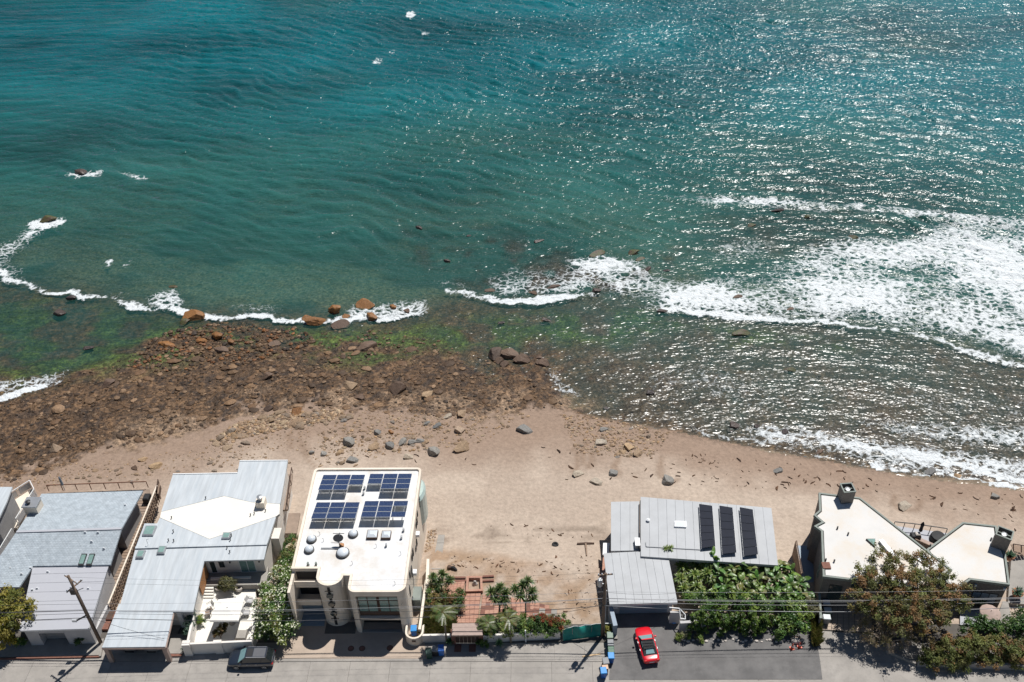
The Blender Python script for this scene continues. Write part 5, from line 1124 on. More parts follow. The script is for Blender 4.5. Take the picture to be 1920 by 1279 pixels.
gf = thing('teal_gate_wall', 'narrow teal capped wall with bins beside it left of the paver court', 'wall', W(1538,1160,0))
MB().prism([W2(1535,1112,1.9), W2(1538,1112,1.9), W2(1541,1158,1.9), W2(1537,1158,1.9)], -.2, 1.8).build('wall', M['dark_wall'], gf)
MB().slab(L3([(1534.5,1111),(1538.5,1111),(1541.5,1159),(1537,1159)], 1.92), .1).build('cap', M['green_trim'], gf)
# right side of the picture: path, red umbrella, kerbs
rp = thing('garden_path', 'pale concrete garden path at the right edge below the smaller white roof', 'path', W(1880,1150,0))
MB().prism([W2(1866,1168,.1), W2(1898,1172,.1), W2(1890,1130,.1), W2(1880,1128,.1)], -.2, .2).build('paving', M['concrete'], rp)
MB().prism([W2(1800,1172,.05), W2(1866,1175,.05), W2(1866,1145,.05), W2(1800,1142,.05)], -.2, .1).build('terrace', M['flat_roof'], rp)
MB().prism([W2(1890,1130,.1), W2(1960,1135,.1), W2(1960,1040,.1), W2(1897,1040,.1)], -1.2, .05).build('gravel_yard', M['concrete'], rp)
ru = thing('garden_parasol', 'faded pink round parasol beside the pale garden path', 'parasol', W(1848,1168,.1))
c = (0,0,0); MB().lathe([(1.05,1.75),(1.0,1.8),(.55,1.95),(.06,2.08)], c, 12).build('canopy', M['beam'], ru, local=True); MB().tube([(0,0,0),(0,0,2.3)], .03, 8).build('pole', M['steel'], ru, local=True); MB().lathe([(.3,0),(.3,.08)], c, 12).build('base', M['concrete'], ru, local=True)
for i, (px, py, z, r) in enumerate(((1891,1048,.9,.55),(1905,1118,.2,.6))):
    t = thing('garden_pot', ['terracotta pot with a spiky plant at the seaward right corner of the smaller white roof', 'large terracotta pot with a dark green agave at the right edge'][i], 'pot', W(px, py, z), 0, 'pots at the right edge')
    MB().lathe([(r*.6,0),(r*.9,r*.8),(r,r*1.1),(r*.85,r*1.1),(r*.8,r*.9)], (0,0,0), 16).build('body', M['terracotta'], t, local=True, smooth=True)
    m = MB()
    for k in range(26):
        a = k*2.4; l = r*(1.2+.5*rnd.random()); e = .3+.9*rnd.random(); d = Vector((math.cos(a)*math.cos(e), math.sin(a)*math.cos(e), math.sin(e))); s = d.cross(Vector((0,0,1))).normalized()*.07
        b0 = Vector((0,0,r*.9)); mdl = b0+d*l*.5; m.add([b0-s, b0+s, mdl+s*1.2, mdl-s*1.2, b0+d*l], [(0,1,2,3),(3,2,4)])
    M.setdefault('agave', pm('agave_leaf', (.05,.10,.055), .5, .2, 3.)); m.build('plant', M['agave'], t, local=True)
rr = thing('side_deck', 'dark timber stair and rail at the right edge above the gravel yard', 'stairs', W(1915,1035,0))
for k in range(6): p = W(1902+k*5,1030+k*1.0,.8-.1*k); MB().box(p[0]-.14,p[0]+.14,p[1]-.7,p[1]+.7,p[2]-.08,p[2]).build('tread', M['wood'], rr)
for q1, q2 in (((1900,1020,1.6),(1925,1024,1.6)),((1900,1020,1.6),(1900,1034,.8)),((1915,1022,1.6),(1915,1036,.7))): MB().bar(W(*q1), W(*q2), .08, .08).build('rail', M['darkwood'], rr)
st_ = thing('retaining_wall', 'long low retaining wall with pale top along the street under the right hedge', 'wall', W(1800,1250,0))
a, b = Vector((*W2(1719,1248),0)), Vector((*W2(1990,1258),0)); cbox(a, b, .25, -.1, .75).build('wall', M['grey_wall'], st_); cbox(a, b, .3, .75, .82).build('cap', M['concrete'], st_)
a, b = Vector((*W2(1660,1222),0)), Vector((*W2(1716,1247),0)); cbox(a, b, .22, -.1, .35).build('kerb', M['concrete'], st_)
# ================================================================== foliage
ORD = ['first','second','third','fourth','fifth','sixth','seventh','eighth','ninth','tenth','eleventh','twelfth','thirteenth','fourteenth','fifteenth','sixteenth','seventeenth']
def leaf_material(name, trans=.3, rough=.55):
    m, nt, out = new_mat(name); L = nt.links.new
    at = nd(nt, 'ShaderNodeAttribute', attribute_name='tint')
    p = nd(nt, 'ShaderNodeBsdfPrincipled', i_Roughness=rough); p.inputs['Specular IOR Level'].default_value = .35; L(at.outputs['Color'], p.inputs['Base Color'])
    t = nd(nt, 'ShaderNodeBsdfTranslucent'); hs = nd(nt, 'ShaderNodeHueSaturation', i_Value=1.25, i_Saturation=1.1); L(at.outputs['Color'], hs.inputs['Color']); L(hs.outputs[0], t.inputs[0])
    x = nd(nt, 'ShaderNodeMixShader', i_0=trans); L(p.outputs[0], x.inputs[1]); L(t.outputs[0], x.inputs[2]); L(x.outputs[0], out.inputs[0]); return m
LEAF = leaf_material('leaves'); GLOSSY_LEAF = leaf_material('glossy_leaves', .22, .35)
M['bark'] = pm('bark', (.16,.115,.085), .9, .25, 5.); M['palebark'] = pm('pale_bark', (.42,.35,.29), .85, .2, 5.); M['stem'] = pm('grey_stem', (.20,.17,.13), .9, .2, 5.)
def rot_frame(n):
    # two unit vectors across each normal
    a = np.where(np.abs(n[:,2:3]) < .9, np.array([[0,0,1.]]), np.array([[1.,0,0]])); u = np.cross(a, n); u /= np.linalg.norm(u, axis=1, keepdims=True); v = np.cross(n, u); return u, v
def tint_mesh(name, V, F, C, mat, smooth=False, loops=4):
    me = raw_mesh(name, V, F, mat, smooth, loops)
    ca = me.color_attributes.new('tint', 'FLOAT_COLOR', 'POINT'); ca.data.foreach_set('color', np.concatenate([C, np.ones((len(C),1))], 1).astype(np.float32).ravel()); return me
def leaves(pos, nrm, size, cols, aspect=.5):
    # one pointed, slightly folded leaf (two quads) per position
    n = len(pos); u, v = rot_frame(nrm); th = RNG.rand(n)*2*np.pi
    d = u*np.cos(th)[:,None]+v*np.sin(th)[:,None]; w = np.cross(nrm, d); s = size[:,None] if hasattr(size,'__len__') else size
    tip = pos+d*s; base = pos-d*s; l = pos+w*s*aspect+nrm*s*.12; r = pos-w*s*aspect+nrm*s*.12
    V = np.stack([base, r, tip, l], 1).reshape(-1, 3); F = np.arange(n*4).reshape(-1, 4); C = np.repeat(cols, 4, 0); return V, F, C
def crown(blobs, n, size, palette, clump=.45, up=.5, seed=0, hollow=.45):
    # blobs: (x, y, z, rx, ry, rz); leaves gather in clumps near the surface of each blob
    r = np.random.RandomState(seed+5); P, N_, Cc = [], [], []
    vol = np.array([b[3]*b[4]+b[3]*b[5]+b[4]*b[5] for b in blobs]); vol = vol/vol.sum()
    pal = np.array(palette)
    for b, f in zip(blobs, vol):
        m = max(int(n*f), 20); k = max(int(m/55), 3)
        d = r.randn(k, 3); d /= np.linalg.norm(d, axis=1, keepdims=True); d[:,2] = np.where(d[:,2] < -.35, -d[:,2], d[:,2])
        rad = hollow+(1.05-hollow)*r.rand(k)**.5
        cc = np.array(b[:3])+d*rad[:,None]*np.array(b[3:])*(1+.12*r.randn(k,1)); ccol = pal[r.randint(0, len(pal), k)]*(.8+.45*r.rand(k,1))
        idx = r.randint(0, k, m); off_ = r.randn(m, 3)*clump*np.array([.55,.55,.42]); p = cc[idx]+off_
        nn = d[idx]*.5+off_/clump*.35+r.randn(m,3)*.45+np.array([0,0,up]); nn /= np.linalg.norm(nn, axis=1, keepdims=True)
        P.append(p); N_.append(nn); Cc.append(ccol[idx]*(.78+.5*r.rand(m,1)))
    return np.concatenate(P), np.concatenate(N_), np.concatenate(Cc)
def tree(name, label, cat, base, blobs, n, size, palette, trunks=(), group=None, clump=.45, seed=0, aspect=.5, bark='bark', up=.5, flowers=None, flower_part='flowers', crown_name='crown', mat=None):
    t = thing(name, label, cat, base, 0, group)
    P, N_, Cc = crown(blobs, n, size, palette, clump, up, seed); P = P-np.array(base)
    sz = size*(.7+.6*np.random.RandomState(seed).rand(len(P)))
    V, F, C = leaves(P, N_, sz, Cc, aspect); link(crown_name, tint_mesh(crown_name, V, F, C, mat or LEAF), t)
    if flowers:
        fn, fs, fc = flowers; r = np.random.RandomState(seed+1); i = r.choice(len(P), fn, replace=False); i = i[N_[i][:,2] > 0]
        p = P[i]+N_[i]*.08; V, F, C = leaves(p, N_[i]*.4+np.array([0,0,.9]), np.full(len(p), fs), np.array(fc)[r.randint(0,len(fc),len(p))], .85); link(flower_part, tint_mesh(flower_part, V, F, C, LEAF), t)
    for k, (pts, rads) in enumerate(trunks):
        MB().tube([Vector(p)-Vector(base) for p in pts], rads, 7).build('trunk' if k == 0 else 'limb', M[bark], t, smooth=True, local=True)
    return t
def B_(px, py, z, r, rz=None, ry=None): p = W(px, py, z); return (p[0], p[1], p[2], r, ry or r, rz or r)
def trunk_to(base, blobs, r0=.16, seed=0):
    q = random.Random(seed); b = Vector(base); out = []; c = sum((Vector(x[:3]) for x in blobs), Vector())/len(blobs)
    mid = b.lerp(Vector((c.x,c.y,b.z+(c.z-b.z)*.6)), .75)
    out.append(([b-Vector((0,0,.2)), b.lerp(mid,.5)+Vector((q.uniform(-.1,.1),q.uniform(-.1,.1),0)), mid], [r0, r0*.8, r0*.62]))
    for x in blobs: out.append(([mid, mid.lerp(Vector(x[:3]),.55)+Vector((0,0,.15)), Vector(x[:3])], [r0*.55, r0*.36, r0*.12]))
    return out
OLIVE = [(0.134,0.134,0.040),(0.180,0.154,0.050),(0.100,0.112,0.036),(0.234,0.134,0.054),(0.162,0.180,0.054)]
RUST = [(.215,.125,.052),(.165,.125,.05),(.15,.145,.05),(.25,.15,.065),(.11,.115,.04),(.17,.17,.06),(.14,.15,.05)]
GREEN = [(0.051,0.109,0.026),(0.072,0.145,0.032),(0.041,0.080,0.023),(0.109,0.174,0.043)]
LIME = [(0.171,0.233,0.047),(0.132,0.202,0.044),(0.217,0.248,0.070),(0.093,0.155,0.034)]
YELLOW = [(0.221,0.195,0.029),(0.169,0.163,0.029),(0.260,0.221,0.046),(0.104,0.117,0.023),(0.143,0.156,0.026)]

# left edge tree
bl = [B_(8,1135,4.3,1.7,1.3), B_(34,1128,4.2,1.4,1.1), B_(44,1150,3.9,1.1,.9), B_(12,1165,3.5,1.7,1.3), B_(-30,1150,4.2,2.2,1.6), B_(-10,1185,2.9,1.7,1.3), B_(22,1184,2.6,1.0,1.0), B_(8,1204,1.7,1.0,.9)]
bs = W(-14,1216,.1); tree('street_tree', 'yellow green tree at the left edge in front of the shingled house', 'tree', bs, bl, 9000, .14, YELLOW, trunk_to(bs, bl, .2, 1), clump=.38, seed=1)
# clipped shrubs at the garage piers
for i, (px, py) in enumerate(((41,1209),(153,1207))):
    bs = W(px, py, .16); tree('round_shrub', ['small round dark shrub at the left pier of the grey garage', 'small round dark shrub at the right pier of the grey garage'][i], 'shrub', bs, [(bs[0],bs[1],.75,.5,.5,.55)], 900, .09, GREEN, [([bs,(bs[0],bs[1],.7)],[.06,.04])], 'shrubs by the grey garage', .16, 10+i)
# flowering hedge between the metal roofed house and the white building
bl = [B_(535,1066,1.6,1.0), B_(528,1088,2.0,1.3), B_(545,1100,1.6,1.0), B_(512,1108,2.2,1.3), B_(535,1120,2.0,1.3), B_(505,1132,2.4,1.3), B_(528,1142,2.3,1.4), B_(503,1158,2.3,1.3), B_(535,1160,2.0,1.2), B_(515,1176,1.9,1.4), B_(540,1180,1.5,1.0), B_(500,1186,1.5,1.1), B_(525,1194,1.2,1.1)]
bs = W(520,1190,0); tree('flowering_hedge', 'tall green hedge dotted with white flowers left of the white building', 'hedge', bs, bl, 15000, .115, GREEN+LIME+[(.17,.16,.045)], trunk_to(bs, bl[4:], .12, 2), clump=.36, seed=2, flowers=(1500,.085,[(.72,.70,.58),(.62,.66,.45)]))
bl = [B_(548,1012,-.1,.9,.5), B_(540,1028,.1,.9,.6), B_(552,1036,.2,.7,.6), B_(538,1048,.4,.9,.7), B_(546,1056,.6,.9,.7)]
bs = W(545,1040,-.8); tree('side_shrubbery', 'loose low shrubs in the side passage behind the flowering hedge', 'shrub', bs, bl, 3500, .10, GREEN+OLIVE, [([bs,(bs[0],bs[1],.3)],[.07,.04])], clump=.3, seed=3)
# courtyard planting
bs = W(428,1108,.1); tree('olive_bush', 'wispy olive green bush against the courtyard planter wall', 'bush', bs, [(bs[0],bs[1],1.1,.95,.8,.85)], 2600, .09, [(.10,.105,.04),(.13,.12,.05),(.08,.09,.03)], [([bs,(bs[0],bs[1],1.0)],[.07,.03])], clump=.26, seed=4)
bs = W(414,1196,.07); tree('bronze_shrub', 'bronze leaved shrub just inside the courtyard street wall', 'shrub', bs, [B_(414,1184,1.0,.5,.7), B_(421,1176,1.2,.35), B_(405,1190,.7,.35)], 1300, .10, [(.09,.075,.025),(.13,.08,.03),(.06,.06,.02)], [([bs,(bs[0],bs[1],.8)],[.06,.03])], clump=.2, seed=5)
bs = W(353,1196,.1); tree('juniper_hedge', 'blue green juniper along the outside of the courtyard side wall', 'hedge', bs, [B_(361,1158,1.3,.5,.7), B_(357,1170,1.2,.55,.8), B_(353,1184,1.0,.5,.7), B_(349,1216,.5,.35)], 2600, .08, [(.06,.11,.075),(.08,.13,.09),(.045,.085,.055)], [([bs,(bs[0],bs[1],.9)],[.08,.04])], clump=.2, seed=6)
bs = W(377,1170,.1); tree('corner_plant', 'yellow green plant in the left corner of the walled courtyard', 'plant', bs, [B_(376,1163,.7,.45,.6)], 700, .09, LIME, [([bs,(bs[0],bs[1],.6)],[.05,.03])], clump=.2, seed=7)

# ------------------------------------------------------------------ palms, dracaenas and other spiky plants
def blade(m, C, b, d, L_, w, droop, col, seg=4):
    # a strap leaf from b along d, drooping; appended to lists m (verts, faces, colours)
    d = Vector(d).normalized(); s = d.cross(Vector((0,0,1))); s = s.normalized() if s.length > 1e-3 else Vector((1,0,0)); V, F, Cc = m; n0 = len(V)
    for k in range(seg+1):
        t = k/seg; p = Vector(b)+d*L_*t+Vector((0,0,-droop*L_*t*t)); ww = w*(1-.15*t if t < .6 else (1-t)*2.3+.03)
        V += [tuple(p-s*ww+Vector((0,0,.25*ww))), tuple(p+s*ww+Vector((0,0,.25*ww)))]; Cc += [col, col]
    F += [(n0+2*k, n0+2*k+1, n0+2*k+3, n0+2*k+2) for k in range(seg)]
def spiky(name, label, cat, base, heads, nblade, L_, w, droop, palette, group=None, seed=0, part='crown', trunk_r=.09, mat=None, bark='stem', dead=0):
    # heads: points; the trunk forks to them
    q = random.Random(seed); t = thing(name, label, cat, base, 0, group); b0 = Vector(base)
    m = ([], [], [])
    for hd in heads:
        hv = Vector(hd)-b0
        for k in range(nblade):
            a = q.random()*6.283; e = q.uniform(-.35, 1.35); d = (math.cos(a)*math.cos(e), math.sin(a)*math.cos(e), math.sin(e)); c = palette[q.randrange(len(palette))]; f = q.uniform(.7,1.3)
            blade(m, None, hv, d, L_*q.uniform(.75,1.1), w, droop*q.uniform(.6,1.3), (c[0]*f,c[1]*f,c[2]*f))
    link(part, tint_mesh(part, np.array(m[0]), np.array(m[1]), np.array(m[2]), mat or GLOSSY_LEAF), t)
    fork = Vector((sum(Vector(x).x for x in heads)/len(heads), sum(Vector(x).y for x in heads)/len(heads), base[2]+(min(x[2] for x in heads)-base[2])*.55))-b0 if len(heads) > 1 else Vector(heads[0])-b0
    MB().tube([Vector((0,0,-.15)), fork*.5+Vector((q.uniform(-.06,.06),0,0)), fork], [trunk_r*1.2, trunk_r, trunk_r*.85], 8).build('trunk', M[bark], t, smooth=True, local=True)
    if len(heads) > 1:
        for hd in heads: hv = Vector(hd)-b0; MB().tube([fork, fork.lerp(hv,.5)+Vector((0,0,-.08)), hv], [trunk_r*.8, trunk_r*.65, trunk_r*.55], 7).build('limb', M[bark], t, smooth=True, local=True)
    return t
def H(px, py, z): return W(px, py, z)
DRAC = [(0.070,0.119,0.035),(0.105,0.154,0.049),(0.049,0.084,0.028),(0.154,0.182,0.070)]
spiky('dracaena_tree', 'dracaena with dark green rosettes beside the cream side wall, seaward of the planted bed', 'tree', W(826,1118,-.1), [H(812,1082,2.4), H(830,1076,2.6), H(843,1088,2.2), H(822,1092,2.0)], 100, .8, .05, .3, DRAC, None, 21)
spiky('dracaena_tree', 'many headed dracaena in the lot, left of the taller one, behind the small gate', 'tree', W(937,1160,0), [H(921,1110,3.4), H(937,1102,3.7), H(948,1112,3.4), H(928,1122,3.0), H(944,1126,3.0)], 100, .9, .05, .3, DRAC, None, 22)
spiky('dracaena_tree', 'tall bare stemmed dracaena at the right of the lot planting', 'tree', W(984,1160,0), [H(966,1105,3.9), H(980,1098,4.2), H(990,1090,4.6), H(998,1108,4.0), H(1000,1122,3.4), H(976,1118,3.6)], 80, .85, .05, .3, DRAC, None, 23)
def palm(label, base, head, n, L_, seed, pal=None):
    q = random.Random(seed); t = thing('palm_tree', label, 'palm', base, 0, None); b0 = Vector(base); hv = Vector(head)-b0; m = ([], [], [])
    pal = pal or [(.09,.115,.03),(.12,.13,.035),(.065,.09,.025)]
    for k in range(n):
        a = k*2.399+q.uniform(-.2,.2); e = q.uniform(.0,.95); d = Vector((math.cos(a)*math.cos(e), math.sin(a)*math.cos(e), math.sin(e))); l = L_*q.uniform(.8,1.1); s = d.cross(Vector((0,0,1))).normalized(); c = pal[q.randrange(len(pal))]
        pt = lambda tt: hv+d*l*tt+Vector((0,0,-.55*l*tt*tt))
        blade(m, None, hv, d, l, .02, .55, (.12,.10,.04), 6)
        for j in range(14):
            tt = .12+.86*j/13; p = pt(tt); ll = l*.36*(1-abs(tt-.45)*.9)
            for sg in (-1, 1): blade(m, None, p, s*sg*.85+d*.55+Vector((0,0,-.25)), ll, .028, .25, tuple(x*q.uniform(.75,1.25) for x in c), 2)
    link('fronds', tint_mesh('fronds', np.array(m[0]), np.array(m[1]), np.array(m[2]), GLOSSY_LEAF), t)
    MB().tube([Vector((0,0,-.1)), hv*.5+Vector((.05,0,0)), hv], [.11,.085,.075], 8).build('trunk', M['stem'], t, smooth=True, local=True)
palm('slender palm rising in front of the plank roofed gate on its left', W(838,1206,.0), W(829,1148,4.6), 15, 1.5, 31)
palm('short palm directly right of the plank roofed gate', W(918,1200,.0), W(915,1168,2.6), 14, 1.35, 32)
palm('slender palm at the middle of the white garden wall', W(958,1205,.0), W(953,1160,3.6), 14, 1.4, 33)
for i, (px, py) in enumerate(((844,1206),(936,1209))):
    spiky('agave', ['bright agave in a tub left of the small gate', 'bright agave on the verge right of the small gate'][i], 'plant', W(px, py, .0), [H(px, py-4, .45)], 40, .55, .05, .1, [(.08,.17,.07),(.11,.2,.09),(.05,.12,.05)], None, 40+i, 'rosette', .06)
# grassy bed left of the gate
def grass_patch(name, label, poly, n, hgt, pal, z, seed, lean=.5):
    r = np.random.RandomState(seed); P = [W2(a,b,z) for a,b in poly]; xs_ = [p[0] for p in P]; ys2 = [p[1] for p in P]
    X_ = r.uniform(min(xs_), max(xs_), n*3); Y_ = r.uniform(min(ys2), max(ys2), n*3); k = inpoly(X_, Y_, P); X_, Y_ = X_[k][:n], Y_[k][:n]; n = len(X_)
    a = r.rand(n)*6.283; l = hgt*(.6+.7*r.rand(n)); w = .03; dx, dy = np.cos(a)*lean*l, np.sin(a)*lean*l
    Z_ = z+np.zeros(n); sx_, sy_ = -np.sin(a)*w, np.cos(a)*w
    V = np.stack([np.stack([X_-sx_,Y_-sy_,Z_],1), np.stack([X_+sx_,Y_+sy_,Z_],1), np.stack([X_+dx*.5+sx_,Y_+dy*.5+sy_,Z_+l*.75],1), np.stack([X_+dx,Y_+dy,Z_+l],1)], 1).reshape(-1,3)
    pal = np.array(pal); C = np.repeat(pal[r.randint(0,len(pal),n)]*(.7+.6*r.rand(n,1)), 4, 0)
    return tag(link(name, tint_mesh(name, V, np.arange(n*4).reshape(-1,4), C, LEAF)), label, 'grass', kind='stuff')
grass_patch('ornamental_grass', 'yellowish ornamental grass bed left of the small gate', [(800,1140),(850,1135),(848,1186),(792,1192)], 5200, .85, [(.16,.14,.05),(.12,.12,.035),(.09,.11,.03),(.2,.17,.08)], .05, 51, .7)
bl = [B_(812,1108,.9,.9), B_(830,1115,.9,.9), B_(815,1128,.8,.9), B_(850,1128,.9,.8), B_(862,1118,1.1,.7), B_(858,1142,.6,.8), B_(846,1152,.7,.8)]
bs = W(835,1135,0); tree('mixed_shrubs', 'mixed green and rust shrubs behind the ornamental grass bed', 'shrub', bs, bl, 6500, .10, OLIVE+GREEN+[(.15,.07,.03)], [([bs,(bs[0],bs[1],.7)],[.08,.05])], clump=.3, seed=8)
# hedge with red end
bl = [B_(1050-k*12, 1166+k*.8, 1.35+.15*math.sin(k*2.1), .85, .7) for k in range(6)]+[B_(1045-k*16, 1180+k*.8, .9, .8, .7) for k in range(5)]+[B_(978,1170,1.6,.8),B_(955,1186,.9,.6)]
bs = W(1010,1190,0); tree('garden_hedge', 'green hedge over the white garden wall, left of the tarp fence', 'hedge', bs, bl, 9000, .10, LIME+GREEN, trunk_to(bs, bl[1:6], .09, 5), clump=.28, seed=9)
bl = [B_(1003,1160,1.75,.4,.3), B_(1018,1161,1.8,.55,.35), B_(1034,1163,1.8,.55,.35), B_(1047,1167,1.7,.5,.35), B_(1052,1174,1.5,.3,.3)]
bs = W(1030,1180,0); tree('red_bougainvillea', 'red flowering shrub spilling along the top of the hedge beside the tarp fence', 'shrub', bs, bl, 2600, .075, [(.28,.045,.02),(.20,.05,.02),(.24,.08,.03),(.12,.08,.025)], [([bs,(bs[0],bs[1],1.6)],[.05,.03])], clump=.2, seed=12)
bl = [B_(905,1172,1.1,.7), B_(920,1185,.9,.7), B_(938,1180,1.0,.7), B_(950,1150,.9,.6)]
bs = W(922,1195,0); tree('wall_shrubs', 'green shrubs at the foot of the palms just right of the small gate', 'shrub', bs, bl, 3000, .10, GREEN+LIME, [([bs,(bs[0],bs[1],.8)],[.06,.04])], clump=.26, seed=13)
for i, (px, py, lab) in enumerate(((905,1212,'dark low shrub on the verge below the white garden wall, right of the small gate'),(1138,1186,'small yellow green bush at the foot of the right pole'))):
    bs = W(px, py, 0); tree('verge_shrub', lab, 'shrub', bs, [(bs[0],bs[1],.5,.55,.45,.5)], 800, .09, GREEN if i == 0 else YELLOW, [([bs,(bs[0],bs[1],.4)],[.04,.03])], clump=.16, seed=60+i)

# ------------------------------------------------------------------ tropical garden of the grey roofed house
def paddle(m, b, d, L_, w, droop, col):
    d = Vector(d).normalized(); s = d.cross(Vector((0,0,1))); s = s.normalized() if s.length > 1e-3 else Vector((1,0,0)); V, F, Cc = m; n0 = len(V); seg = 6
    for k in range(seg+1):
        t = k/seg; p = Vector(b)+d*L_*t+Vector((0,0,-droop*L_*t*t)); ww = w*math.sin(math.pi*min(1,.12+t*.86))**.7 if t > .25 else .03
        up_ = Vector((0,0,.35*ww)); V += [tuple(p-s*ww+up_), tuple(p), tuple(p+s*ww+up_)]; f = .85+.3*(k%2); Cc += [tuple(x*f for x in col)]*3
    for k in range(seg): F += [(n0+3*k, n0+3*k+1, n0+3*k+4, n0+3*k+3), (n0+3*k+1, n0+3*k+2, n0+3*k+5, n0+3*k+4)]
def banana(label, base, top, n, L_, seed, group, pal=None):
    q = random.Random(seed); t = thing('banana_plant', label, 'plant', base, 0, group); hv = Vector(top)-Vector(base); m = ([], [], [])
    pal = pal or [(.105,.17,.038),(.15,.215,.06),(.065,.12,.026),(.20,.25,.10)]
    for k in range(n):
        a = k*2.399+q.uniform(-.3,.3); e = q.uniform(.25,1.2); d = (math.cos(a)*math.cos(e), math.sin(a)*math.cos(e), math.sin(e)); c = pal[q.randrange(len(pal))]
        paddle(m, hv*q.uniform(.6,1)+Vector((q.uniform(-.3,.3),q.uniform(-.3,.3),0)), d, L_*q.uniform(.75,1.15), .24*q.uniform(.8,1.2), q.uniform(.25,.75), tuple(x*q.uniform(.75,1.25) for x in c))
    link('fronds', tint_mesh('fronds', np.array(m[0]), np.array(m[1]), np.array(m[2]), GLOSSY_LEAF, True), t)
    for k in range(3): o = Vector((q.uniform(-.25,.25), q.uniform(-.25,.25), 0)); MB().tube([o-Vector((0,0,.1)), o*.5+hv*.5, hv*.85+o], [.11,.09,.06], 7).build('stem', M['stem'], t, smooth=True, local=True)
FAN = [(.20,.26,.06),(.15,.22,.05),(.26,.29,.09),(.10,.16,.04)]
gz0 = -.1
for i, (px, py, z) in enumerate(((1278,1062,1.9),(1298,1050,2.0),(1322,1048,2.2),(1276,1085,1.7),(1302,1078,2.0),(1326,1075,2.2),(1282,1104,1.4),(1306,1100,1.7))):
    p = W(px, py, z); spiky('fan_palm', 'bright green fan palm clump beside the grey garage roof, '+['upper row left','upper row middle','upper row right','middle row left','middle row middle','middle row right','lower row left','lower row right'][i], 'palm', (p[0],p[1],gz0), [p, (p[0]+.4,p[1]-.35,z-.3)], 80, .95, .075, .4, FAN, 'fan palms beside the garage roof', 100+i)
spots = [(1340,1042,3.2),(1352,1068,2.8),(1378,1062,2.6),(1402,1062,2.5),(1360,1095,2.4),(1388,1088,2.5),(1418,1085,2.5),(1440,1060,2.6),(1462,1058,2.8),(1482,1068,2.7),(1455,1085,2.6),(1480,1092,2.6),(1502,1088,2.5),(1508,1112,2.2),(1484,1115,2.2),(1452,1108,2.2),(1425,1110,2.0)]
for i, (px, py, z) in enumerate(spots):
    p = W(px, py, z); lab = 'tall banana plant standing against the grey roof, top of the garden' if i == 0 else 'broad leaved banana plant in the dense garden, '+ORD[sorted(s[0] for s in spots[1:]).index(px)]+' from the left'
    banana(lab, (p[0],p[1],gz0), p, 20, 1.45, 200+i, None if i == 0 else 'banana plants in the dense garden')
# upright hedge columns along the drive
q_ = random.Random(5)
ncol = -1
for i in range(17):
    px = 1296+i*9.6+q_.uniform(-3,3); py = 1186+q_.uniform(-9,5)-(6 if i%2 else 0); b0 = W(px, py, 0); hh = q_.uniform(2.1,3.4) if i < 15 else 2.0
    if 1440 < px < 1452: continue
    ncol += 1
    tree('column_shrub', 'upright green hedge column along the asphalt drive, '+ORD[ncol]+' from the left', 'hedge', b0, [(b0[0]+.06*math.sin(k*2+i), b0[1]+.05*math.cos(k*3), .35+k*.42, .46-.03*k, .46-.03*k, .42) for k in range(int(hh/.42))], 950, .10, [(.07,.13,.022),(.11,.175,.03),(.045,.085,.018),(.14,.20,.042)], [([b0,(b0[0],b0[1],hh*.8)],[.07,.03])], 'hedge columns along the drive', .17, 300+i, mat=GLOSSY_LEAF)
bl = [B_(1330,1132,1.8,1.2), B_(1365,1128,1.8,1.2), B_(1400,1130,1.7,1.2), B_(1432,1138,1.6,1.0), B_(1468,1140,1.6,1.1), B_(1498,1138,1.6,1.0), B_(1300,1128,1.3,.9), B_(1475,1168,1.1,1.0), B_(1500,1170,1.2,1.0), B_(1488,1150,1.6,1.0), B_(1505,1152,1.3,.8), B_(1465,1185,.7,.7)]
bs = W(1400,1150,0); tree('garden_thicket', 'dense leafy thicket filling the middle of the garden behind the hedge columns', 'shrub', bs, bl, 11000, .13, GREEN+LIME[:2], trunk_to(bs, bl[:5], .1, 6), clump=.36, seed=14, mat=GLOSSY_LEAF)
bl = [B_(1286,1192,.5,.5,.45), B_(1310,1196,.4,.5,.4), B_(1272,1196,.3,.35,.3)]
bs = W(1290,1198,0); tree('border_shrub', 'low pale shrub at the drive corner of the garden border', 'shrub', bs, bl, 1400, .085, LIME+[(.2,.2,.1)], [([bs,(bs[0],bs[1],.4)],[.04,.03])], clump=.18, seed=15)
grass_patch('tall_grass', 'narrow strip of tall dry grass between the two drives', [(1522,1160),(1532,1160),(1536,1212),(1524,1214)], 1800, .9, [(.14,.14,.04),(.10,.12,.03),(.2,.17,.07)], .0, 52, .45)
bl = [B_(1521,1132,1.8,.5,.8), B_(1516,1146,1.5,.6,.7), B_(1527,1150,1.4,.45,.6)]
bs = W(1522,1165,0); tree('straggly_bush', 'straggly grey green bush at the top of the tall grass strip', 'bush', bs, bl, 1100, .09, [(.12,.13,.06),(.09,.1,.04),(.16,.15,.08)], trunk_to(bs, bl, .05, 8), clump=.3, seed=16, bark='palebark')
# stones edging the garden border
for i in range(26):
    px = 1282+i*9+q_.uniform(-3,3); py = 1201+2.2*math.sin(i*1.7)+ (i/26)*1.5
    if 1515 < px: continue
    c = W(px, py, .02); s = q_.uniform(.11,.2)
    tag(MB().lathe([(s*.7,0),(s,s*.35),(s*.75,s*.75),(s*.2,s*.95)], c, 7, 1.2, .9).build('edging_stone', M['pot']), 'pale edging stone in the row along the front of the hedge columns', 'stone', 'edging stones along the drive')

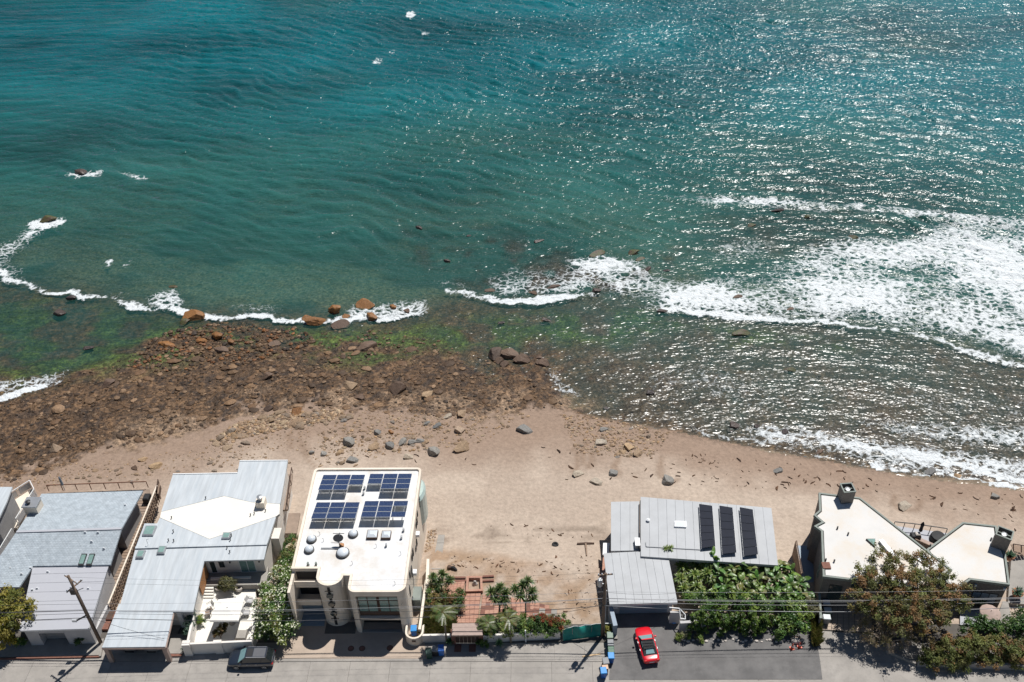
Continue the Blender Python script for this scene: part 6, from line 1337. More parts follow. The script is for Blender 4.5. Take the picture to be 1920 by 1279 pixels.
# ------------------------------------------------------------------ the big rusty tree and the right hedge
bl = [B_(1625,1065,5.6,1.2,.8), B_(1655,1052,6.0,1.4,.9), B_(1690,1056,6.1,1.4,.9), B_(1722,1050,6.1,1.2,.9), B_(1752,1070,5.8,1.3,.9), B_(1615,1095,5.2,1.1,.8), B_(1650,1085,5.6,1.5,1.0), B_(1690,1090,5.8,1.6,1.0), B_(1735,1090,5.6,1.5,1.0), B_(1775,1092,5.3,1.2,.9),
      B_(1600,1122,4.6,1.0,.8), B_(1640,1120,5.0,1.5,1.0), B_(1690,1125,5.2,1.7,1.1), B_(1740,1122,5.0,1.6,1.0), B_(1785,1122,4.7,1.3,.9), B_(1620,1145,4.0,1.0,.8), B_(1665,1150,4.3,1.4,1.0), B_(1715,1155,4.4,1.5,1.0), B_(1765,1150,4.3,1.4,1.0), B_(1805,1135,4.2,.9,.8), B_(1800,1105,4.8,.8,.7), B_(1735,1178,3.6,1.1,.9), B_(1690,1176,3.7,1.2,.9)]
bs = W(1695,1205,0)
_tr = trunk_to(bs, bl, .3, 9)
tree('rusty_crowned_tree', 'large spreading tree with rust and olive leaves in front of the angular white roof', 'tree', bs, bl, 21000, .115, RUST+OLIVE, _tr, clump=.33, seed=17, bark='palebark')
bl = [B_(1645,1160,2.9,1.2,.9), B_(1620,1180,2.4,1.0,.8), B_(1660,1185,2.5,1.2,.9), B_(1695,1180,2.6,1.0,.8), B_(1635,1205,1.7,.9,.7), B_(1672,1205,1.8,1.0,.7), B_(1705,1200,1.7,.8,.7)]
bs = W(1670,1222,0); tree('pale_twiggy_shrub', 'pale tan twiggy shrub with whitish trunks at the foot of the rusty tree', 'shrub', bs, bl, 5500, .085, [(.32,.25,.17),(.24,.18,.10),(.40,.32,.24),(.17,.15,.065),(.19,.17,.075)], trunk_to(bs, bl, .12, 10), clump=.33, seed=18, aspect=.3, bark='palebark')
rows = [(1748,1225,1.4),(1775,1215,1.9),(1800,1222,1.6),(1825,1208,1.9),(1850,1216,1.7),(1878,1212,1.8),(1902,1222,1.5),(1930,1216,1.7),(1960,1222,1.6)]
for i, (px, py, z) in enumerate(rows):
    bl = [B_(px,py,z,1.1,.9), B_(px-8,py+12,z-.7,.9,.7), B_(px+10,py+10,z-.6,.9,.7), B_(px+3,py-10,z+.4,.8,.6), B_(px,py+22,.6,.9,.6)]
    bs = W(px, py+26, .3); tree('olive_hedge_shrub', 'olive and orange shrub above the street retaining wall, '+ORD[i]+' from the left', 'hedge', bs, bl, 2600, .105, OLIVE+RUST[3:4]+[(.16,.165,.045),(.13,.15,.04),(.10,.125,.035)], trunk_to(bs, bl, .08, 20+i), 'hedge above the retaining wall', .3, 400+i, bark='palebark')
bl = [B_(1840,1175,1.5,1.0), B_(1868,1180,1.4,1.0), B_(1895,1176,1.6,1.1), B_(1920,1165,1.7,1.2), B_(1918,1185,1.5,1.0), B_(1815,1178,1.4,.8)]
bs = W(1870,1192,.1); tree('dark_green_shrub', 'dark green glossy shrubs behind the olive hedge at the right edge', 'shrub', bs, bl, 6500, .11, GREEN, trunk_to(bs, bl, .1, 11), clump=.32, seed=19, mat=GLOSSY_LEAF)
bs = W(1836,1142,.2); tree('grey_bush', 'small pale green bush in the shade below the smaller white roof', 'bush', bs, [B_(1836,1131,1.2,.6,.5)], 700, .09, [(.16,.2,.1),(.12,.16,.08)], [([bs,(bs[0],bs[1],1.0)],[.04,.03])], clump=.2, seed=24)
p = W(1256,1024,3.1); spiky('roof_edge_palm', 'small palm tip rising over the joint of the grey roofs', 'palm', (p[0],p[1]-.6,gz0), [(p[0],p[1]-.4,3.3),(p[0]-.5,p[1]-.35,3.2)], 26, .6, .04, .3, FAN, None, 130)
# ================================================================== cars
def paint(name, col): 
    m = pm(name, col, .28, .03, 2., spec=.6, coat=1.0); m.node_tree.nodes['Principled BSDF'].inputs['Coat Roughness'].default_value = .05; return m
M['red_paint'] = paint('red_car_paint', (.62,.008,.018)); M['dark_paint'] = paint('dark_car_paint', (.016,.022,.034)); M['grey_paint'] = paint('grey_car_paint', (.12,.12,.125))
M['car_glass'] = pm('car_glass', (.015,.02,.022), .05, .02, spec=.9); M['wind_glass'] = pm('windscreen_glass', (.20,.34,.35), .08, .02, spec=.9)
M['tyre'] = pm('tyre_rubber', (.02,.02,.02), .85); M['rim'] = pm('alloy_rim', (.55,.55,.56), .3, .05, metallic=.7); M['lamp_white'] = pm('lamp_lens', (.6,.62,.63), .15, .02); M['lamp_red'] = pm('red_lens', (.45,.01,.01), .2, .02); M['fabric'] = pm('black_soft_top', (.018,.018,.02), .85, .2, 6., bump=.02, bscale=4)
def loft(secs):
    # secs: list of rings (same count) -> closed skin
    n = len(secs[0]); V = [p for s in secs for p in s]; F = [(i*n+k, i*n+(k+1)%n, (i+1)*n+(k+1)%n, (i+1)*n+k) for i in range(len(secs)-1) for k in range(n)]
    F += [tuple(range(n-1,-1,-1)), tuple(range((len(secs)-1)*n, len(secs)*n))]; return V, F
def ring(x, hw, zb, zs, zt, tw):
    # body section at x: half width hw, sill zb, shoulder zs, top zt with half width tw
    half = [(hw*.86,zb),(hw*.97,zb+.1),(hw,zb+(zs-zb)*.45),(hw*.985,zs-.06),(hw*.93,zs+.01),(tw,zt-.012),(tw*.5,zt+.008)]
    return [(x,-a,b) for a, b in half]+[(x,0,zt+.012)]+[(x,a,b) for a, b in half[::-1]]
def car(label, loc, rotz, Lc, Wc, body_secs, cabin, paintm, group=None, name='parked_car', soft=False, sunroof=False):
    # local x = forward
    t = thing(name, label, 'car', loc, rotz, group)
    V, F = loft([ring(*s) for s in body_secs]); b = MB().add(V, F).build('body', paintm, t, smooth=True, local=True)
    mod = b.modifiers.new('sub', 'SUBSURF'); mod.levels = 1; mod.render_levels = 1
    # cabin: (x, half width at base, z base, half width at top, z top)
    rf, wf, wr, rr = cabin['roof_f'], cabin['screen_f'], cabin['rear_b'], cabin['roof_r']; zb, zt = cabin['zb'], cabin['zt']; hb, ht = cabin['hb'], cabin['ht']
    P0 = lambda x, h_, z: [(x,-h_,z),(x,h_,z)]
    gm = MB().add([(wf,-hb,zb),(wf,hb,zb),(rf,ht,zt),(rf,-ht,zt),(rr,-ht,zt-.03),(rr,ht,zt-.03),(wr,hb*.95,zb+.05),(wr,-hb*.95,zb+.05)], [(0,1,2,3),(3,2,5,4),(4,5,6,7),(0,3,4,7),(1,6,5,2)])
    gm.build('glasshouse', M['fabric'] if soft else M['car_glass'], t, local=True)
    e = .012
    def on(a, b_, c, d, s, m_, nm, out):
        q = [Vector(a), Vector(b_), Vector(c), Vector(d)]; ctr = sum(q, Vector())/4; n_ = (q[1]-q[0]).cross(q[2]-q[0]).normalized(); n_ = n_ if n_.dot(Vector(out)) > 0 else -n_
        q = [ctr+(p-ctr)*s+n_*e for p in q]; MB().add([tuple(p) for p in q]+[tuple(p-n_*.03) for p in q], [(0,1,2,3),(0,4,5,1),(1,5,6,2),(2,6,7,3),(3,7,4,0)]).build(nm, m_, t, local=True)
    on((wf,-hb,zb),(wf,hb,zb),(rf,ht,zt),(rf,-ht,zt), .93, M['wind_glass'], 'windscreen', (1,0,1)); on((rr,-ht,zt-.03),(rr,ht,zt-.03),(wr,hb*.95,zb+.05),(wr,-hb*.95,zb+.05), .62 if soft else .85, M['wind_glass'] if soft else M['car_glass'], 'rear_window', (-1,0,1))
    if not soft:
        pts = [(rf,-ht),(rf,ht),(rr,ht),(rr,-ht)]; MB().hexa([(x,y*1.02,zt-.05) for x,y in pts], [(x*.99+.01,y*.97,zt+.035) for x,y in pts]).build('roof', paintm, t, local=True)
        if sunroof: MB().box(rf-.75,rf-.12,-ht*.72,ht*.72,zt+.02,zt+.045).build('sunroof', M['black'], t, local=True); MB().box(rr+.15,rf-.8,-ht*.78,ht*.78,zt+.02,zt+.042).build('roof_panel', M['grey_paint'], t, local=True)
        for s_ in (-1,1): MB().bar((rf-.15,s_*ht*.95,zt+.07),(rr+.1,s_*ht*.95,zt+.06),.05,.05).build('roof_rail', M['rim'], t, local=True)
    else:
        MB().hexa([(rf+.02,-ht,zt-.04),(rf+.02,ht,zt-.04),(rf-.1,ht,zt-.02),(rf-.1,-ht,zt-.02)],[(rf+.03,-ht,zt+.02),(rf+.03,ht,zt+.02),(rf-.1,ht,zt+.03),(rf-.1,-ht,zt+.03)]).build('windscreen_frame', paintm, t, local=True)
        for s_ in (-1,1):
            MB().bar((rf-.12,s_*(ht+.02),zt-.12),(rr+.1,s_*(ht+.04),zt-.2),.03,.14).build('side_window', M['wind_glass'], t, local=True)
        for k in range(4): x = rf-.2-k*.3; MB().bar((x,-ht*.9,zt-.005),(x,ht*.9,zt-.005),.06,.05).build('top_bow', M['fabric'], t, local=True)
    wb = cabin['wb']
    for x in (wb[0], wb[1]):
        for s_ in (-1,1):
            y = s_*(Wc/2-.11); wl = MB().lathe([(.24,-.11),(.335,-.10),(.345,0),(.335,.10),(.24,.11)], (0,0,0), 20); wl.v = [(x+p[0], y+p[2], .34+p[1]) for p in wl.v]; wo_ = wl.build('wheel', M['tyre'], t, local=True)
            rm = MB()
            for k in range(5):
                a = k*2*math.pi/5; rm.bar((x,y+s_*.112,.34),(x+math.cos(a)*.22,y+s_*.112,.34+math.sin(a)*.22),.03,.06)
            d = MB().lathe([(.23,-.02),(.23,.02),(.19,.02),(.19,-.02)], (0,0,0), 18); d.v = [(x+p[0], y+s_*.112+p[2], .34+p[1]) for p in d.v]; rm.add(d.v, d.f); rm.build('rim', M['rim'], wo_, local=True)
    hx = Lc/2
    for s_ in (-1,1):
        MB().bevbox(hx-.30,hx-.10,s_*(Wc/2-.34)-.13,s_*(Wc/2-.34)+.13,.50,.63 if soft else .72,.05).build('headlight', M['lamp_white'], t, local=True)
        MB().bevbox(-hx+.02,-hx+.2,s_*(Wc/2-.26)-.16,s_*(Wc/2-.26)+.16,.72,.88,.04).build('tail_light', M['lamp_red'], t, local=True)
        mx_ = cabin['screen_f']-.35; MB().bevbox(mx_-.08,mx_+.1,s_*(Wc/2+.09)-.1,s_*(Wc/2+.09)+.1,zb+.02,zb+.18,.03).build('mirror', paintm, t, local=True)
        for x in (.25,-.65): MB().box(x-.12,x+.08,s_*(Wc/2-.01)-.02,s_*(Wc/2-.01)+.02,zb-.1,zb-.07).build('door_handle', M['rim'], t, local=True)
    MB().box(-hx+.0,-hx+.08,-.26,.26,.55,.68).build('plate', M['lamp_white'], t, local=True)
    MB().box(hx-.1,hx+.005,-.45,.45,.35,.55).build('grille', M['black'], t, local=True)
    return t
suv_secs = [(-2.36,.72,.42,.80,.90,.60),(-2.28,.86,.32,.90,1.00,.72),(-1.9,.93,.26,.96,1.02,.78),(-1.0,.95,.24,.97,1.02,.80),(0.,.95,.24,.97,1.02,.80),(.8,.95,.24,.95,1.02,.80),(1.2,.94,.25,.92,1.0,.76),(1.8,.92,.27,.86,.93,.66),(2.2,.84,.32,.76,.82,.56),(2.36,.68,.40,.66,.70,.45)]
suv_cab = dict(roof_f=.42, screen_f=1.2, rear_b=-2.25, roof_r=-1.75, zb=.98, zt=1.62, hb=.82, ht=.64, wb=(1.42,-1.42))
car('dark grey sport utility car parked on the street beside the courtyard wall', W(474,1241,0), math.pi+.02, 4.72, 1.9, suv_secs, suv_cab, M['dark_paint'], sunroof=True)
cv_secs = [(-2.12,.66,.36,.70,.78,.52),(-2.02,.80,.28,.78,.90,.66),(-1.6,.89,.24,.84,.93,.72),(-.9,.90,.22,.86,.92,.76),(0.,.90,.22,.86,.90,.78),(.7,.90,.22,.84,.90,.76),(1.1,.90,.23,.82,.88,.70),(1.6,.88,.25,.76,.82,.60),(1.95,.80,.28,.66,.72,.48),(2.12,.62,.34,.56,.60,.38)]
cv_cab = dict(roof_f=.18, screen_f=.92, rear_b=-1.5, roof_r=-.75, zb=.88, zt=1.30, hb=.76, ht=.58, wb=(1.28,-1.22))
_a = Vector(W(1205,1182,.5)); _b = Vector(W(1221,1238,.5)); _d = _a-_b
car('bright red convertible with black soft top on the asphalt drive', ((_a.x+_b.x)/2, (_a.y+_b.y)/2, .025), math.atan2(_d.y, _d.x), 4.24, 1.8, cv_secs, cv_cab, M['red_paint'], soft=True)
for i, (px, lab) in enumerate(((243,'dark car in the left bay under the carport'),(284,'dark silver nosed car in the right bay under the carport'))):
    p = W(px, 1214, .4); car(lab, (p[0]+.2, p[1]+1.75, .06), -math.pi/2, 4.72, 1.9, suv_secs, suv_cab, M['dark_paint'] if i == 0 else M['grey_paint'], 'cars under the carport')

# ================================================================== bins, cones and street things
def cm(name, c): 
    if name not in M: M[name] = pm(name, c, .45, .06, 4.)
    return M[name]
def bin_(label, px, py, rot, col, lid=None, group=None, z=.02, s=1.0, open_=False):
    t = thing('wheelie_bin', label, 'bin', W(px, py, z), rot, group); bc = cm('bin_'+col[0], col[1]); lc = cm('lid_'+(lid or col)[0], (lid or col)[1])
    MB().hexa([(-.24*s,-.28*s,.06),(.24*s,-.28*s,.06),(.24*s,.26*s,.06),(-.24*s,.26*s,.06)], [(-.30*s,-.36*s,1.0*s),(.30*s,-.36*s,1.0*s),(.30*s,.34*s,1.0*s),(-.30*s,.34*s,1.0*s)]).build('body', bc, t, local=True)
    MB().bevbox(-.32*s,.32*s,-.39*s,.37*s,1.0*s,1.09*s,.04).build('lid', lc, t, local=True)
    MB().bar((-.25*s,.42*s,.98*s),(.25*s,.42*s,.98*s),.04,.04).build('handle', bc, t, local=True)
    for x in (-.26,.26):
        w_ = MB().lathe([(.1,-.03),(.12,0),(.1,.03)], (0,0,0), 12); w_.v = [(x*s+p[2], .26*s+p[0], .12+p[1]) for p in w_.v]; w_.build('wheel', M['tyre'], t, local=True)
    return t
BLUE = ('blue', (.012,.11,.42)); GRN = ('green', (.03,.10,.055)); DGR = ('dark_green', (.02,.06,.045)); BLK = ('black', (.018,.018,.022)); GRY = ('grey', (.16,.17,.18)); SKY = ('sky_blue', (.01,.22,.55))
bin_('bright blue lidded bin inside the rounded cream enclosure', 777, 1189, .05, BLUE, SKY, z=.1)
bin_('dark green bin on the verge below the ornamental grass, left of a blue one', 805, 1232, .2, DGR); bin_('black bin standing between the green and the blue bins on the verge', 817, 1227, -.1, BLK, GRY); bin_('blue bin nearest the small gate on the verge', 828, 1226, .1, BLUE)
bin_('pale green lidded bin first in the row beside the asphalt drive', 1143, 1202, .0, GRN, ('sage', (.14,.20,.15))); bin_('black bin second in the row beside the asphalt drive', 1144, 1216, .0, BLK, GRY); bin_('green bin third in the row beside the asphalt drive', 1145, 1229, .0, GRN); bin_('blue bin fourth in the row beside the asphalt drive', 1145, 1240, .0, BLUE, SKY)
bin_('grey black bin standing apart at the street corner of the drive', 1135, 1250, .15, BLK, GRY); bin_('blue bin nearest the road at the drive corner', 1131, 1268, .1, BLUE, SKY)
p = W(1135,1249,1.12); p = W(1135,1254,.0)
cbx = thing('cardboard_box', 'open tan cardboard box between the two bins nearest the road', 'box', W(1134,1262,.02), .1); MB().box(-.28,.28,-.2,.2,0,1.05).build('carton', cm('cardboard',(.42,.25,.13)), cbx, local=True); MB().box(-.3,.3,-.24,.24,1.05,1.07).build('flap', cm('cardboard_light',(.5,.32,.2)), cbx, local=True)
for i, (px, py, c, lab) in enumerate(((1546,1140,GRY,'grey bin beside the teal capped wall, farthest from the street'),(1549,1155,GRN,'green bin with pale lid beside the teal capped wall, middle one'),(1547,1168,GRY,'pale lidded bin beside the teal capped wall, nearest the street'))): bin_(lab, px, py, 1.5, c, ('pale', (.5,.54,.55)))
for i, (px, py) in enumerate(((1485,1216),(1499,1213))):
    t = thing('traffic_cone', ['orange traffic cone near the end of the hedge columns, left of two', 'orange traffic cone near the end of the hedge columns, right of two'][i], 'cone', W(px, py, .03), .2, 'orange cones on the drive')
    MB().box(-.22,.22,-.22,.22,0,.05).build('base', cm('cone_orange',(.65,.07,.02)), t, local=True); MB().lathe([(.17,.05),(.10,.45),(.03,.8)], (0,0,0), 12).build('cone', M['cone_orange'], t, local=True); MB().lathe([(.128,.32),(.102,.46)], (0,0,0), 12).build('stripe', M['lamp_white'], t, local=True)
t = thing('rubble_sack', 'pale rubble and torn sack beside the orange cones', 'debris', W(1492,1203,.03)); MB().lathe([(.4,0),(.5,.15),(.35,.35),(.1,.45)], (0,0,0), 8, 1.1, .8).build('sack', M['pot'], t, local=True, smooth=True); MB().box(-.1,.5,.1,.4,.0,.3).build('block', M['brick'], t, local=True)
t = thing('blue_tarp', 'crumpled blue bag on the shaded drive beside the garage', 'bag', W(1263,1167,.03)); MB().lathe([(.3,0),(.35,.1),(.2,.22),(.05,.25)], (0,0,0), 7, 1.1, .7).build('bag', cm('bag_blue',(.12,.3,.6)), t, local=True); MB().lathe([(.08,.2),(.12,.32),(.05,.36)], (0,0,0), 6).build('knot', M['bag_blue'], t, local=True)
t = thing('wood_plank', 'pale loose plank lying on the verge below the tarp fence', 'plank', W(1108,1233,.02)); a, b = W(1092,1231,.05), W(1126,1226,.05); MB().bar(a, b, .14, .06).build('plank', cm('plank_pale',(.5,.33,.16)), t)
t = thing('white_post', 'white leaning marker post against the garden wall', 'post', W(986,1204,0)); MB().tube([W(986,1204,0), W(985,1182,1.9)], .07, 8).build('post', M['trim'], t); MB().lathe([(.09,0),(.09,.05)], W(986,1204,0), 8).build('base', M['concrete'], t)
# ================================================================== utility poles and wires
def pole(label, base, hgt, seed, arms):
    t = thing('utility_pole', label, 'utility pole', base); b = Vector(base)
    MB().tube([(0,0,-.3),(0,0,hgt*.5),(0,0,hgt)], [.19,.16,.13], 12).build('shaft', M['bark'], t, smooth=True, local=True)
    for (z, l, ang, both) in arms:
        u = Vector((math.cos(ang), math.sin(ang), 0)); a0 = -u*l if both else Vector()
        ar = MB().bar(a0+Vector((0,.16,z)), u*l+Vector((0,.16,z)), .1, .12).build('crossarm', M['wood'], t, local=True)
        for s_ in ((-.9,-.45,.45,.9) if both else (.5,.9)):
            p = u*l*s_+Vector((0,.16,z+.06)); MB().lathe([(.05,0),(.07,.06),(.04,.1),(.06,.16),(.02,.2)], p, 8).build('insulator', M['dome'], ar, local=True)
    return t
pb1 = W(190,1207,.0); pb2 = W(1129,1191,.0); pb1 = (pb1[0],pb1[1],0.); pb2 = (pb2[0],pb2[1],0.)
P1 = pole('dark wooden utility pole by the carport corner with crossarm and hardware', pb1, 11.2, 1, ((10.4,1.0,2.6,True),(9.4,.9,1.0,True)))
P2 = pole('brown wooden utility pole between the empty lot and the asphalt drive', pb2, 10.1, 2, ((9.7,.75,.1,True),))
tr_ = MB().lathe([(.24,0),(.27,.05),(.27,.85),(.2,.95)], (-.5,.1,8.1), 14).build('transformer', M['steel'], P2, local=True)
for s_ in (-.1,.1): MB().lathe([(.05,0),(.06,.1),(.03,.22)], (-.5+s_,.1,9.05), 8).build('bushing', M['dome'], tr_, local=True)
MB().bar((-.35,0,8.5),(0,0,8.5),.08,.08).build('bracket', M['steel'], P2, local=True)
MB().tube([(.2,-.05,.2),(.2,-.05,7.5)], .035, 6).build('conduit', M['steel'], P2, local=True)
MB().bar((0,0,8.8),(.7,.3,8.9),.05,.05).build('lamp_arm', M['dark'], P1, local=True)
MB().bevbox(-.65,-.2,.0,.4,8.2,8.9,.05).build('switch_box', M['dark'], P1, local=True)
MB().tube([(.2,0,.2),(.2,0,9.2)], .03, 6).build('conduit', M['dark'], P1, local=True); MB().bar((-.1,-.15,5.0),(-1.0,-.4,4.6),.12,.12).build('bracket', M['dark'], P1, local=True); MB().bevbox(-1.5,-1.05,-.5,-.3,4.4,4.75,.03).build('splice_box', M['white_plastic'], P1, local=True)
M['wire'] = pm('weathered_cable', (.06,.06,.065), .5, .05); M['wire_pale'] = pm('pale_cable', (.30,.30,.31), .4, .05)
def wire(label, a, b, sag, r=.02, mat='wire', seg=22):
    pts = [Vector(a).lerp(Vector(b), k/seg)-Vector((0,0,sag*4*(k/seg)*(1-k/seg))) for k in range(seg+1)]
    m = MB().tube(pts, r*.7, 5); o = m.build('overhead_wire', M[mat], smooth=True); tag(o, label, 'wire', 'overhead wires along the street')
ends = [(4.7,-.15,.055,'thick'),(5.1,.1,.03,''),(5.4,.2,.03,''),(5.7,.0,.035,''),(6.6,.1,.02,'')]
for i, (z, dy, r, _) in enumerate(ends):
    sg = (1.35,1.0,.9,.7,.4)[i]; nm = ('thick lowest','second lowest','third lowest','fourth lowest','thin topmost')[i]
    x3 = pb2[0]+52; xm = pb1[0]-50
    wire(f'{nm} street cable left of the leaning dark pole', (xm,pb1[1]+dy-.3,z+.2), (pb1[0],pb1[1]+dy,z), sg*.7, r)
    wire(f'{nm} street cable between the two utility poles', (pb1[0],pb1[1]+dy,z), (pb2[0],pb2[1]+dy,z+.5), sg, r*.8, 'wire' if i < 2 else 'wire_pale')
    wire(f'{nm} street cable right of the brown pole', (pb2[0],pb2[1]+dy,z+.5), (x3,pb2[1]+dy+.4,z+.6), sg, r*.8, 'wire_pale')
for k, y in enumerate((-.6,.6)): wire(['thin high line on the street side of the pole tops', 'thin high line on the sea side of the pole tops'][k], (pb1[0],pb1[1]+y*.5,10.6), (pb2[0],pb2[1]+y*.5,9.9), .9, .012)
wire('service drop from the brown pole to the grey garage roof', (pb2[0],pb2[1],7.2), W(1268,1112,3.2), .3, .018); wire('service drop running to the white building from the street cables', (-14.2,59.6,5.0), (-13.0,61.6,5.6), .1, .015)
wire('service cable from the leaning pole to the carport roof', (pb1[0],pb1[1],4.6), W(308,1198,2.95), .2, .025)
wire('dark cable across the empty lot to the brown pole', W(1005,1155,.6), (pb2[0],pb2[1]+.1,5.2), .3, .03)
wire('line from the dark roof corner to the neighbouring drive', W(1543,1082,5.3), W(1582,1135,1.5), .1, .015)

# ================================================================== rocks
ROCKS = []
def rock_mesh(seed, sub):
    bm = bmesh.new(); bmesh.ops.create_icosphere(bm, subdivisions=sub, radius=1); r = random.Random(seed)
    pl = [(Vector((r.gauss(0,1),r.gauss(0,1),r.gauss(0,.8))).normalized(), r.uniform(.36,.82)) for _ in range(14)]; sk = (r.uniform(-.35,.35), r.uniform(-.35,.35))
    for v in bm.verts:
        for n_, d in pl:
            e = v.co.dot(n_)-d
            if e > 0: v.co -= n_*e*.92
        v.co *= 1+r.uniform(-.04,.04); v.co.x *= 1.25; v.co.y *= 1.2; v.co.x += v.co.z*sk[0]; v.co.y += v.co.x*sk[1]
    me = bpy.data.meshes.new('rock'); bm.to_mesh(me); bm.free(); return me
def rock_material(name, cols, moss=None, rough=.8):
    m, nt, out = new_mat(name); L = nt.links.new; p = nd(nt, 'ShaderNodeBsdfPrincipled', i_Roughness=rough); L(p.outputs[0], out.inputs[0])
    oi = nd(nt, 'ShaderNodeObjectInfo'); cr = nd(nt, 'ShaderNodeValToRGB'); L(oi.outputs['Random'], cr.inputs[0])
    el = cr.color_ramp.elements
    while len(el) < len(cols): el.new(.5)
    for i, c in enumerate(cols): el[i].position = i/max(len(cols)-1,1); el[i].color = rgb(c)
    g = nd(nt, 'ShaderNodeNewGeometry'); n = nd(nt, 'ShaderNodeTexNoise', i_Scale=4.5, i_Detail=7.0, i_Roughness=.65); L(g.outputs['Position'], n.inputs['Vector'])
    r = nd(nt, 'ShaderNodeMapRange', i_1=.3, i_2=.7, i_3=.62, i_4=1.3); L(n.outputs[0], r.inputs[0])
    mx = nd(nt, 'ShaderNodeMix', data_type='RGBA', blend_type='MULTIPLY'); mx.inputs[0].default_value = 1; L(cr.outputs[0], mx.inputs[6]); L(r.outputs[0], mx.inputs[7]); c = mx.outputs[2]
    if moss:
        n2 = nd(nt, 'ShaderNodeTexNoise', i_Scale=1.6, i_Detail=4.0); L(g.outputs['Position'], n2.inputs['Vector']); r2 = nd(nt, 'ShaderNodeMapRange', i_1=.42, i_2=.58); L(n2.outputs[0], r2.inputs[0])
        m2 = nd(nt, 'ShaderNodeMix', data_type='RGBA'); L(r2.outputs[0], m2.inputs[0]); L(c, m2.inputs[6]); m2.inputs[7].default_value = rgb(moss); c = m2.outputs[2]
    L(c, p.inputs['Base Color']); b = nd(nt, 'ShaderNodeBump', i_Strength=1., i_Distance=.06); L(n.outputs[0], b.inputs['Height']); L(b.outputs[0], p.inputs['Normal']); return m
RM = dict(orange=rock_material('orange_rock', [(.20,.085,.022),(.25,.11,.03),(.15,.065,.02)], None, .6), brown=rock_material('brown_rock', [(.10,.06,.04),(.14,.088,.058),(.075,.048,.034)], None, .7), tan=rock_material('tan_rock', [(.32,.21,.12),(.38,.26,.15),(.26,.18,.115),(.34,.25,.18)]), grey=rock_material('grey_rock', [(.17,.165,.155),(.24,.225,.20),(.12,.12,.12)]), pale=rock_material('pale_rock', [(.40,.33,.25),(.34,.29,.23)]), dark=rock_material('dark_wet_rock', [(.045,.032,.028),(.06,.038,.03),(.035,.025,.024)], None, .5), mossy=rock_material('mossy_rock', [(.06,.038,.022),(.075,.048,.022)], (.055,.060,.012), .6), stone=rock_material('beach_stone', [(.30,.20,.12),(.22,.155,.105),(.36,.26,.17),(.17,.13,.10),(.25,.17,.10),(.20,.18,.16)]))
BIG = {}
for kind in RM:
    BIG[kind] = []
    for s_ in range(5):
        me = rock_mesh(len(kind)*31+s_*13, 3 if kind != 'stone' else 2); me.materials.append(RM[kind]); BIG[kind].append(me)
rq = random.Random(77)
def rock(px, py, wpx, kind, label, group=None, flat=.62, asp=.8, lift=.0, ang=None):
    # wpx: width in photograph pixels
    p = W(px, py, SEA) if lift >= .1 else WG(px, py); d = math.sqrt(p[0]**2+p[1]**2+(CAM_H-p[2])**2); r = wpx/2*d/FOC*1.02
    o = bpy.data.objects.new('rock', rq.choice(BIG[kind])); COL.objects.link(o)
    o.location = (p[0], p[1], p[2]+r*flat*(.05 if lift >= .1 else .22)); o.scale = (r*1.15, r*asp*1.15, r*flat*1.15); o.rotation_euler = (rq.uniform(-.15,.15), rq.uniform(-.15,.15), rq.uniform(-.5,.5) if ang is None else ang)
    tag(o, label, 'rock', group); return o
R_ = rock
for i, (x, y, w, k, l) in enumerate([(628,583,26,'orange','large rounded orange boulder in the breaking wave line, biggest of its group'),(593,603,36,'orange','broad orange boulder lowest in the orange wave line group'),(648,593,15,'orange','small orange boulder just right of the largest rounded one'),(697,595,28,'orange','orange boulder in the white wash right of the largest rounded one'),(683,571,36,'orange','long flat orange boulder at the top of the orange group'),(737,576,17,'orange','small orange boulder at the right of the orange group'),(763,584,16,'brown','brown boulder at the right end of the orange group'),(575,597,20,'orange','small orange boulder at the left end of the orange group')]): R_(x, y, w, k, l, 'orange boulders in the wave line', .8 if i in (0,) else .5, .75, .12)
for (x, y, w, l) in [(927,666,30,'brown boulder at the left of the big tide pool cluster'),(956,668,38,'largest brown boulder in the middle of the big tide pool cluster'),(979,677,30,'brown boulder at the right of the big tide pool cluster'),(947,685,18,'small brown boulder below the big tide pool cluster'),(937,678,18,'small brown boulder at the lower left of the tide pool cluster'),(1018,683,25,'separate brown boulder standing right of the tide pool cluster'),(1012,672,12,'small dark stone behind the separate brown boulder')]: R_(x, y, w, 'brown', l, 'tide pool boulders', .75, .8, .1)
R_(983,806,33,'grey','large grey boulder alone on the smooth sand right of centre', None, .6); R_(1254,903,26,'grey','dark grey boulder alone on the sand seaward of the grey roof', None, .7); R_(1694,948,28,'pale','pale flat boulder in a sand hollow seaward of the angular white roof', None, .4); R_(105,843,21,'tan','rounded tan boulder at the sand edge behind the shingled house', None, .75)
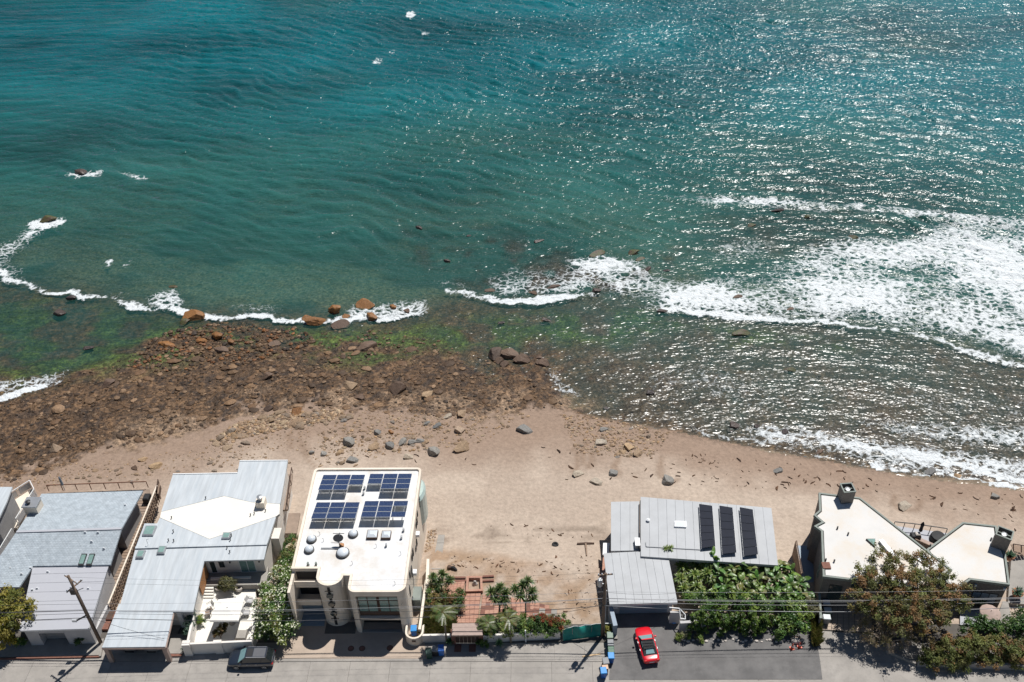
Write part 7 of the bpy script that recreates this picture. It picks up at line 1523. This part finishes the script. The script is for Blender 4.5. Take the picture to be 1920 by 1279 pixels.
for (x, y, w, k, l) in [(690,653,36,'brown','long brown boulder among green weed below the orange boulders'),(642,612,30,'brown','brown boulder directly below the largest orange boulder'),(748,732,34,'brown','big reddish brown slab in the middle of the reef'),(655,725,28,'tan','tilted tan slab left of the big reef slab'),(675,747,20,'brown','dark brown slab below the tilted tan slab'),(800,742,22,'tan','tan rock right of the big reef slab'),(555,773,21,'orange','orange rock at the landward side of the reef, left of centre'),(865,778,22,'tan','yellowish rock where reef meets sand, right of centre'),(840,782,15,'pale','pale rock just left of the yellowish rock'),(862,808,24,'tan','upright tan rock on the sand below the yellowish rock'),(867,842,33,'tan','long tan rock lying on the sand, lowest of the right group'),(812,850,27,'grey','smooth grey rock seaward of the white building, right one'),(653,832,27,'grey','smooth grey rock seaward of the white building, left one'),(730,838,20,'grey','dark grey rock in the middle of the stones seaward of the white building'),(702,840,23,'tan','brown topped rock left of the dark grey one'),(660,863,24,'grey','dark jagged rock right behind the white building parapet'),(767,857,19,'pale','pale pointed rock behind the white building'),(637,849,17,'tan','small tan rock at the left of the stones behind the white building'),(733,811,12,'orange','small orange stone in the tan rubble seaward of the white building')]: R_(x, y, w, k, l)
for (x, y, w) in [(755,830,18),(773,829,18),(788,827,16),(707,813,16),(820,800,16),(800,795,14),(585,850,12),(608,852,14)]: R_(x, y, w, 'grey', 'mid sized grey rock among the stones seaward of the white building', 'grey rocks behind the white building')
for (x, y, w, k, l) in [(268,863,15,'tan','round brown rock on the sand strip behind the slatted fence, left of two'),(292,876,22,'tan','mossy tan rock on the sand strip, right of two'),(253,879,14,'brown','flat brown rock below the two sand strip rocks'),(502,706,20,'brown','long brown slab on the left part of the reef'),(505,768,19,'brown','dark pointed rock at the left rubble bank'),(517,646,19,'brown','brown boulder among the green weed right of the left rock bed'),(418,659,26,'brown','broad pinkish slab in the left rock bed'),(203,720,22,'brown','grey brown rock at the lower left of the reef'),(312,648,25,'orange','orange brown boulder at the left of the rock bed'),(408,632,26,'orange','broad orange rock in the upper rock bed'),(378,640,17,'orange','orange rock left of the broad orange one'),(358,600,40,'orange','rusty rock ledge where the left breaker ends'),(345,606,20,'mossy','mossy rock in the rusty ledge'),(433,642,18,'orange','orange rock at the right of the upper rock bed')]: R_(x, y, w, k, l, None, .55, .75, .08)
for (x, y, w, k, l) in [(90,412,36,'mossy','olive rock awash with white foam near the left edge'),(150,325,34,'dark','dark reddish rock awash far out on the left'),(326,538,18,'mossy','small olive rock poking out behind the left breaker'),(133,560,26,'dark','dark rock in the weed below the left breaker, upper one'),(113,588,34,'dark','dark rock in the weed below the left breaker, lower one'),(167,652,26,'dark','black rock at the edge of the left weed bed'),(1390,626,42,'mossy','big moss green slab in the shallows right of centre'),(1482,694,26,'mossy','moss green slab farther right in the shallows'),(1384,557,22,'brown','brown rock in the foam right of centre, upper left'),(1482,580,18,'brown','brown rock in the foam right of centre, lower right'),(1122,476,36,'mossy','mossy rock in the outer foam patch, left of the pair'),(1186,474,30,'mossy','mossy rock in the outer foam patch, right of the pair'),(1202,486,22,'mossy','low mossy rock under the outer pair'),(1010,452,28,'dark','dark reddish rock at the head of the outer foam'),(838,490,20,'dark','dark submerged looking rock left of the outer foam'),(880,442,16,'dark','small dark rock farther out, left of centre'),(785,428,22,'dark','dark rock showing through the water left of centre'),(1408,423,20,'mossy','mossy rock tip ringed by foam on the outer reef'),(1460,395,26,'dark','dark reddish rock on the outer reef crest'),(1513,406,14,'mossy','small mossy rock on the outer reef, right of the reddish one'),(1600,447,26,'mossy','flat mossy rock at the top of the big foam field'),(738,195,22,'dark','drifting dark kelp rock far out in the middle'),(527,244,18,'dark','small dark rock far out left of the middle'),(1250,508,16,'dark','dark rock right of the outer foam patch'),(1215,505,20,'dark','dark rock under the low mossy rock'),(1120,545,26,'dark','dark weedy rock along the middle breaker'),(920,545,22,'brown','brown rock inside the middle breaker, left'),(1040,538,30,'brown','brown rock inside the middle breaker, right'),(1000,550,24,'brown','brown rock inside the middle breaker, centre'),(1240,583,30,'dark','dark weed rock where the right foam begins'),(940,605,20,'dark','dark rock in the bright green weed'),(1025,600,26,'dark','black weed rock at the upper edge of the green weed')]: R_(x, y, w*.78, k, l, None, .38, .55, .16 if (x,y) not in ((738,195),(527,244)) else .05)
for (x, y, w, k, l) in [(1472,811,15,'dark','round dark stone in the wash right of the dark pair'),(1378,800,24,'dark','dark jagged rock at the wash line, upper of the pair'),(1368,808,18,'dark','dark rock at the wash line, lower of the pair'),(1418,799,15,'dark','single dark stone between the pair and the round one'),(1220,736,16,'dark','small dark stone in the glittering shallows'),(1136,766,14,'dark','small dark stone at the edge of the shallows'),(1151,888,21,'grey','blue grey rock in a sand hollow left of the grey roof'),(1117,903,26,'pale','pale grey flat rock left of the blue grey one'),(1083,888,24,'pale','pale flat rock in a rill, leftmost of the hollow rocks'),(1459,884,16,'grey','grey stone half buried in sand above the solar columns'),(1179,839,24,'tan','large tan rock, upper of the pair left of the wash'),(1194,852,21,'tan','tan rock, lower right of the pair left of the wash'),(1166,848,15,'tan','small tan rock left of the tan pair'),(1132,805,18,'grey','grey rock among the pale stones left of the wash'),(1124,830,26,'pale','long pale slab among the stones left of the wash'),(1745,886,19,'grey','dark stone at the foam edge near the right side'),(1865,933,17,'grey','stone in wet sand near the right edge'),(1795,893,14,'tan','brown stone at the foam edge far right'),(1538,848,14,'brown','brown stone in the thin wash')]: R_(x, y, w, k, l, None, .5)
# countable mid sized stones on the sand, in named patches
def scatter_px(poly, n, seed):
    r = np.random.RandomState(seed); xs2 = [p[0] for p in poly]; ys3 = [p[1] for p in poly]; out = []
    while len(out) < n:
        x = r.uniform(min(xs2), max(xs2), 400); y = r.uniform(min(ys3), max(ys3), 400); k = inpoly(x, y, poly); out += list(zip(x[k], y[k]))
    return out[:n]
patches = [([(395,835),(440,800),(520,775),(640,770),(680,785),(600,800),(520,815),(440,845)], 62, 'tan stone in the dense rubble bank between the reef and the white building', 8, 21), ([(600,810),(700,790),(900,775),(900,800),(860,830),(700,870),(600,880)], 62, 'loose stone scattered on the sand seaward of the white building', 6, 13), ([(1060,785),(1130,790),(1230,815),(1210,860),(1130,860),(1060,830)], 44, 'loose stone on the sand between the shallows and the grey roofed house', 6, 13), ([(100,905),(200,875),(330,880),(430,850),(560,850),(540,890),(320,888),(290,905)], 44, 'loose stone on the sand strip behind the metal roofed house', 6, 12)]
for j, (poly, n, lab, lo_w, hi_w) in enumerate(patches):
    for (x, y) in scatter_px(poly, n, 500+j): R_(x, y, lo_w+(hi_w-lo_w)*rq.random()**2.2, 'stone', lab, f'stones of patch {["rubble bank","white building sand","shallows edge","left sand strip"][j]}', rq.uniform(.35,.6), rq.uniform(.55,.85), 0, rq.uniform(-.6,.6))
# uncounted smaller stones: reef cobbles and pebbles, joined
def stones(name, label, P, R, C, mat, sub=1, flat=.55, seed=0):
    bm = bmesh.new(); bmesh.ops.create_icosphere(bm, subdivisions=sub, radius=1); bv = np.array([v.co[:] for v in bm.verts]); bf = np.array([[v.index for v in f.verts] for f in bm.faces]); bm.free()
    r = np.random.RandomState(seed); n = len(P); k = len(bv)
    S = np.stack([R*(.8+.5*r.rand(n)), R*(.6+.4*r.rand(n)), R*flat*(.6+.8*r.rand(n))], 1); a = r.randn(n)*.5
    V = bv[None]*S[:,None,:]*(1+.34*(r.rand(n,k,1)-.5)); ca, sa = np.cos(a)[:,None], np.sin(a)[:,None]
    V = np.stack([V[...,0]*ca-V[...,1]*sa, V[...,0]*sa+V[...,1]*ca, V[...,2]], -1)+P[:,None,:]
    F = (bf[None]+(np.arange(n)*k)[:,None,None]).reshape(-1,3)
    me = tint_mesh(name, V.reshape(-1,3), F, np.repeat(C, k, 0), mat, False, 3); return tag(link(name, me), label, 'stones', kind='stuff')
def tint_rock_mat(rough):
    m, nt, out = new_mat('cobbles'); L = nt.links.new; p = nd(nt, 'ShaderNodeBsdfPrincipled', i_Roughness=rough); p.inputs['Specular IOR Level'].default_value = .35; at = nd(nt, 'ShaderNodeAttribute', attribute_name='tint')
    g = nd(nt, 'ShaderNodeNewGeometry'); n = nd(nt, 'ShaderNodeTexNoise', i_Scale=5., i_Detail=4.0); L(g.outputs['Position'], n.inputs['Vector']); r = nd(nt, 'ShaderNodeMapRange', i_1=.3, i_2=.7, i_3=.65, i_4=1.35); L(n.outputs[0], r.inputs[0])
    mx = nd(nt, 'ShaderNodeMix', data_type='RGBA', blend_type='MULTIPLY'); mx.inputs[0].default_value = 1; L(at.outputs['Color'], mx.inputs[6]); L(r.outputs[0], mx.inputs[7]); L(mx.outputs[2], p.inputs['Base Color']); L(p.outputs[0], out.inputs[0]); return m
CM = tint_rock_mat(.7)
def field(poly, n, seed, rlo, rhi, pw, pal, ncut=None):
    r = np.random.RandomState(seed); P = WP(poly, SEA+.1); xs2 = [p[0] for p in P]; ys3 = [p[1] for p in P]
    x = r.uniform(min(xs2), max(xs2), n*4); y = r.uniform(min(ys3), max(ys3), n*4); k = inpoly(x, y, P)
    if ncut is not None: k &= fbm(x*.3, y*.3, seed) + .25*r.rand(len(x)) > ncut
    x, y = x[k][:n], y[k][:n]; R = rlo+(rhi-rlo)*r.rand(len(x))**pw; z = ground_z(x, y)+R*.12; pal = np.array(pal)
    return np.stack([x,y,z],1), R, pal[r.randint(0,len(pal),len(x))]*(.7+.6*r.rand(len(x),1))
reef_pal = [(.078,.045,.023),(.11,.064,.033),(.055,.034,.02),(.14,.085,.046),(.038,.026,.018),(.19,.122,.072)]
P, R, C = field([(-250,830),(0,752),(110,720),(250,660),(330,615),(420,612),(560,618),(700,615),(830,640),(900,670),(1030,700),(1060,770),(850,785),(700,775),(560,768),(450,780),(390,806),(200,850),(0,920),(-250,990)], 5500, 601, .05, .36, 3.4, reef_pal, .36)
stones('reef_cobbles', 'countless wet brown cobbles covering the exposed reef', P, R, C, CM, 1, .42, 1)
P, R, C = field([(-250,860),(0,770),(110,740),(250,690),(330,650),(420,650),(560,660),(700,650),(830,660),(900,690),(1030,720),(1050,770),(850,790),(700,780),(560,772),(450,785),(390,810),(200,855),(0,920),(-250,990)], 420, 607, .25, .75, 2.6, [(.11,.062,.032),(.16,.095,.05),(.075,.045,.026),(.20,.125,.072)], .34)
stones('reef_slabs', 'flat brown slabs and ledges bedded in the exposed reef', P, R, C, CM, 2, .26, 6)
P, R, C = field([(300,622),(420,600),(560,612),(600,640),(480,680),(330,700),(240,690)], 900, 603, .12, .5, 2.2, reef_pal+[(.2,.085,.03),(.16,.07,.03)], .4)
stones('rock_bed_cobbles', 'dark and orange cobbles of the rock bed below the left breaker', P, R, C, CM, 1, .65, 3)
sand_pal = [(.30,.20,.12),(.24,.16,.10),(.34,.25,.16),(.17,.12,.08),(.27,.17,.09)]
Ps = [field(poly, n, 610+i, {1100:.08,700:.06,900:.06}.get(n,.04), {1100:.38,700:.30,900:.26}.get(n,.17), 2.4, sand_pal) for i, (poly, n) in enumerate((([(380,850),(440,795),(560,765),(700,770),(900,772),(900,800),(820,830),(620,885),(560,860),(440,850)], 1700), ([(395,835),(440,802),(520,778),(640,772),(650,790),(560,806),(480,825),(420,845)], 1100), ([(600,812),(700,788),(900,772),(1000,780),(900,840),(700,868),(610,870)], 700), ([(60,915),(200,868),(420,845),(520,870),(300,905)], 420), ([(1050,780),(1130,788),(1260,815),(1220,870),(1080,860)], 900), ([(-100,960),(0,905),(130,870),(200,880),(100,925),(-60,960)], 420), ([(805,1015),(822,1010),(812,1060),(800,1060)], 160)))]
stones('beach_pebbles', 'small tan pebbles scattered among the larger stones on the sand', np.concatenate([p[0] for p in Ps]), np.concatenate([p[1] for p in Ps]), np.concatenate([p[2] for p in Ps]), CM, 1, .5, 2)
# kelp scraps and debris on the sand
def scraps(name, label, poly_list, n, pal, lo_, hi_, seed):
    r = np.random.RandomState(seed); V, F, C = [], [], []
    for poly, m in poly_list:
        for (x, y) in scatter_px(poly, m, seed+len(V)):
            p = WG(x, y); L_ = lo_+(hi_-lo_)*r.rand()**2; a = r.rand()*3.1; c = np.array(pal[r.randint(len(pal))])*(.7+.6*r.rand()); b = r.uniform(-.8,.8); w = L_*r.uniform(.12,.3); n0 = len(V)
            for k in range(4):
                t = k/3-.5; aa = a+b*t; q = np.array([p[0]+math.cos(aa)*L_*t, p[1]+math.sin(aa)*L_*t, 0]); s = np.array([-math.sin(aa), math.cos(aa), 0])*w*(1-abs(t)*1.3); zc = gz(q[0], q[1])
                V += [tuple(q-s+[0,0,zc+.0]), tuple(q+[0,0,zc+.05+w*.5]), tuple(q+s+[0,0,zc+.0])]; C += [c]*3
            for k in range(3): F += [(n0+3*k,n0+3*k+1,n0+3*k+4,n0+3*k+3),(n0+3*k+1,n0+3*k+2,n0+3*k+5,n0+3*k+4)]
    tag(link(name, tint_mesh(name, np.array(V), np.array(F), np.array(C), CM)), label, 'seaweed', kind='stuff')
scraps('kelp_scraps', 'dark brown scraps of kelp strewn over the damp sand on the right', [([(1200,880),(1300,850),(1500,870),(1700,905),(1920,930),(1920,1000),(1700,930),(1500,915),(1260,920)], 130), ([(1000,830),(1200,870),(1250,900),(1050,900)], 16), ([(560,880),(590,820),(900,860),(900,880)], 14)], 0, [(.09,.05,.03),(.06,.035,.025),(.13,.07,.04)], .2, .9, 701)
scraps('lot_debris', 'brown scraps of bark and litter on the empty lot', [([(840,1040),(960,1050),(1000,1075),(930,1075),(850,1060)], 60), ([(1000,1040),(1120,1040),(1120,1100),(1000,1090)], 40), ([(950,980),(1100,985),(1120,1020),(850,1000)], 26), ([(1050,1100),(1125,1110),(1120,1165),(1050,1160)], 30)], 0, [(.14,.08,.045),(.10,.06,.04),(.4,.33,.27),(.18,.09,.05)], .12, .6, 702)
t = thing('driftwood_beam', 'T shaped weathered timber lying on the empty lot near the grey house', 'timber', WG(1097,1024))
a, b, c, d = WG(1082,1021), WG(1114,1020), WG(1098,1021), WG(1100,1043); up3 = lambda p: (p[0],p[1],p[2]+.12)
MB().tube([up3(a), up3(lerp(a,b,.5)), up3(b)], [.12,.16,.1], 8).build('beam', M['darkwood'], t); MB().tube([up3(c), up3(d)], [.12,.06], 8).build('stem', M['wood'], t)
t = thing('old_tyre', 'small black tyre lying flat on the empty lot sand', 'tyre', WG(1041,1022)); MB().lathe([(.18,.02),(.34,.0),(.4,.1),(.34,.2),(.18,.18),(.2,.1)], (0,0,0), 18).build('casing', M['tyre'], t, local=True, smooth=True); MB().lathe([(.17,.06),(.17,.09)], (0,0,0), 12).build('sand_fill', M['pot'], t, local=True)
t = thing('tree_stump', 'dark burnt stump on the empty lot above the path strip', 'stump', WG(851,1067)); MB().tube([(-.5,.1,.1),(0,0,.25),(.35,-.25,.1)], [.14,.2,.12], 8).build('log', M['black'], t, local=True); MB().lathe([(.3,-.1),(.22,.35),(.1,.4)], (-.5,.1,0), 8).build('root', M['darkwood'], t, local=True)
